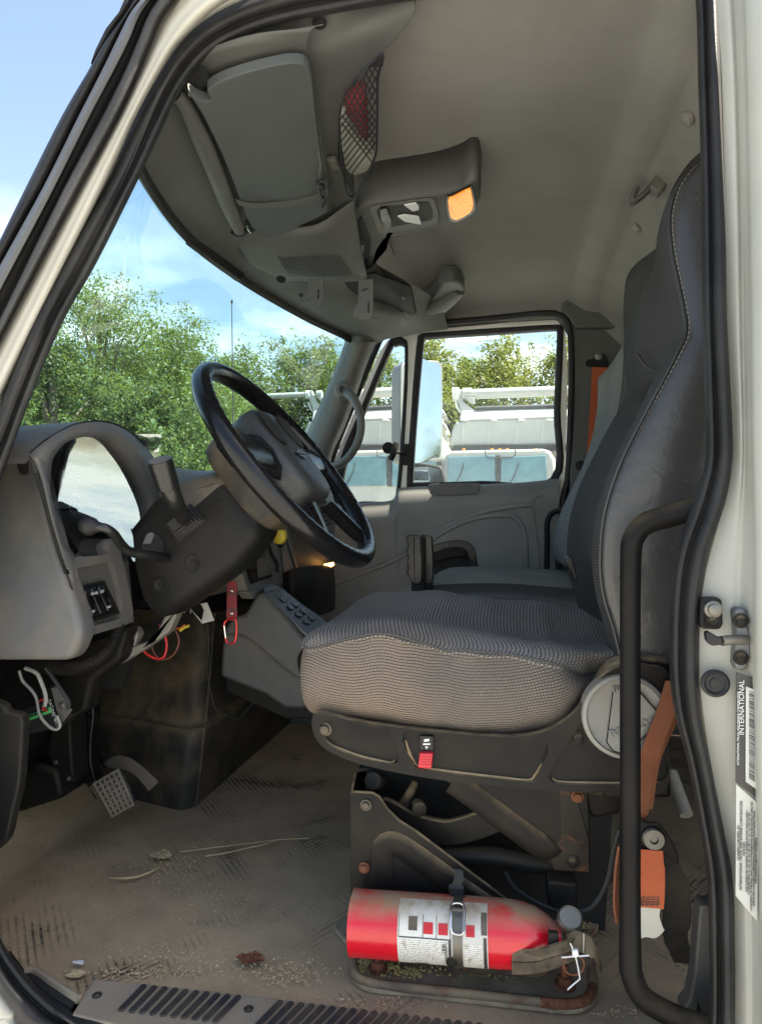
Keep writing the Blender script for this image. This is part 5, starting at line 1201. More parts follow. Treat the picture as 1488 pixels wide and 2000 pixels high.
tube('cushion_piping', [p + Vector((0, -.001, .002)) for p in [wob(q) for q in e3]], .0014, 'seam', ds, n=6, res=70)
surf('cushion_front', [[wob(q) for q in [rows[j][0] for j in range(1, len(rows))]], [wob(P(588, 1300, 1.088) + Vector((-.006, 0.06 * j, 0))) for j in range(len(rows) - 1)], [P(600, 1376, 1.13) + Vector((.01, .05 * j, 0)) for j in range(len(rows) - 1)]], 'seat_cloth', ds, ki=5, kj=4, ang=180)
# backrest
LV = [(1290, 1212, 1190, 1.17), (1235, 1200, 1165, 1.16), (1160, 1178, 1130, 1.15), (1090, 1172, 1115, 1.15), (1000, 1181, 1122, 1.15), (900, 1214, 1152, 1.15), (800, 1264, 1198, 1.15), (740, 1296, 1236, 1.16), (690, 1322, 1250, 1.19), (650, 1338, 1246, 1.22), (600, 1333, 1238, 1.24), (500, 1312, 1246, 1.25), (430, 1306, 1282, 1.24), (375, 1318, 1312, 1.20), (335, 1344, 1342, 1.18), (312, 1372, 1374, 1.17)]
front_rows, side_rows, st_pts = [], [], []
YC = 1.33
for py, sx, pk, pY in LV:
    ys_ = 1.085 if py > 700 else 1.085 + .06 * min(1, (700 - py) / 330)
    s_ = P(sx, py, ys_); head = py < 715; st_pts.append(s_)
    if head: cx_ = P(pk, py, YC).x; p_ = Vector((max(cx_ + .012, .0), pY - .04, 0)); c_ = Vector((cx_, YC, s_.z))
    else: p_ = P(pk, py, 1.47); p_.y = pY; c_ = Vector((p_.x + .018, YC, s_.z))
    p_.x = min(p_.x, s_.x - .004)
    z = s_.z; m = lambda q: Vector((q.x, 2 * YC - q.y, z))
    p_ = Vector((p_.x, p_.y, z)); b_ = Vector(((s_.x * .35 + p_.x * .65) - .002, s_.y * .5 + p_.y * .5 - .008, z))
    front_rows.append([s_, b_, p_, c_, m(p_), m(b_), m(s_)])
    back = Vector((max(.40, s_.x + .12), ys_ + .05, z)); q1_ = Vector((s_.x + .018, ys_ - .012, z)); q2_ = Vector((s_.x * .5 + back.x * .5, ys_ - .012, z))
    side_rows.append([s_, q1_, q2_, back, Vector((back.x + .02, YC, z)), m(back), m(q2_), m(q1_), m(s_)])
bk = surf('backrest_mesh', front_rows, 'seat_mesh', ds, ki=4, kj=5, ang=180)
surf('backrest_bolster', side_rows, 'leather', ds, ki=4, kj=4, uv=False, ang=180)
# stitches along the seam, dashes in one part
bms = bmesh.new(); sp_ = cr_(st_pts, 300)
for i in range(0, 296, 3):
    bm_tube(bms, [sp_[i] + Vector((.004, -.004, 0)), sp_[i + 2] + Vector((.004, -.004, 0))], .0012, 4)
me = bpy.data.meshes.new('stitching'); bms.to_mesh(me); bms.free(); o = link('stitching', me, 'stitch', ds); o['kind'] = 'stuff'
tube('backrest_seam', [p + Vector((-.001, -.003, 0)) for p in st_pts], .0026, 'leather_dark', ds, n=6, res=90)
tube('head_seam', [P(x, y, Y) for x, y, Y in ((1244, 690, 1.27), (1262, 715, 1.22), (1285, 725, 1.18), (1305, 715, 1.14))], .0022, 'leather_dark', ds, n=6)
tube('backrest_hem', [P(x, y, Y) for x, y, Y in ((1210, 1272, 1.075), (1250, 1283, 1.08), (1310, 1284, 1.09), (1360, 1280, 1.1))], .006, 'plastic_grey', ds, n=8)
# black side cover
oc = [(612, 1394), (609, 1414), (612, 1432), (626, 1455), (655, 1474), (720, 1497), (850, 1522), (1000, 1538), (1130, 1547), (1215, 1546), (1300, 1544), (1306, 1430), (1306, 1318), (1270, 1300), (1235, 1296), (1205, 1303), (1180, 1318), (1152, 1350), (1128, 1385), (1100, 1410), (1065, 1428), (1020, 1438), (940, 1437), (800, 1424), (690, 1408), (640, 1396)]
h1 = [(626, 1418), (634, 1409), (660, 1409), (745, 1420), (763, 1436), (778, 1476), (776, 1490), (762, 1493), (700, 1480), (652, 1460), (630, 1438)]
h2 = [(788, 1432), (800, 1427), (900, 1441), (1055, 1450), (1070, 1458), (1068, 1476), (1048, 1518), (1034, 1528), (940, 1519), (825, 1504), (806, 1494), (786, 1448)]
h3 = [(1070, 1518), (1085, 1488), (1124, 1428), (1146, 1400), (1160, 1392), (1190, 1440), (1290, 1470), (1294, 1530), (1200, 1533), (1090, 1531)]
YS = 1.030
cp = lambda L, Y: [P(x, y, Y) for x, y in L]
cv = poly('side_cover', cr_(cp(oc, YS), 120, True), (0, .010, 0), 'steel_black', ds, holes=[cr_(cp(h, YS), 44, True) for h in (h1, h2, h3)], bevel=.0035)
poly('cover_panel', cr_(cp(oc, YS + .0085), 120, True), (0, .02, 0), 'steel_black', cv, bevel=.003)
for px, py in ((635, 1424), (1128, 1441)):
    bolt('cover_bolt', P(px, py, YS + .0085), (0, -1, 0),   .0075, 'bolt_dark' if px < 700 else 'steel_black', cv, h=.008)
swt = poly('seat_switch', cp(((820, 1437), (846, 1438), (846, 1470), (820, 1469)), YS + .003), (0, .006, 0), 'plastic_gloss', cv, bevel=.001)
poly('switch_lever', cp(((819, 1471), (845, 1472), (842, 1502), (816, 1500)), YS - .006), (0, .014, 0), 'red_plastic', swt, bevel=.002)
for i in range(4): poly('lever_rib', cp(((820, 1478 + i * 5), (842, 1479 + i * 5), (842, 1480.5 + i * 5), (820, 1479.5 + i * 5)), YS - .0072), (0, .002, 0), 'red_plastic', swt, bevel=0)
for q in (((828, 1444), (838, 1443), (838, 1448), (828, 1449)), ((826, 1452), (840, 1452), (840, 1455), (826, 1455)), ((830, 1458), (836, 1458), (833, 1464))):
    poly('switch_icon', cp(q, YS + .0022), (0, .001, 0), 'clear_white', swt, bevel=0)
M('dust_ridge', DUST, .95, var=.25, vscale=40, grain=.6, gscale=300)
for pts in (((640, 1450), (665, 1463), (710, 1479), (760, 1489), (771, 1484)), ((808, 1490), (830, 1500), (900, 1510), (970, 1518), (1030, 1524), (1044, 1514), (1058, 1490)), ((1078, 1520), (1100, 1527), (1200, 1530), (1290, 1527)), ((792, 1446), (800, 1472), (812, 1492))):
    tube('dust_ridge', [P(x, y, YS + .0075) for x, y in pts], [.0010] + [.0026] * (len(pts) - 2) + [.0008], 'dust_ridge', cv, n=6, res=40)
# recliner cap
rc0 = P(1221, 1401, 1.022); cpn = lathe('recliner_cap', [(.060, .03), (.0605, .004), (.059, 0), (.054, -.002), (.0525, .001), (.049, .002), (.02, .0015), (0, .0015)], rc0, (0, 1, 0), 'cast_grey', ds, n=48)
poly('cap_plate', cp(((1196, 1352), (1206, 1345), (1238, 1345), (1250, 1352), (1292, 1400), (1290, 1412), (1216, 1474), (1196, 1466), (1184, 1450)), 1.0205), (0, .006, 0), 'cast_grey', cpn, bevel=.002)
text('cap_text', 'NATIONAL', P(1236, 1418, 1.0190), .0150, P(1190, 1436, 1) - P(1285, 1406, 1), P(1240, 1470, 1) - P(1218, 1400, 1), 'cast_grey', cpn, .0012)
tube('plate_outline', [P(x, y, 1.0203) for x, y in ((1196, 1352), (1206, 1345), (1238, 1345), (1250, 1352), (1292, 1400), (1290, 1412), (1216, 1474), (1196, 1466), (1184, 1450))], .0008, 'plastic_black', cpn, n=5, closed=True, straight=True)
for i in range(5): poly('cap_tick', cp(((1196 + i * 6, 1342), (1199 + i * 6, 1342), (1199 + i * 6, 1352), (1196 + i * 6, 1352)), 1.0195), (0, .003, 0), 'cast_grey', cpn, bevel=0)
# hinge arm behind cap
poly('hinge_arm', cp(((1150, 1360), (1190, 1300), (1240, 1280), (1310, 1290), (1310, 1560), (1180, 1560)), 1.045), (0, .05, 0), 'steel_black', ds, bevel=.006)
# suspension below
sl_ = poly('lower_side_plate', cp(((684, 1549), (690, 1545), (728, 1547), (742, 1556), (756, 1578), (780, 1602), (812, 1622), (992, 1757), (996, 1860), (684, 1860)), 1.085), (0, .006, 0), 'steel_black', ds, bevel=.003)
tube('plate_bead', [P(x, y, 1.084) for x, y in ((746, 1850), (746, 1700), (748, 1662), (760, 1648), (784, 1654), (840, 1693), (900, 1738), (950, 1772))], .017, 'steel_black', sl_, n=10, res=60, flat=(1.15, .24), upv=(0, 1, 0))
for px, py, m_ in ((715, 1572, 'bolt_dark'), (711, 1694, 'rust')): bolt('plate_bolt', P(px, py, 1.084), (0, -1, 0), .0062, m_, sl_, h=.007)
poly('front_sheet', [P(684, 1549, 1.085), P(692, 1508, 1.12), P(712, 1505, 1.24), P(705, 1530, 1.24), P(705, 1800, 1.24), P(684, 1850, 1.085)], (.004, 0, 0), 'steel_black', ds, bevel=.001)
up_ = poly('upper_side_plate', cp(((862, 1519), (1000, 1530), (1147, 1545), (1152, 1600), (1152, 1706), (1095, 1704), (1072, 1690), (1040, 1660), (950, 1590)), 1.105), (0, .006, 0), 'steel_black_rust', ds, bevel=.003)
up_.data.materials[0] = MATS['steel_black']
poly('rusty_edge_plate', cp(((1092, 1540), (1122, 1543), (1150, 1640), (1151, 1705), (1082, 1700), (1070, 1672), (1096, 1640)), 1.1035), (0, .003, 0), 'steel_black_rust', up_, bevel=.002)
tube('plate_bead', [P(x, y, 1.104) for x, y in ((884, 1527), (930, 1560), (990, 1605), (1045, 1645), (1066, 1655), (1080, 1645))], .017, 'steel_black', up_, n=10, res=50, flat=(1.15, .24), upv=(0, 1, 0))
for px, py, m_ in ((1127, 1555, 'rust'), (1118, 1682, 'steel_black')): bolt('plate_bolt', P(px, py, 1.103), (0, -1, 0), .0065, m_, up_, h=.008)
poly('scissor_arm', cr_(cp(((745, 1560), (775, 1570), (810, 1590), (845, 1600), (872, 1604), (905, 1596), (940, 1588), (990, 1612), (985, 1622), (940, 1640), (890, 1652), (850, 1650), (800, 1625), (765, 1590)), 1.13), 60, True), (0, .012, 0), 'steel_black', ds, bevel=.003)
tube('cross_tube', [P(868, 1672, 1.15), P(960, 1672, 1.15), P(1030, 1684, 1.15), P(1110, 1690, 1.15)], .016, 'plastic_black', ds, n=14)
tube('pivot_tube', [P(728, 1525, 1.13), P(760, 1530, 1.4)], .014, 'black_void', ds, n=12)
tube('damper', [P(812, 1528, 1.16), P(800, 1555, 1.15), P(790, 1575, 1.15)], [.007, .010, .012], 'steel_black', ds, n=10)
lathe('damper_bush', [(.008, 0), (.012, .003), (.012, .02), (.006, .022), (0, .022)], P(815, 1572, 1.14), (.3, -1, 0), 'steel_black', ds, n=14)
poly('shade_backing', [P(x, y, 1.25) for x, y in ((700, 1500), (1200, 1520), (1180, 1830), (690, 1830))], (0, .2, 0), 'black_void', ds, bevel=0)  # black box standing in for the shade inside the seat base
poly('slide_rail', cp(((1140, 1545), (1215, 1547), (1212, 1590), (1160, 1600), (1145, 1585)), 1.12), (0, .1, 0), 'steel_black', ds, bevel=.006)
box('foot_block', P(1095, 1730, 1.13), (.045, .06, .04), 'plastic_black', ds, bevel=.004)
poly('foot_post', cp(((1092, 1740), (1118, 1740), (1120, 1800), (1094, 1800)), 1.12), (0, .02, 0), 'steel_black', ds, bevel=.002)
# armrest tab at the back edge
poly('buckle_tongue', cp(((1103, 1092), (1110, 1086), (1118, 1088), (1130, 1140), (1124, 1138)), 1.30), (0, .02, 0), 'plastic_gloss', ds, bevel=.002)

# base plate bolted to the floor
BZ = FLOOR + .010
bo_ = [(688, 1790), (682, 1850), (685, 1898), (700, 1920), (730, 1931), (800, 1938), (950, 1955), (1090, 1970), (1130, 1970), (1156, 1958), (1167, 1935), (1166, 1900), (1150, 1840), (1130, 1790)]
bpl = poly('base_plate', cr_([PZ(x, y, BZ) for x, y in bo_], 80, True), (0, 0, -.008), 'plate_dusty', ds, bevel=.002); tag(bpl, 'rusty floor plate under the seat')
tube('plate_rim', [PZ(x, y, BZ + .002) for x, y in ((690, 1850), (690, 1893), (704, 1912), (735, 1922), (800, 1930), (950, 1946), (1088, 1961), (1126, 1960), (1148, 1950), (1157, 1930), (1156, 1895))], .0075, 'rust_plate', bpl, n=10, res=80)
for (a_, b_) in (((1060, 1958), (1157, 1915)),):
    tube('rust_patch', [PZ(x, y, BZ + .0032) for x, y in ((1055, 1957), (1095, 1961), (1128, 1959), (1149, 1948), (1157, 1928))], .0074, 'rust', bpl, n=10, res=30)
for px, py in ((738, 1893), (1103, 1925)):
    q = PZ(px, py, BZ + .001); b = lathe('anchor_bolt', [(.016, 0), (.016, .003), (.0105, .004), (.0105, .014), (.0060, .015), (.0058, .030), (.004, .032), (0, .032)], q, ZV, 'rust', bpl, n=14)

# ================================================================== PASSENGER SEAT
ps = thing('passenger_seat', (0, 2.0, FLOOR), 'worn grey cloth passenger seat with a dark vinyl skirt', 'seat')
pe_ = [(828, 1146), (850, 1144), (920, 1141), (1000, 1142), (1080, 1148), (1150, 1152), (1220, 1155)]
rows = [[P(x, y + 62 + (10 if i else 0), 1.79) for i, (x, y) in enumerate(pe_)], [P(x - (6 if i == 0 else 0), y + 30, 1.765) for i, (x, y) in enumerate(pe_)], [P(x, y, 1.785) for x, y in pe_]]
surf('cushion_skirt', rows, 'leather_dark', ps, ki=5, kj=5, uv=False, ang=180)
pe3 = [P(x, y, 1.785) for x, y in pe_]
rows = [pe3]
for dy, dz in ((.03, .016), (.10, .026), (.2, .030), (.3, .026), (.42, .02), (.46, -.02)):
    rows.append([p + Vector((.012 * math.sin(dy * 5) if i else -.01 + dy * .12, dy, dz * (.4 if i == 0 else 1) )) for i, p in enumerate(pe3)])
surf('cushion_top', rows, 'seat_old', ps, ki=4, kj=5, ang=180)
tube('cushion_welt', pe3, .003, 'leather_dark', ps, n=6, res=40)
PB = [(1120, 1150, 1120), (1104, 1110, 1096), (1060, 1112, 1090), (1000, 1132, 1104), (940, 1160, 1130), (880, 1182, 1156), (820, 1200, 1174), (760, 1212, 1184), (700, 1216, 1190), (668, 1216, 1204), (654, 1228, 1222)]
fr2, sd2 = [], []
for py, sx, fx in PB:
    s_ = P(sx, py, 1.80); f_ = P(fx, py, 1.93); z = s_.z; f_.z = z
    c_ = Vector((f_.x, 2.02, z)); m = lambda q: Vector((q.x, 4.04 - q.y, z))
    fr2.append([s_, Vector((f_.x * .8 + s_.x * .2, 1.86, z)), f_, c_, m(f_), m(s_)])
    sd2.append([s_, Vector((s_.x + .02, 1.785, z)), Vector((s_.x + .13, 1.80, z)), Vector((s_.x + .15, 2.02, z)), m(s_)])
surf('backrest_cloth', fr2, 'seat_old_back', ps, ki=4, kj=4, ang=180)
surf('backrest_side', sd2, 'leather_dark', ps, ki=4, kj=3, uv=False, ang=180)
tube('backrest_welt', [r[0] + Vector((0, -.003, 0)) for r in fr2[1:]], .0028, 'plastic_grey', ps, n=6, res=50)
# seat belt buckle stalks between the seats
for i, (dx, Y, lab) in enumerate(((0, 1.62, 'black seat belt buckle with finger ridges standing nearer the driver seat'), (22, 1.68, 'black seat belt buckle half hidden behind its twin between the seats'))):
    bs = thing('belt_buckle', P(808 + dx, 1170, Y), lab, 'buckle')
    poly('housing', cr_([P(x + dx, y, Y) for x, y in ((793, 1050), (797, 1045), (818, 1046), (822, 1060), (823, 1136), (804, 1138), (799, 1128), (795, 1118), (798, 1108), (794, 1098), (797, 1088), (793, 1078), (796, 1066))], 60, True), (0, .028, 0), 'plastic_gloss', bs, bevel=.003)
    poly('sleeve', [P(x + dx, y, Y + .004) for x, y in ((803, 1137), (823, 1137), (823, 1185), (803, 1185))], (0, .02, 0), 'plastic_black', bs, bevel=.002)
    tube('housing_ridge', [P(808 + dx, 1048, Y - .001), P(809 + dx, 1136, Y - .001)], .0012, 'plastic_gloss', bs, n=6, res=4)

# ================================================================== SEAT BELTS
db = thing('seat_belt', P(1270, 1640, 1.0), 'faded orange driver seat belt bolted to a black anchor, torn white tag below', 'seat belt')
strip('webbing', [P(x, y, Y) for x, y, Y in ((1318, 1330, 1.02), (1300, 1390, 1.015), (1278, 1445, 1.01), (1262, 1500, 1.01), (1256, 1560, 1.01), (1250, 1640, 1.02))], [.026, .026, .025, .022, .018, .015], [XV, XV, Vector((1, .3, 0)), Vector((.7, .7, 0))], .0022, 'belt_brown', db)
strip('webbing_fold', [P(x, y, Y) for x, y, Y in ((1318, 1390, 1.035), (1296, 1440, 1.03), (1276, 1490, 1.03), (1262, 1580, 1.03))], .016, XV, .0022, 'belt_brown', db)
an = poly('anchor_plate', cr_(cp(((1248, 1600), (1262, 1608), (1282, 1608), (1298, 1622), (1318, 1655), (1326, 1680), (1316, 1690), (1298, 1668), (1280, 1665), (1248, 1655)), 1.005), 40, True), (0, .006, 0), 'plastic_black', db, bevel=.002)
lathe('anchor_bolt', [(.0155, 0), (.0155, .004), (.0135, .0065), (.006, .0065), (.005, .003), (0, .003)], P(1275, 1637, 1.004), (0, -1, 0), 'steel', an, n=24)
strip('anchor_webbing', [P(x, y, Y) for x, y, Y in ((1268, 1660, .998), (1270, 1700, .992), (1269, 1740, .99), (1267, 1772, .992))], [.034, .036, .037, .037], XV, .003, 'belt_orange', db)
for py in (1752, 1757, 1762, 1767): tube('stitch_row', [P(1247 + i * 5, py + (2 if i % 2 else -1), .9885) for i in range(9)], .0007, 'sticker_black', db, n=4, straight=True)
poly('torn_tag', cr_(cp(((1246, 1766), (1286, 1768), (1287, 1790), (1294, 1812), (1296, 1818), (1280, 1832), (1262, 1830), (1246, 1828)), .993), 40, True), (0, .0015, 0), 'white_tag', db, bevel=0)
strip('belt_tail', [P(x, y, 1.02) for x, y in ((1212, 1650), (1205, 1700), (1203, 1760), (1208, 1800))], .016, Vector((.5, .8, 0)), .003, 'belt_brown', db)
strip('black_webbing', [P(x, y, Y) for x, y, Y in ((1300, 1665, 1.02), (1318, 1720, 1.03), (1322, 1780, 1.04), (1318, 1830, 1.06), (1335, 1880, 1.09))], [.028, .036, .038, .034, .03], XV, .003, 'belt_black', db)
pb = thing('seat_belt', P(1168, 900, 2.3), 'red orange passenger seat belt hanging on the far rear pillar', 'seat belt')
strip('webbing', [P(x, y, Y) for x, y, Y in ((1170, 704, 2.31), (1168, 760, 2.31), (1163, 840, 2.31), (1157, 920, 2.31), (1152, 1000, 2.31))], .046, XV, .0025, 'belt_red', pb)
an = poly('guide', cr_(cp(((1143, 708), (1148, 702), (1158, 700), (1160, 690), (1170, 687), (1180, 692), (1184, 702), (1186, 716), (1150, 714)), 2.302), 40, True), (0, .012, 0), 'plastic_black', pb, bevel=.003)
bolt('guide_bolt', P(1168, 695, 2.30), (0, -1, 0), .009, 'yellow', an, h=.005)
an.children[0].data.materials[0] = MATS['steel']

# ================================================================== FIRE EXTINGUISHER
EA = P(690, 1801, 1.030); EB = P(1090, 1830, 1.030); EX = (EB - EA).normalized(); EL = (EB - EA).length
ER = .0455
fe = thing('fire_extinguisher', (EA + EB) / 2, 'dusty red fire extinguisher lying strapped below the driver seat', 'fire extinguisher')
u0 = Vector((0, -1, 0)); u0 = (u0 - EX * u0.dot(EX)).normalized(); u1 = EX.cross(u0); u1 = u1 if u1.z > 0 else -u1
def EP(t, a_, r_): return EA + EX * t + (u0 * math.cos(a_) + u1 * math.sin(a_)) * r_      # a=0 faces us, +90 up
pf_ = [(.0, .004), (.042, .002), (.0465, .0), (ER, .006), (ER, .05), (ER, .215), (ER * .985, .235), (ER * .93, .255), (ER * .82, .272), (ER * .64, .287), (ER * .48, .296), (.021, .302), (.0205, EL + .003), (0, EL + .003)]
lathe('cylinder', pf_, EA, EX, 'red_paint', fe, n=64)
# label: a curved sheet with its printed blocks
k = NT('label_print')
uvn = k.new('TexCoord'); sx = k.new('SeparateXYZ'); k.link(uvn.outputs['UV'], sx.inputs[0])
ln = k.rng(k.math('SINE', k.math('MULTIPLY', sx.outputs[1], 2 * math.pi / .0028)), .1, .3)
nz = k.new('TexNoise'); nz.inputs['Scale'].default_value = 520; k.link(uvn.outputs['UV'], nz.inputs['Vector'])
txt = k.math('MULTIPLY', ln, k.rng(nz.outputs['Fac'], .46, .54))
colr = k.mix(k.math('MULTIPLY', txt, .75), (.66, .65, .60), (.05, .05, .05))
u_ = k.rng(k.up(), .5, .95, 0, .9); ds_ = k.math('MULTIPLY', u_, k.rng(k.noise(28, 6, .6), .25, .55))
ds_ = k.math('ADD', ds_, k.rng(k.noise(40, 5, .6), .62, .68, 0, .6)); ds_ = k.math('MINIMUM', ds_, .93)
k.link(k.mix(ds_, colr, DUST), k.b.inputs['Base Color']); k.b.inputs['Roughness'].default_value = .5; MATS['label_print'] = k.m
M('label_white', (.62, .61, .57), .5, dust=.2, upd=.9, ulo=.5, uhi=.95); M('label_black', (.03, .03, .03), .5, dust=.1, upd=.5); M('label_red', (.5, .01, .02), .5, upd=.8, ulo=.5, uhi=.95)
def patch(name, t0, t1, a0, a1, r_, mat, par):
    na, n_ = 22, 4
    return loft(name, [[EP(t0 + (t1 - t0) * j / n_, R(a0 + (a1 - a0) * i / na), r_) for j in range(n_ + 1)] for i in range(na + 1)], mat, par, ang=180)
tpx = lambda px: (px - 690) / 400 * EL
lbl = patch('label', tpx(788), tpx(958), -48, 80, ER + .0006, 'label_white', fe)
patch('label_print', tpx(792), tpx(850), -44, 12, ER + .0010, 'label_print', lbl); patch('label_print', tpx(853), tpx(884), -44, 12, ER + .0010, 'label_print', lbl)
patch('label_print', tpx(914), tpx(948), -44, 8, ER + .0010, 'label_print', lbl); patch('label_bar', tpx(885), tpx(890), -46, 14, ER + .0012, 'label_black', lbl)
patch('label_bar', tpx(950), tpx(956), -46, 20, ER + .0012, 'label_black', lbl); patch('label_bar', tpx(946), tpx(957), 24, 60, ER + .0012, 'label_black', lbl)
for a_, b_ in ((838, 856), (866, 884), (918, 934)): patch('label_icon', tpx(a_), tpx(b_), 20, 38, ER + .0012, 'label_red', lbl)
for px in (790, 836, 862, 888): patch('label_rule', tpx(px), tpx(px) + .0008, 13, 50, ER + .0012, 'label_black', lbl)
patch('label_rule', tpx(790), tpx(888), 12.5, 14, ER + .0012, 'label_black', lbl); patch('label_icon', tpx(809), tpx(826), 24, 46, ER + .0012, 'label_black', lbl)
patch('label_barcode', tpx(820), tpx(845), -47, -41, ER + .0012, 'label_black', lbl)
def on_can(px, a_, r_=.0016): return EP(tpx(px), R(a_), ER + r_)
xd = -(EP(.1, R(-20), ER) - EP(.1, R(5), ER)).normalized() * -1
text('label_text', 'CLASSIFICATION', on_can(880, -8), .0042, EP(.1, R(-30), ER) - EP(.1, R(10), ER), EX, 'label_black', lbl)
text('label_text', '10-B:C', on_can(875, -2), .0055, EP(.1, R(-30), ER) - EP(.1, R(10), ER), EX, 'label_black', lbl)
# strap, buckle
stp = patch('strap', tpx(893), tpx(911), -75, 140, ER + .0022, 'steel', fe)
lp = [EP(tpx(x), R(a_), ER + .008) for x, a_ in ((890, 48), (892, 28), (902, 24), (913, 27), (915, 48), (912, 66), (892, 66))]
tube('strap_buckle', lp, .0017, 'chrome', stp, n=8, closed=True, res=40)
tube('buckle_bar', [EP(tpx(893), R(55), ER + .012), EP(tpx(912), R(55), ER + .012)], .0020, 'steel', stp, n=6, res=3)
strip('rubber_tab', [P(x, y, Y) for x, y, Y in ((895, 1698, 1.06), (896, 1715, 1.055), (890, 1735, 1.05), (894, 1752, 1.035))], [.013, .014, .022, .022], XV, .003, 'rubber', fe)
poly('bracket_hook', cp(((872, 1868), (892, 1866), (893, 1888), (880, 1892), (870, 1886)), .985), (0, .03, 0), 'steel_black', fe, bevel=.003)
# valve, levers, gauge, pin
vb = lathe('valve', [(.020, 0), (.021, .004), (.017, .006), (.017, .020), (.013, .024), (.012, .040), (0, .042)], EB + EX * .002, EX, 'steel_black', fe, n=20)
box('valve_clip', P(1080, 1835, .99), (.014, .012, .022), 'plastic_black', fe, bevel=.002)
strip('carry_lever', [P(x, y, Y) for x, y, Y in ((1000, 1882, .985), (1040, 1880, .975), (1075, 1872, .97), (1105, 1860, .975), (1128, 1850, .99))], .026, Vector((0, .5, 1)), .003, 'steel_black', fe)
strip('squeeze_lever', [P(x, y, Y) for x, y, Y in ((1000, 1866, .985), (1045, 1866, .978), (1085, 1855, .975), (1118, 1844, .985))], .016, Vector((0, .8, .6)), .003, 'steel_black', fe)
strip('lever_tail', [P(x, y, Y) for x, y, Y in ((1105, 1838, .995), (1130, 1840, .985), (1155, 1855, .98), (1170, 1882, .978), (1173, 1892, .978))], [.03, .03, .028, .02, .010], Vector((.2, .9, .4)), .003, 'steel_black', fe)
ga = lathe('gauge', [(.008, -.028), (.008, -.006), (.017, -.004), (.0185, 0), (.0185, .006), (.0165, .009), (.0155, .0075), (0, .0075)], P(1112, 1798, 1.02), (.05, -.55, .85), 'steel', fe, n=28)
lathe('gauge_face', [(.0150, 0), (.0150, .0006), (0, .0006)], P(1112, 1798, 1.02) + Vector((.05, -.55, .85)).normalized() * .0078, (.05, -.55, .85), 'cast_grey', ga, n=24)
tube('pin_ring', [P(1120 + 20 * math.cos(a_), 1884 + 20 * math.sin(a_), .972 + .004 * math.cos(a_)) for a_ in [i * .4488 for i in range(14)]], .0013, 'rust', fe, n=6, closed=True, res=50)
tube('safety_pin', [P(1140, 1822, .972), P(1139, 1860, .970)], .002, 'steel', fe, n=6, res=3)
zt = tube('zip_tie', [P(x, y, .962) for x, y in ((1113, 1842), (1122, 1862), (1128, 1888), (1132, 1912), (1120, 1922), (1108, 1933))], .0010, 'clear_white', fe, n=6, straight=True)
tube('tie_arm', [P(1096, 1870, .962), P(1150, 1866, .962)], .0011, 'clear_white', zt, n=5, res=3)
poly('tie_block', cp(((1116, 1857), (1128, 1855), (1130, 1868), (1118, 1870)), .959), (0, .005, 0), 'clear_white', zt, bevel=.0008)
poly('cradle', cp(((886, 1885), (1070, 1880), (1072, 1900), (1050, 1912), (900, 1900)), 1.01), (0, .04, 0), 'steel_black_rust', fe, bevel=.002)
cable('air_line', ((988, 1704, 1.12), (1005, 1732, 1.10), (1040, 1758, 1.08), (1078, 1776, 1.07), (1095, 1780, 1.07), (1140, 1778, 1.07), (1165, 1760, 1.07), (1186, 1718, 1.07), (1198, 1660, 1.07), (1210, 1620, 1.07)), .0036, 'wire_black', 'black air line looping behind the extinguisher gauge')
# rolled paper and yellow cap stored behind the seat
tag(tube('paper_roll', [P(1310, 1510, 1.30), P(1340, 1592, 1.24)], .011, 'cast_grey', None, n=16, res=6), 'pale rolled paper lying in the dark behind the seat', 'paper')

# ================================================================== FAR DOOR
fd = thing('passenger_door', (0, 2.4, FLOOR), 'closed passenger door with grey trim panel, quarter light and white window frame', 'door')
DYF = 2.385
def D(px, py, dy=0): return P(px, py, DYF + dy)
outl = [(644, 985), (652, 905), (695, 795), (740, 690), (757, 664), (795, 650), (860, 641), (960, 632), (1060, 622), (1088, 626), (1103, 645), (1108, 720), (1106, 820), (1101, 930), (1092, 990), (1086, 1010), (640, 1010)]
w1 = [(813, 668), (818, 655), (832, 650), (1085, 633), (1096, 638), (1099, 650), (1092, 800), (1086, 940), (1075, 946), (800, 954), (793, 948)]
w2 = [(757, 672), (772, 656), (788, 660), (796, 672), (795, 760), (787, 900), (780, 962), (770, 985), (655, 990), (662, 905), (703, 800)]
fr_ = poly('window_frame', [D(x, y) for x, y in outl], (0, .03, 0), 'paint_cream_lit', fd, holes=[[D(x, y) for x, y in w1], [D(x, y) for x, y in w2]], bevel=.003)
def gasket(name, o_, i_, par):
    a_ = cri([D(x, y, -.004) for x, y in o_], 5, True); b_ = cri([D(x, y, .0) for x, y in i_], 5, True)
    m_ = [p.lerp(q, .35) + Vector((0, -.006, 0)) for p, q in zip(a_, b_)]
    return loft(name, [[p + Vector((0, .012, 0)) for p in a_], a_, m_, b_, [p + Vector((0, .03, 0)) for p in b_]], 'rubber', par, cu=True, uv=False, ang=180)
W1o = [(814, 668), (820, 655), (834, 650), (960, 641), (1084, 634), (1096, 639), (1100, 652), (1094, 800), (1087, 941), (940, 949), (803, 954), (794, 950), (803, 800)]
W1i = [(826, 676), (829, 664), (838, 659), (960, 651), (1080, 643), (1087, 646), (1088, 656), (1082, 800), (1075, 933), (940, 939), (812, 943), (806, 941), (815, 800)]
gasket('window_gasket', W1o, W1i, fd)
W2o = [(756, 674), (764, 661), (776, 656), (788, 661), (796, 676), (795, 760), (787, 900), (780, 964), (770, 987), (710, 989), (653, 991), (661, 905), (703, 800)]
W2i = [(763, 682), (770, 675), (779, 672), (787, 675), (790, 684), (788, 760), (779, 900), (773, 960), (765, 978), (710, 979), (668, 979), (676, 905), (714, 800)]
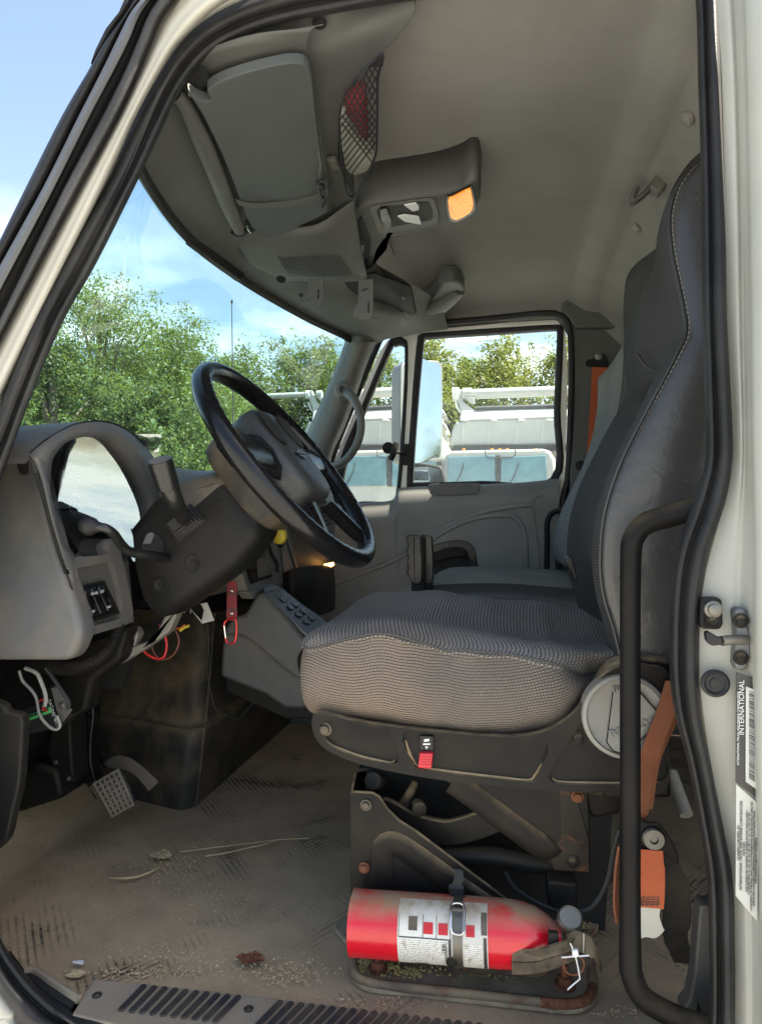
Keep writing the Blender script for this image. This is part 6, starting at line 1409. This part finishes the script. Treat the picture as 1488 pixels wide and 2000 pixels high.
gasket('quarter_gasket', W2o, W2i, fd)
poly('window_glass', [D(x, y, .018) for x, y in ((804, 655), (1092, 638), (1080, 942), (796, 950))], (0, .003, 0), 'side_glass', fd, bevel=0)
poly('quarter_glass', [D(x, y, .016) for x, y in ((760, 665), (792, 662), (792, 760), (776, 982), (660, 985), (664, 905), (706, 800))], (0, .003, 0), 'side_glass', fd, bevel=0)
# quarter light latch
lt = box('latch_plate', D(793, 888, -.012), (.022, .008, .075), 'plastic_black', fd, bevel=.002)
tube('latch_arm', [D(793, 886, -.014), D(778, 884, -.03), D(770, 880, -.035)], .0065, 'plastic_black', lt, n=8)
tube('latch_grip', [D(774, 866, -.04), D(770, 880, -.045), D(763, 898, -.04)], [.010, .012, .010], 'plastic_black', lt, n=10)
lathe('latch_disc', [(.021, 0), (.021, .004), (.016, .006), (.009, .004), (.006, .007), (0, .007)], D(758, 875, -.004), (0, -1, 0), 'plastic_black', lt, n=24)
# trim panel with its shaped shoulder
rows = []
xs = [(560, 985), (640, 985), (690, 984), (745, 981), (768, 976), (776, 958), (790, 953), (860, 950), (940, 947), (1020, 943), (1080, 937), (1092, 936)]
for f, dy in ((0, .0), (0.0, -.030), (.04, -.048), (.10, -.052), (.2, -.040), (.35, -.032), (.7, -.03), (1.0, -.028)):
    rows.append([D(x - (8 if x > 1000 else 0) * f, y + f * 330 + (f * 60), dy) for x, y in xs])
tr_ = surf('trim_panel', rows, 'plastic_greydark', fd, ki=3, kj=3, uv=False, ang=180)
tr_.data.materials[0] = MATS['plastic_grey_door'] = M('plastic_grey_door', (.19, .194, .186), .5, grain=.3, dust=.35, upd=.3, dustc=(.19, .165, .13)).m
poly('shoulder_insert', cr_([D(x, y, -.053) for x, y in ((836, 948), (850, 945), (925, 943), (936, 946), (934, 955), (926, 965), (850, 968), (838, 958))], 40, True), (0, -.003, 0), 'plastic_greydark', tr_, bevel=.001)
def bead(pts, r_=.009, mat='plastic_grey_door'): return tube('trim_bead', [h_[0] for h_ in hits(tr_, pts, .0005) if h_], r_, mat, tr_, n=8, res=60, flat=(1, .6), upv=(0, 1, 0))
bead(((640, 1145), (700, 1122), (760, 1098), (800, 1076), (840, 1046), (890, 1018), (950, 998), (1000, 989), (1038, 985)))
bead(((838, 1058), (870, 1036), (920, 1014), (970, 1006), (1000, 1008), (1018, 1025), (1026, 1060), (1027, 1130)))
bead(((800, 1120), (786, 1128), (778, 1112), (785, 1085), (810, 1065), (845, 1045)), .005)
bead(((1095, 962), (1060, 966), (1042, 974), (1040, 1000), (1048, 1060), (1052, 1130)), .005)
hp_ = poly('handle_pocket', cr_([h_[0] for h_ in hits(tr_, ((800, 1122), (795, 1100), (806, 1080), (840, 1066), (880, 1056), (910, 1057), (926, 1070), (931, 1095), (932, 1125), (870, 1128)), .004)], 50, True), (0, .006, 0), 'plastic_gloss', tr_, bevel=.003)
poly('pocket_floor', cr_([h_[0] for h_ in hits(tr_, ((812, 1118), (815, 1100), (845, 1080), (880, 1068), (905, 1070), (915, 1085), (918, 1118), (870, 1122)), .0065)], 40, True), (0, .002, 0), 'black_void', hp_, bevel=0)
strip('pull_handle', [h_[0] for h_ in hits(tr_, ((812, 1116), (835, 1098), (870, 1084), (905, 1080), (912, 1086)), .016)], .028, Vector((0, .6, .8)), .006, 'plastic_black', hp_)

# ================================================================== MIRROR OUTSIDE
mr = thing('door_mirror', P(842, 900, 2.75), 'tall outside mirror on the passenger door with a second round mirror below', 'mirror')
poly('housing', cr_([P(x, y, Y) for x, y, Y in ((782, 740, 2.76), (786, 712, 2.77), (800, 705, 2.81), (846, 704, 2.92), (862, 710, 2.955), (864.5, 740, 2.965), (864, 890, 2.965), (858, 898, 2.95), (800, 905, 2.81), (786, 900, 2.77), (782, 870, 2.76))], 60, True), (-.045, .05, 0), 'mirror_shell', mr, bevel=.012)
poly('mirror_glass', cr_([P(x, y, Y) for x, y, Y in ((800, 712, 2.800), (846, 709, 2.91), (858, 714, 2.94), (861, 740, 2.95), (860, 880, 2.95), (850, 888, 2.92), (800, 893, 2.800))], 50, True), (-.003, .003, 0), 'mirror_face', mr, bevel=0)
poly('wide_angle_shell', cr_([P(x, y, 2.84) for x, y in ((792, 906), (850, 908), (864, 916), (866, 960), (800, 966))], 40, True), (0, .08, 0), 'rubber', mr, bevel=.01)
surf('wide_angle_glass', [[P(x, y, Y) for x, y, Y in r] for r in ([(800, 914, 2.79), (830, 912, 2.81), (858, 916, 2.835)], [(800, 936, 2.775), (830, 936, 2.795), (860, 936, 2.83)], [(800, 960, 2.79), (830, 960, 2.81), (860, 958, 2.835)])], 'mirror_face', mr, ki=5, kj=5, uv=False, ang=180)

# ================================================================== TRUCKS IN THE YARD
TY = 12.0
def truck(name, label, ox, Y, left=False, xr=0, group='white boom trucks parked beyond the far window'):
    """boom truck seen nose on; pixel outlines of the truck behind the far window shifted by ox"""
    t = thing(name, (P(970 + ox, 1000, Y).x, Y, 0), label, 'truck', group)
    q = lambda px, py, dy=0: P(px + ox, py, Y + dy)
    gz = lambda px, dy=0: Vector((q(px, 1000, dy).x, Y + dy, .55))
    cb = poly('cab_body', [q(862, 950), q(865, 900), q(872, 886), q(884, 880), q(1060, 876), q(1075, 880), q(1084, 896), q(1090, 950), gz(1092), gz(858)], (0, 1.8, 0), 'truck_white', t, bevel=.06)
    poly('grille', [gz(900, -.02) + Vector((0, 0, .1)), gz(1050, -.02) + Vector((0, 0, .1)), q(1048, 1010, -.02), q(902, 1010, -.02)], (0, .03, 0), 'truck_dark', cb, bevel=.01)
    for a_, b_ in ((872, 968), (976, 1068)):
        poly('windscreen', [q(a_ + 2, 893, -.03), q(b_ - 2, 889, -.03), q(b_, 948, -.03), q(a_, 950, -.03)], (0, .035, 0), 'truck_glass', cb, bevel=.015)
    poly('windscreen_post', [q(968, 890, -.04), q(976, 890, -.04), q(977, 950, -.04), q(969, 950, -.04)], (0, .04, 0), 'truck_dark', cb, bevel=0)
    tube('wiper', [q(884, 952, -.08), q(900, 925, -.06), q(905, 905, -.05)], .010, 'truck_dark', cb, n=5, res=5)
    tube('wiper', [q(990, 952, -.08), q(1005, 928, -.06), q(1012, 905, -.05)], .010, 'truck_dark', cb, n=5, res=5)
    for px in (905, 960, 975, 990, 1045): lathe('marker_lamp', [(.03, 0), (.028, .025), (0, .03)], q(px, 879, .1), ZV, 'marker_amber', cb, n=10)
    tube('front_rack', [q(948, 879, -.1), q(948, 889, -.14), q(955, 894, -.16), q(1000, 893, -.16), q(1006, 888, -.14), q(1006, 878, -.1)], .012, 'truck_dark', t, n=6, straight=True)
    for sx_ in (858, 1094):
        mm = poly('cab_mirror', [q(sx_ - 6, 900, -.1), q(sx_ + 6, 900, -.1), q(sx_ + 6, 935, -.1), q(sx_ - 6, 935, -.1)], (0, .06, 0), 'truck_dark', cb, bevel=.01)
        tube('mirror_arm', [q(sx_, 898, -.07), q(sx_ + (10 if sx_ < 900 else -10), 892, 0)], .012, 'truck_dark', cb, n=5, res=3)
    poly('roof_seam', [q(880, 884, -.012), q(1066, 880, -.012), q(1066, 881.5, -.012), q(880, 885.5, -.012)], (0, .02, 0), 'truck_pale', cb, bevel=0)
    poly('mesh_guard', [q(930, 880, 1.85), q(1040, 877, 1.85), q(1040, 872, 1.85), q(930, 873, 1.85)], (0, .03, 0), 'truck_dark', t, bevel=0)
    # chip box over and behind the cab
    bx = poly('chip_box', [q(877, 871, 2.0), q(883, 838, 2.0), q(890, 824, 2.0), q(912, 820, 2.0), q(1140 - xr, 812, 2.0), q(1160 - xr, 830, 2.0), q(1160 - xr, 868, 2.0)], (0, 5.0, 0), 'truck_white', t, bevel=.05)
    poly('box_lid', [q(896, 822, 1.98), q(900, 802, 2.2), q(930, 800, 2.2), q(1150 - xr, 794, 2.2), q(1160 - xr, 812, 1.98)], (0, 4.6, 0), 'truck_white', bx, bevel=.04)
    poly('box_skirt', [q(884, 880, 1.9), q(884, 872, 1.9), q(1160 - xr, 869, 1.9), q(1160 - xr, 880, 1.9)], (0, .1, 0), 'truck_dark', bx, bevel=0)
    tube('lid_rail', [q(930, 798, 2.2), q(1160 - xr, 791, 2.2)], .05, 'truck_dark', bx, n=6, res=4)
    for px in (905, 955, 1010, 1060): tube('box_seam', [q(px, 826, 1.985), q(px - 2, 868, 1.985)], .008, 'truck_pale', bx, n=4, res=3)
    for px in (900, 958, 1012, 1066): poly('box_hinge', [q(px, 818, 1.95), q(px + 12, 818, 1.95), q(px + 12, 822, 1.95), q(px, 822, 1.95)], (0, .06, 0), 'truck_pale', bx, bevel=.005)
    # boom
    bmq = tube('boom', [q(890, 771, 3.0), q(1000 - xr * .5, 767, 3.0), q(1160 - xr, 761, 3.0)] if not left else [q(890, 771, 3.0), q(820, 774, 3.0), q(700, 780, 3.0)], [.11, .11, .105], 'truck_white', t, n=14, res=12)
    lathe('boom_collar', [(.14, -.1), (.14, .1), (0, .1)], q(912, 770, 3.0), XV, 'truck_white', bmq, n=16)
    lathe('boom_collar', [(.16, -.07), (.16, .07), (0, .07)], q(890, 771, 3.0), XV, 'truck_pale', bmq, n=16)
    poly('elbow', [q(884, 764, 2.9), q(897, 762, 2.9), q(906, 785, 2.9), q(928, 802, 2.9), q(900, 812, 2.9), q(896, 790, 2.9)], (0, .25, 0), 'truck_white', t, bevel=.03)
    poly('elbow_guard', [q(907, 776, 2.85), q(926, 776, 2.85), q(928, 787, 2.85), q(918, 786, 2.85)], (0, .2, 0), 'truck_white', t, bevel=.01)
    tube('strut', [q(890, 785, 2.95), q(893, 795, 2.95), q(900, 806, 2.95)], .03, 'truck_pale', t, n=6, res=6)
    for px in (880, 1070):
        w = lathe('wheel', [(.25, 0), (.46, .02), (.5, .08), (.5, .22), (.46, .28), (.25, .3)], Vector((q(px, 1000, .9).x, Y + .9, .5)), XV, 'tyre', t, n=20)
    poly('chassis', [gz(880, 1.8), gz(1070, 1.8), gz(1070, 1.8) + Vector((0, 0, .5)), gz(880, 1.8) + Vector((0, 0, .5))], (0, 5, 0), 'truck_dark', t, bevel=0)
    for (px, yy) in ((880, 6.2), (1070, 6.2)):
        lathe('wheel', [(.25, 0), (.46, .02), (.5, .08), (.5, .22), (.46, .28), (.25, .3)], Vector((q(px, 1000, yy).x, Y + yy, .5)), XV, 'tyre', t, n=20)
    return t
truck('boom_truck', 'white boom truck whose cab and tall box fill the passenger window', 0, TY)
truck('boom_truck', 'white boom truck seen through the quarter light beside the front pillar', -212, TY + .4, xr=96)
truck('boom_truck', 'white boom truck whose boom end shows past the steering wheel', -288, TY + 9.5, True)
truck('boom_truck', 'white boom truck parked furthest toward the rear, mostly behind the seats', 255, TY + .2)

# whip antenna on the front of the truck
aw = thing('whip_antenna', P(456, 900, 2.9), 'thin dark whip antenna standing beyond the windscreen', 'antenna')
tube('rod', [P(453, 592, 2.9), P(455, 760, 2.9), P(457, 960, 2.9)], [.0022, .003, .004], 'wire_black', aw, n=6, res=6)
lathe('tip', [(0, -.006), (.005, 0), (.005, .012), (0, .016)], P(453, 592, 2.9), ZV, 'rubber', aw, n=8)
lathe('mount', [(.02, 0), (.02, .03), (.008, .06), (0, .06)], P(457, 975, 2.9), ZV, 'rubber', aw, n=12)
# nose of our own truck, outside the windscreen
hood = [[Vector((x, y, CAMZ + z + .02 - .06 * ((y - 1.65) / .8) ** 2)) for y in (.95, 1.2, 1.65, 2.1, 2.35)] for x, z in ((-1.02, .02), (-1.3, -.02), (-1.8, -.08), (-2.2, -.18), (-2.35, -.42), (-2.38, -.9))]
surf('hood', hood, 'paint_white', cab, ki=3, kj=3, uv=False, ang=180)
poly('roof', [Vector((x, y, CZ + .07)) for x, y in ((-.62, .98), (.85, .98), (.85, 2.32), (-.62, 2.32))], (0, 0, .05), 'paint_white', cab, bevel=.03)
poly('back_panel', [Vector((.86, y, z)) for y, z in ((.88, .6), (2.45, .6), (2.42, CZ), (.95, CZ))], (.03, 0, 0), 'paint_white', cab, bevel=.01)
poly('under_floor', [Vector((x, y, FLOOR - .04)) for x, y in ((-1.25, .92), (.86, .92), (.86, 2.46), (-1.25, 2.46))], (0, 0, -.04), 'truck_dark', cab, bevel=0)
poly('front_side_panel', [Vector((x, .93, z)) for x, z in ((-1.5, .6), (-.98, .6), (-.92, 1.2), (-.80, CAMZ + .05), (-1.05, CAMZ + .02), (-1.5, CAMZ - .1))], (0, .03, 0), 'paint_white', cab, bevel=.01)
poly('far_side_panel', [Vector((x, 2.40, z)) for x, z in ((-1.5, .6), (-.62, .6), (-.62, CAMZ + .05), (-.75, CAMZ + .1), (-1.05, CAMZ + .02), (-1.5, CAMZ - .1))], (0, .03, 0), 'black_void', cab, bevel=0)

# ================================================================== TREES
def tree(px, top, Y, w, mat, label, seed, base_w=.28, low=0.10, n=6500, leaf=.17, lean=0):
    """tapered trunk, limbs, crown of leaf faces in clumps; px/top are where its tip shows"""
    rg = random.Random(seed)
    tip = P(px, top, Y); H = tip.z; x0 = tip.x
    t = thing('broadleaf_tree', (x0, Y, 0), label, 'tree', 'trees along the edge of the yard')
    trunk = [Vector((x0, Y, -.1)), Vector((x0 + .1, Y, H * .25)), Vector((x0 - .05, Y + .1, H * .5)), Vector((x0 + lean, Y, H * .85))]
    bm = bmesh.new()
    def limb(pts, r0, r1):
        cp_ = cr_(pts, 9); fr = frames(cp_); prev = None
        for i, c in enumerate(cp_):
            T, u, w_ = fr[i]; r_ = r0 + (r1 - r0) * i / 8
            ring = [bm.verts.new(c + (u * math.cos(2 * math.pi * s / 7) + w_ * math.sin(2 * math.pi * s / 7)) * r_) for s in range(7)]
            if prev:
                for s in range(7): bm.faces.new((prev[s], prev[(s + 1) % 7], ring[(s + 1) % 7], ring[s]))
            prev = ring
    limb(trunk, base_w, base_w * .2)
    lobes = []
    nl = 26
    for i in range(nl):
        h = low + (1 - low) * (i + rg.random()) / nl; prof_ = math.sin(min(1, (h - low) / (1 - low) * .93 + .12) * math.pi) ** .6
        a_ = rg.random() * 6.283; rad_ = w * prof_ * rg.uniform(.35, .85)
        c = Vector((x0 + lean * h + math.cos(a_) * rad_, Y + math.sin(a_) * rad_ * .8, H * h * .97))
        lobes.append((c, w * rg.uniform(.32, .50) * (.55 + .45 * prof_)))
        st_ = trunk[0].lerp(trunk[3], max(.15, h - .22)); st_.x = x0 + lean * h * .6
        limb([st_, st_.lerp(c, .5) + Vector((0, 0, .3)), c], base_w * .30, base_w * .06)
    lobes.append((Vector((x0 + lean, Y, H - w * .25)), w * .3))
    me = bpy.data.meshes.new('trunk'); bm.to_mesh(me); bm.free(); link('trunk', me, 'bark', t)
    rs = np.random.RandomState(seed)
    tot = sum(r_ ** 2 for c, r_ in lobes); PP, DD = [], []
    for c, r_ in lobes:
        m_ = int(n * r_ ** 2 / tot); ca = np.array(c)
        nsub = 26
        sc_ = ca + rs.normal(0, 1, (nsub, 3)) * np.array([.5, .5, .42]) * r_; sr = r_ * rs.uniform(.18, .42, nsub)
        d = rs.normal(0, 1, (m_, 3)); d /= np.linalg.norm(d, axis=1)[:, None]
        idx = rs.randint(0, nsub, m_); p = sc_[idx] + d * (sr[idx] * rs.uniform(.45, 1.1, m_))[:, None]
        far_ = rs.rand(m_) > .95; p[far_] = ca + d[far_] * (r_ * rs.uniform(.5, 1.12, far_.sum()))[:, None]
        PP.append(p); DD.append(d)
    p = np.concatenate(PP); d = np.concatenate(DD); m_ = len(p)
    nn = d + rs.normal(0, .6, (m_, 3)) + np.array([0, 0, .5]); nn /= np.linalg.norm(nn, axis=1)[:, None]
    u = np.cross(nn, rs.normal(0, 1, (m_, 3))); u /= np.linalg.norm(u, axis=1)[:, None]; v_ = np.cross(nn, u)
    s = (leaf * rs.uniform(.6, 1.4, m_))[:, None]
    quad = np.stack([p - u * s, p + v_ * s * .5 + nn * s * .12, p + u * s, p - v_ * s * .5 + nn * s * .12], 1).reshape(-1, 3)
    me = bpy.data.meshes.new('crown'); me.vertices.add(4 * m_); me.vertices.foreach_set('co', quad.astype(np.float32).ravel())
    me.loops.add(4 * m_); me.loops.foreach_set('vertex_index', np.arange(4 * m_, dtype=np.int32))
    me.polygons.add(m_); me.polygons.foreach_set('loop_start', np.arange(0, 4 * m_, 4, dtype=np.int32)); me.update(calc_edges=True)
    link('crown', me, mat, t, smooth=False)
    return t
TREES = [(-120, 610, 15, 3.4, 'leaf_dark', 'dark green tree at the left edge behind the windscreen pillar', 0.0),
 (195, 555, 15.5, 3.3, 'leaf_green', 'tallest nearby tree, light green top rising behind the instrument hood', .0),
 (322, 640, 17, 2.8, 'leaf_green', 'leafy tree reaching out to the right of the tallest tree', .5),
 (105, 650, 12, 2.2, 'leaf_dark', 'dense dark tree low in the windscreen corner', 0),
 (290, 760, 12, 2.0, 'leaf_dark', 'feathery low tree just above the instrument hood', 0),
 (30, 700, 20, 3.4, 'leaf_green', 'green tree filling the gap beside the windscreen pillar', 0),
 (240, 690, 21, 3.4, 'leaf_dark', 'dark green tree filling the view behind the two nearest trees', 0),
 (395, 735, 22, 3.0, 'leaf_dark', 'dark tree behind the top of the steering wheel', 0),
 (470, 690, 26, 3.3, 'leaf_green', 'bright green tree behind the whip antenna', 0),
 (560, 668, 27, 3.6, 'leaf_green', 'broad green tree in the middle of the windscreen', 0),
 (635, 665, 27, 3.3, 'leaf_green', 'round green tree beside the front pillar', 0),
 (740, 690, 28, 3.4, 'leaf_green', 'green tree behind the quarter light', 0),
 (835, 668, 28, 3.3, 'leaf_yellow', 'yellow green tree above the outside mirror', 0),
 (915, 700, 30, 3.0, 'leaf_dark', 'darker tree between the two brightest trees', 0),
 (985, 668, 27, 3.6, 'leaf_yellow', 'largest yellow green tree in the middle of the passenger window', 0),
 (1085, 676, 28, 3.2, 'leaf_yellow', 'yellow green tree at the rear edge of the passenger window', 0),
 (1190, 670, 30, 3.4, 'leaf_yellow', 'yellow green tree behind the far rear pillar', 0)]
for i, (px, top, Y, w, m_, lab, ln_) in enumerate(TREES):
    tree(px, top, Y, w, m_, lab, 11 + i, n=62000 if Y < 20 else 32000, leaf=.038 if Y < 20 else .064, lean=ln_)
def tree_at(x, y, h, w, m_, lab, seed):
    global P
    old = P; P = lambda px, py, Y: Vector((x, y, h))
    tree(0, 0, y, w, m_, lab, seed, n=12000, leaf=.13); P = old
tree_at(13.0, 6.4, 4.3, 2.2, 'leaf_yellow', 'bright green tree reflected in the outside mirror, beyond the rear of the cab', 51)
tree_at(17.5, 9.5, 4.8, 2.6, 'leaf_green', 'second tree beyond the rear of the cab, reflected in the outside mirror', 52)
# a hedge of undergrowth closes the view under the crowns
rg = random.Random(5); vs_, fs = [], []
for i in range(16000):
    x = rg.uniform(-26, 14); y = 33 + rg.uniform(-1.5, 1.5) + .1 * x; z = rg.random() ** .8 * (5.5 + 1.0 * math.sin(x * .7) + .8 * math.sin(x * 1.9))
    p = Vector((x, y, z)); nn_ = Vector((rg.gauss(0, 1), rg.gauss(-.8, 1), rg.gauss(.6, 1))).normalized(); u = nn_.orthogonal().normalized(); v_ = nn_.cross(u); s = rg.uniform(.16, .34); k_ = len(vs_)
    vs_ += [p - u * s, p + v_ * s * .6, p + u * s, p - v_ * s * .6]; fs.append((k_, k_ + 1, k_ + 2, k_ + 3))
tag(mk('undergrowth', vs_, fs, 'leaf_dark', None, fix=False, smooth=False), 'dark undergrowth under the trees at the yard edge', kind='stuff')

# ================================================================== DEBRIS ON THE FLOOR
def twig(pts, r_, label, mat='twig'):
    return tag(tube('dry_stalk', [PZ(x, y, FLOOR + .008 + (.004 if i % 2 else 0)) for i, (x, y) in enumerate(pts)], r_, mat, None, n=5, res=20), label, 'stalk')
twig(((352, 1664), (420, 1655), (480, 1648), (545, 1640), (605, 1637)), .0014, 'longest dry straw stalk lying across the floor mat')
twig(((402, 1672), (440, 1666), (480, 1657), (520, 1648), (548, 1637)), .0016, 'dry straw stalk crossing the longest one')
twig(((214, 1715), (250, 1715), (275, 1710), (300, 1700), (316, 1691)), [.001, .003, .003, .002, .001], 'pale curved dry leaf blade on the floor mat')
def scrap(cx, cy, s, label, mat, seed, cat='scrap'):
    rg = random.Random(seed); p0 = PZ(cx, cy, FLOOR + .009); rows = []
    for k_ in (.1, 1, 2, 3): rows.append([p0 + Vector((math.cos(a_ * .5236) * s * k_ / 3 * rg.uniform(.6, 1.2) * 1.6, math.sin(a_ * .5236) * s * k_ / 3 * rg.uniform(.6, 1.2), rg.uniform(0, .35) * s)) for a_ in range(12)])
    return tag(loft('scrap', rows, mat, None, cu=True, uv=False, cap=False, smooth=False), label, cat)
scrap(316, 1671, .017, 'crumpled pale leaf scrap in the middle of the floor', 'leaf_litter', 1)
scrap(156, 1881, .007, 'tiny white foil scrap near the front of the sill', 'clear_white', 2)
scrap(152, 1905, .012, 'brown curled leaf beside the sill plate', 'twig', 3)
scrap(490, 1873, .015, 'rust brown crumbled clump near the sill plate', 'rust', 4)
rg = random.Random(9); vs_, fs = [], []
def crumb(p, s):
    k_ = len(vs_)
    a_ = rg.random() * 6.28; c, sn = math.cos(a_), math.sin(a_)
    for dx, dy, dz in ((1, 0, .1), (-.5, .8, .2), (-.6, -.7, .1), (0, 0, .9)):
        vs_.append(p + Vector((dx * c - dy * sn, dx * sn + dy * c, dz)) * s * rg.uniform(.7, 1.3))
    fs.extend(((k_, k_ + 1, k_ + 3), (k_ + 1, k_ + 2, k_ + 3), (k_ + 2, k_, k_ + 3), (k_, k_ + 2, k_ + 1)))
for cx, cy, sx_, sy_, n_, s in ((320, 1690, 70, 25, 220, .0016), (430, 1650, 120, 12, 160, .0015), (330, 1870, 150, 22, 170, .0016), (560, 1905, 80, 24, 260, .0019), (400, 1750, 150, 70, 260, .0013), (300, 1900, 120, 10, 160, .0022), (700, 1965, 140, 14, 160, .0018), (480, 1560, 120, 60, 120, .0012), (1200, 1980, 60, 10, 50, .0018)):
    for i in range(n_):
        crumb(PZ(cx + rg.gauss(0, sx_ * .6), cy + rg.gauss(0, sy_ * .6), FLOOR + .006), s * rg.uniform(.5, 1.6))
tag(mk('crumbs', vs_, fs, 'leaf_litter', None, fix=False, smooth=False), 'pale crumbs and chaff scattered over the floor', kind='stuff')
vs_, fs = [], []
for cx, cy, sx_, sy_, n_, s in ((735, 1885, 40, 18, 320, .0028), (800, 1900, 60, 12, 140, .0026), (1120, 1790, 25, 40, 260, .0030), (1060, 1760, 50, 20, 160, .003), (950, 1900, 80, 12, 80, .002)):
    for i in range(n_): crumb(PZ(cx + rg.gauss(0, sx_ * .5), cy + rg.gauss(0, sy_ * .5), BZ + .001), s * rg.uniform(.5, 1.5))
M('foam_yellow', (.42, .34, .12), .9, dust=.4)
tag(mk('foam_crumbs', vs_, fs, 'foam_yellow', None, fix=False, smooth=False), 'yellow foam crumbs on the rusty seat base', kind='stuff')
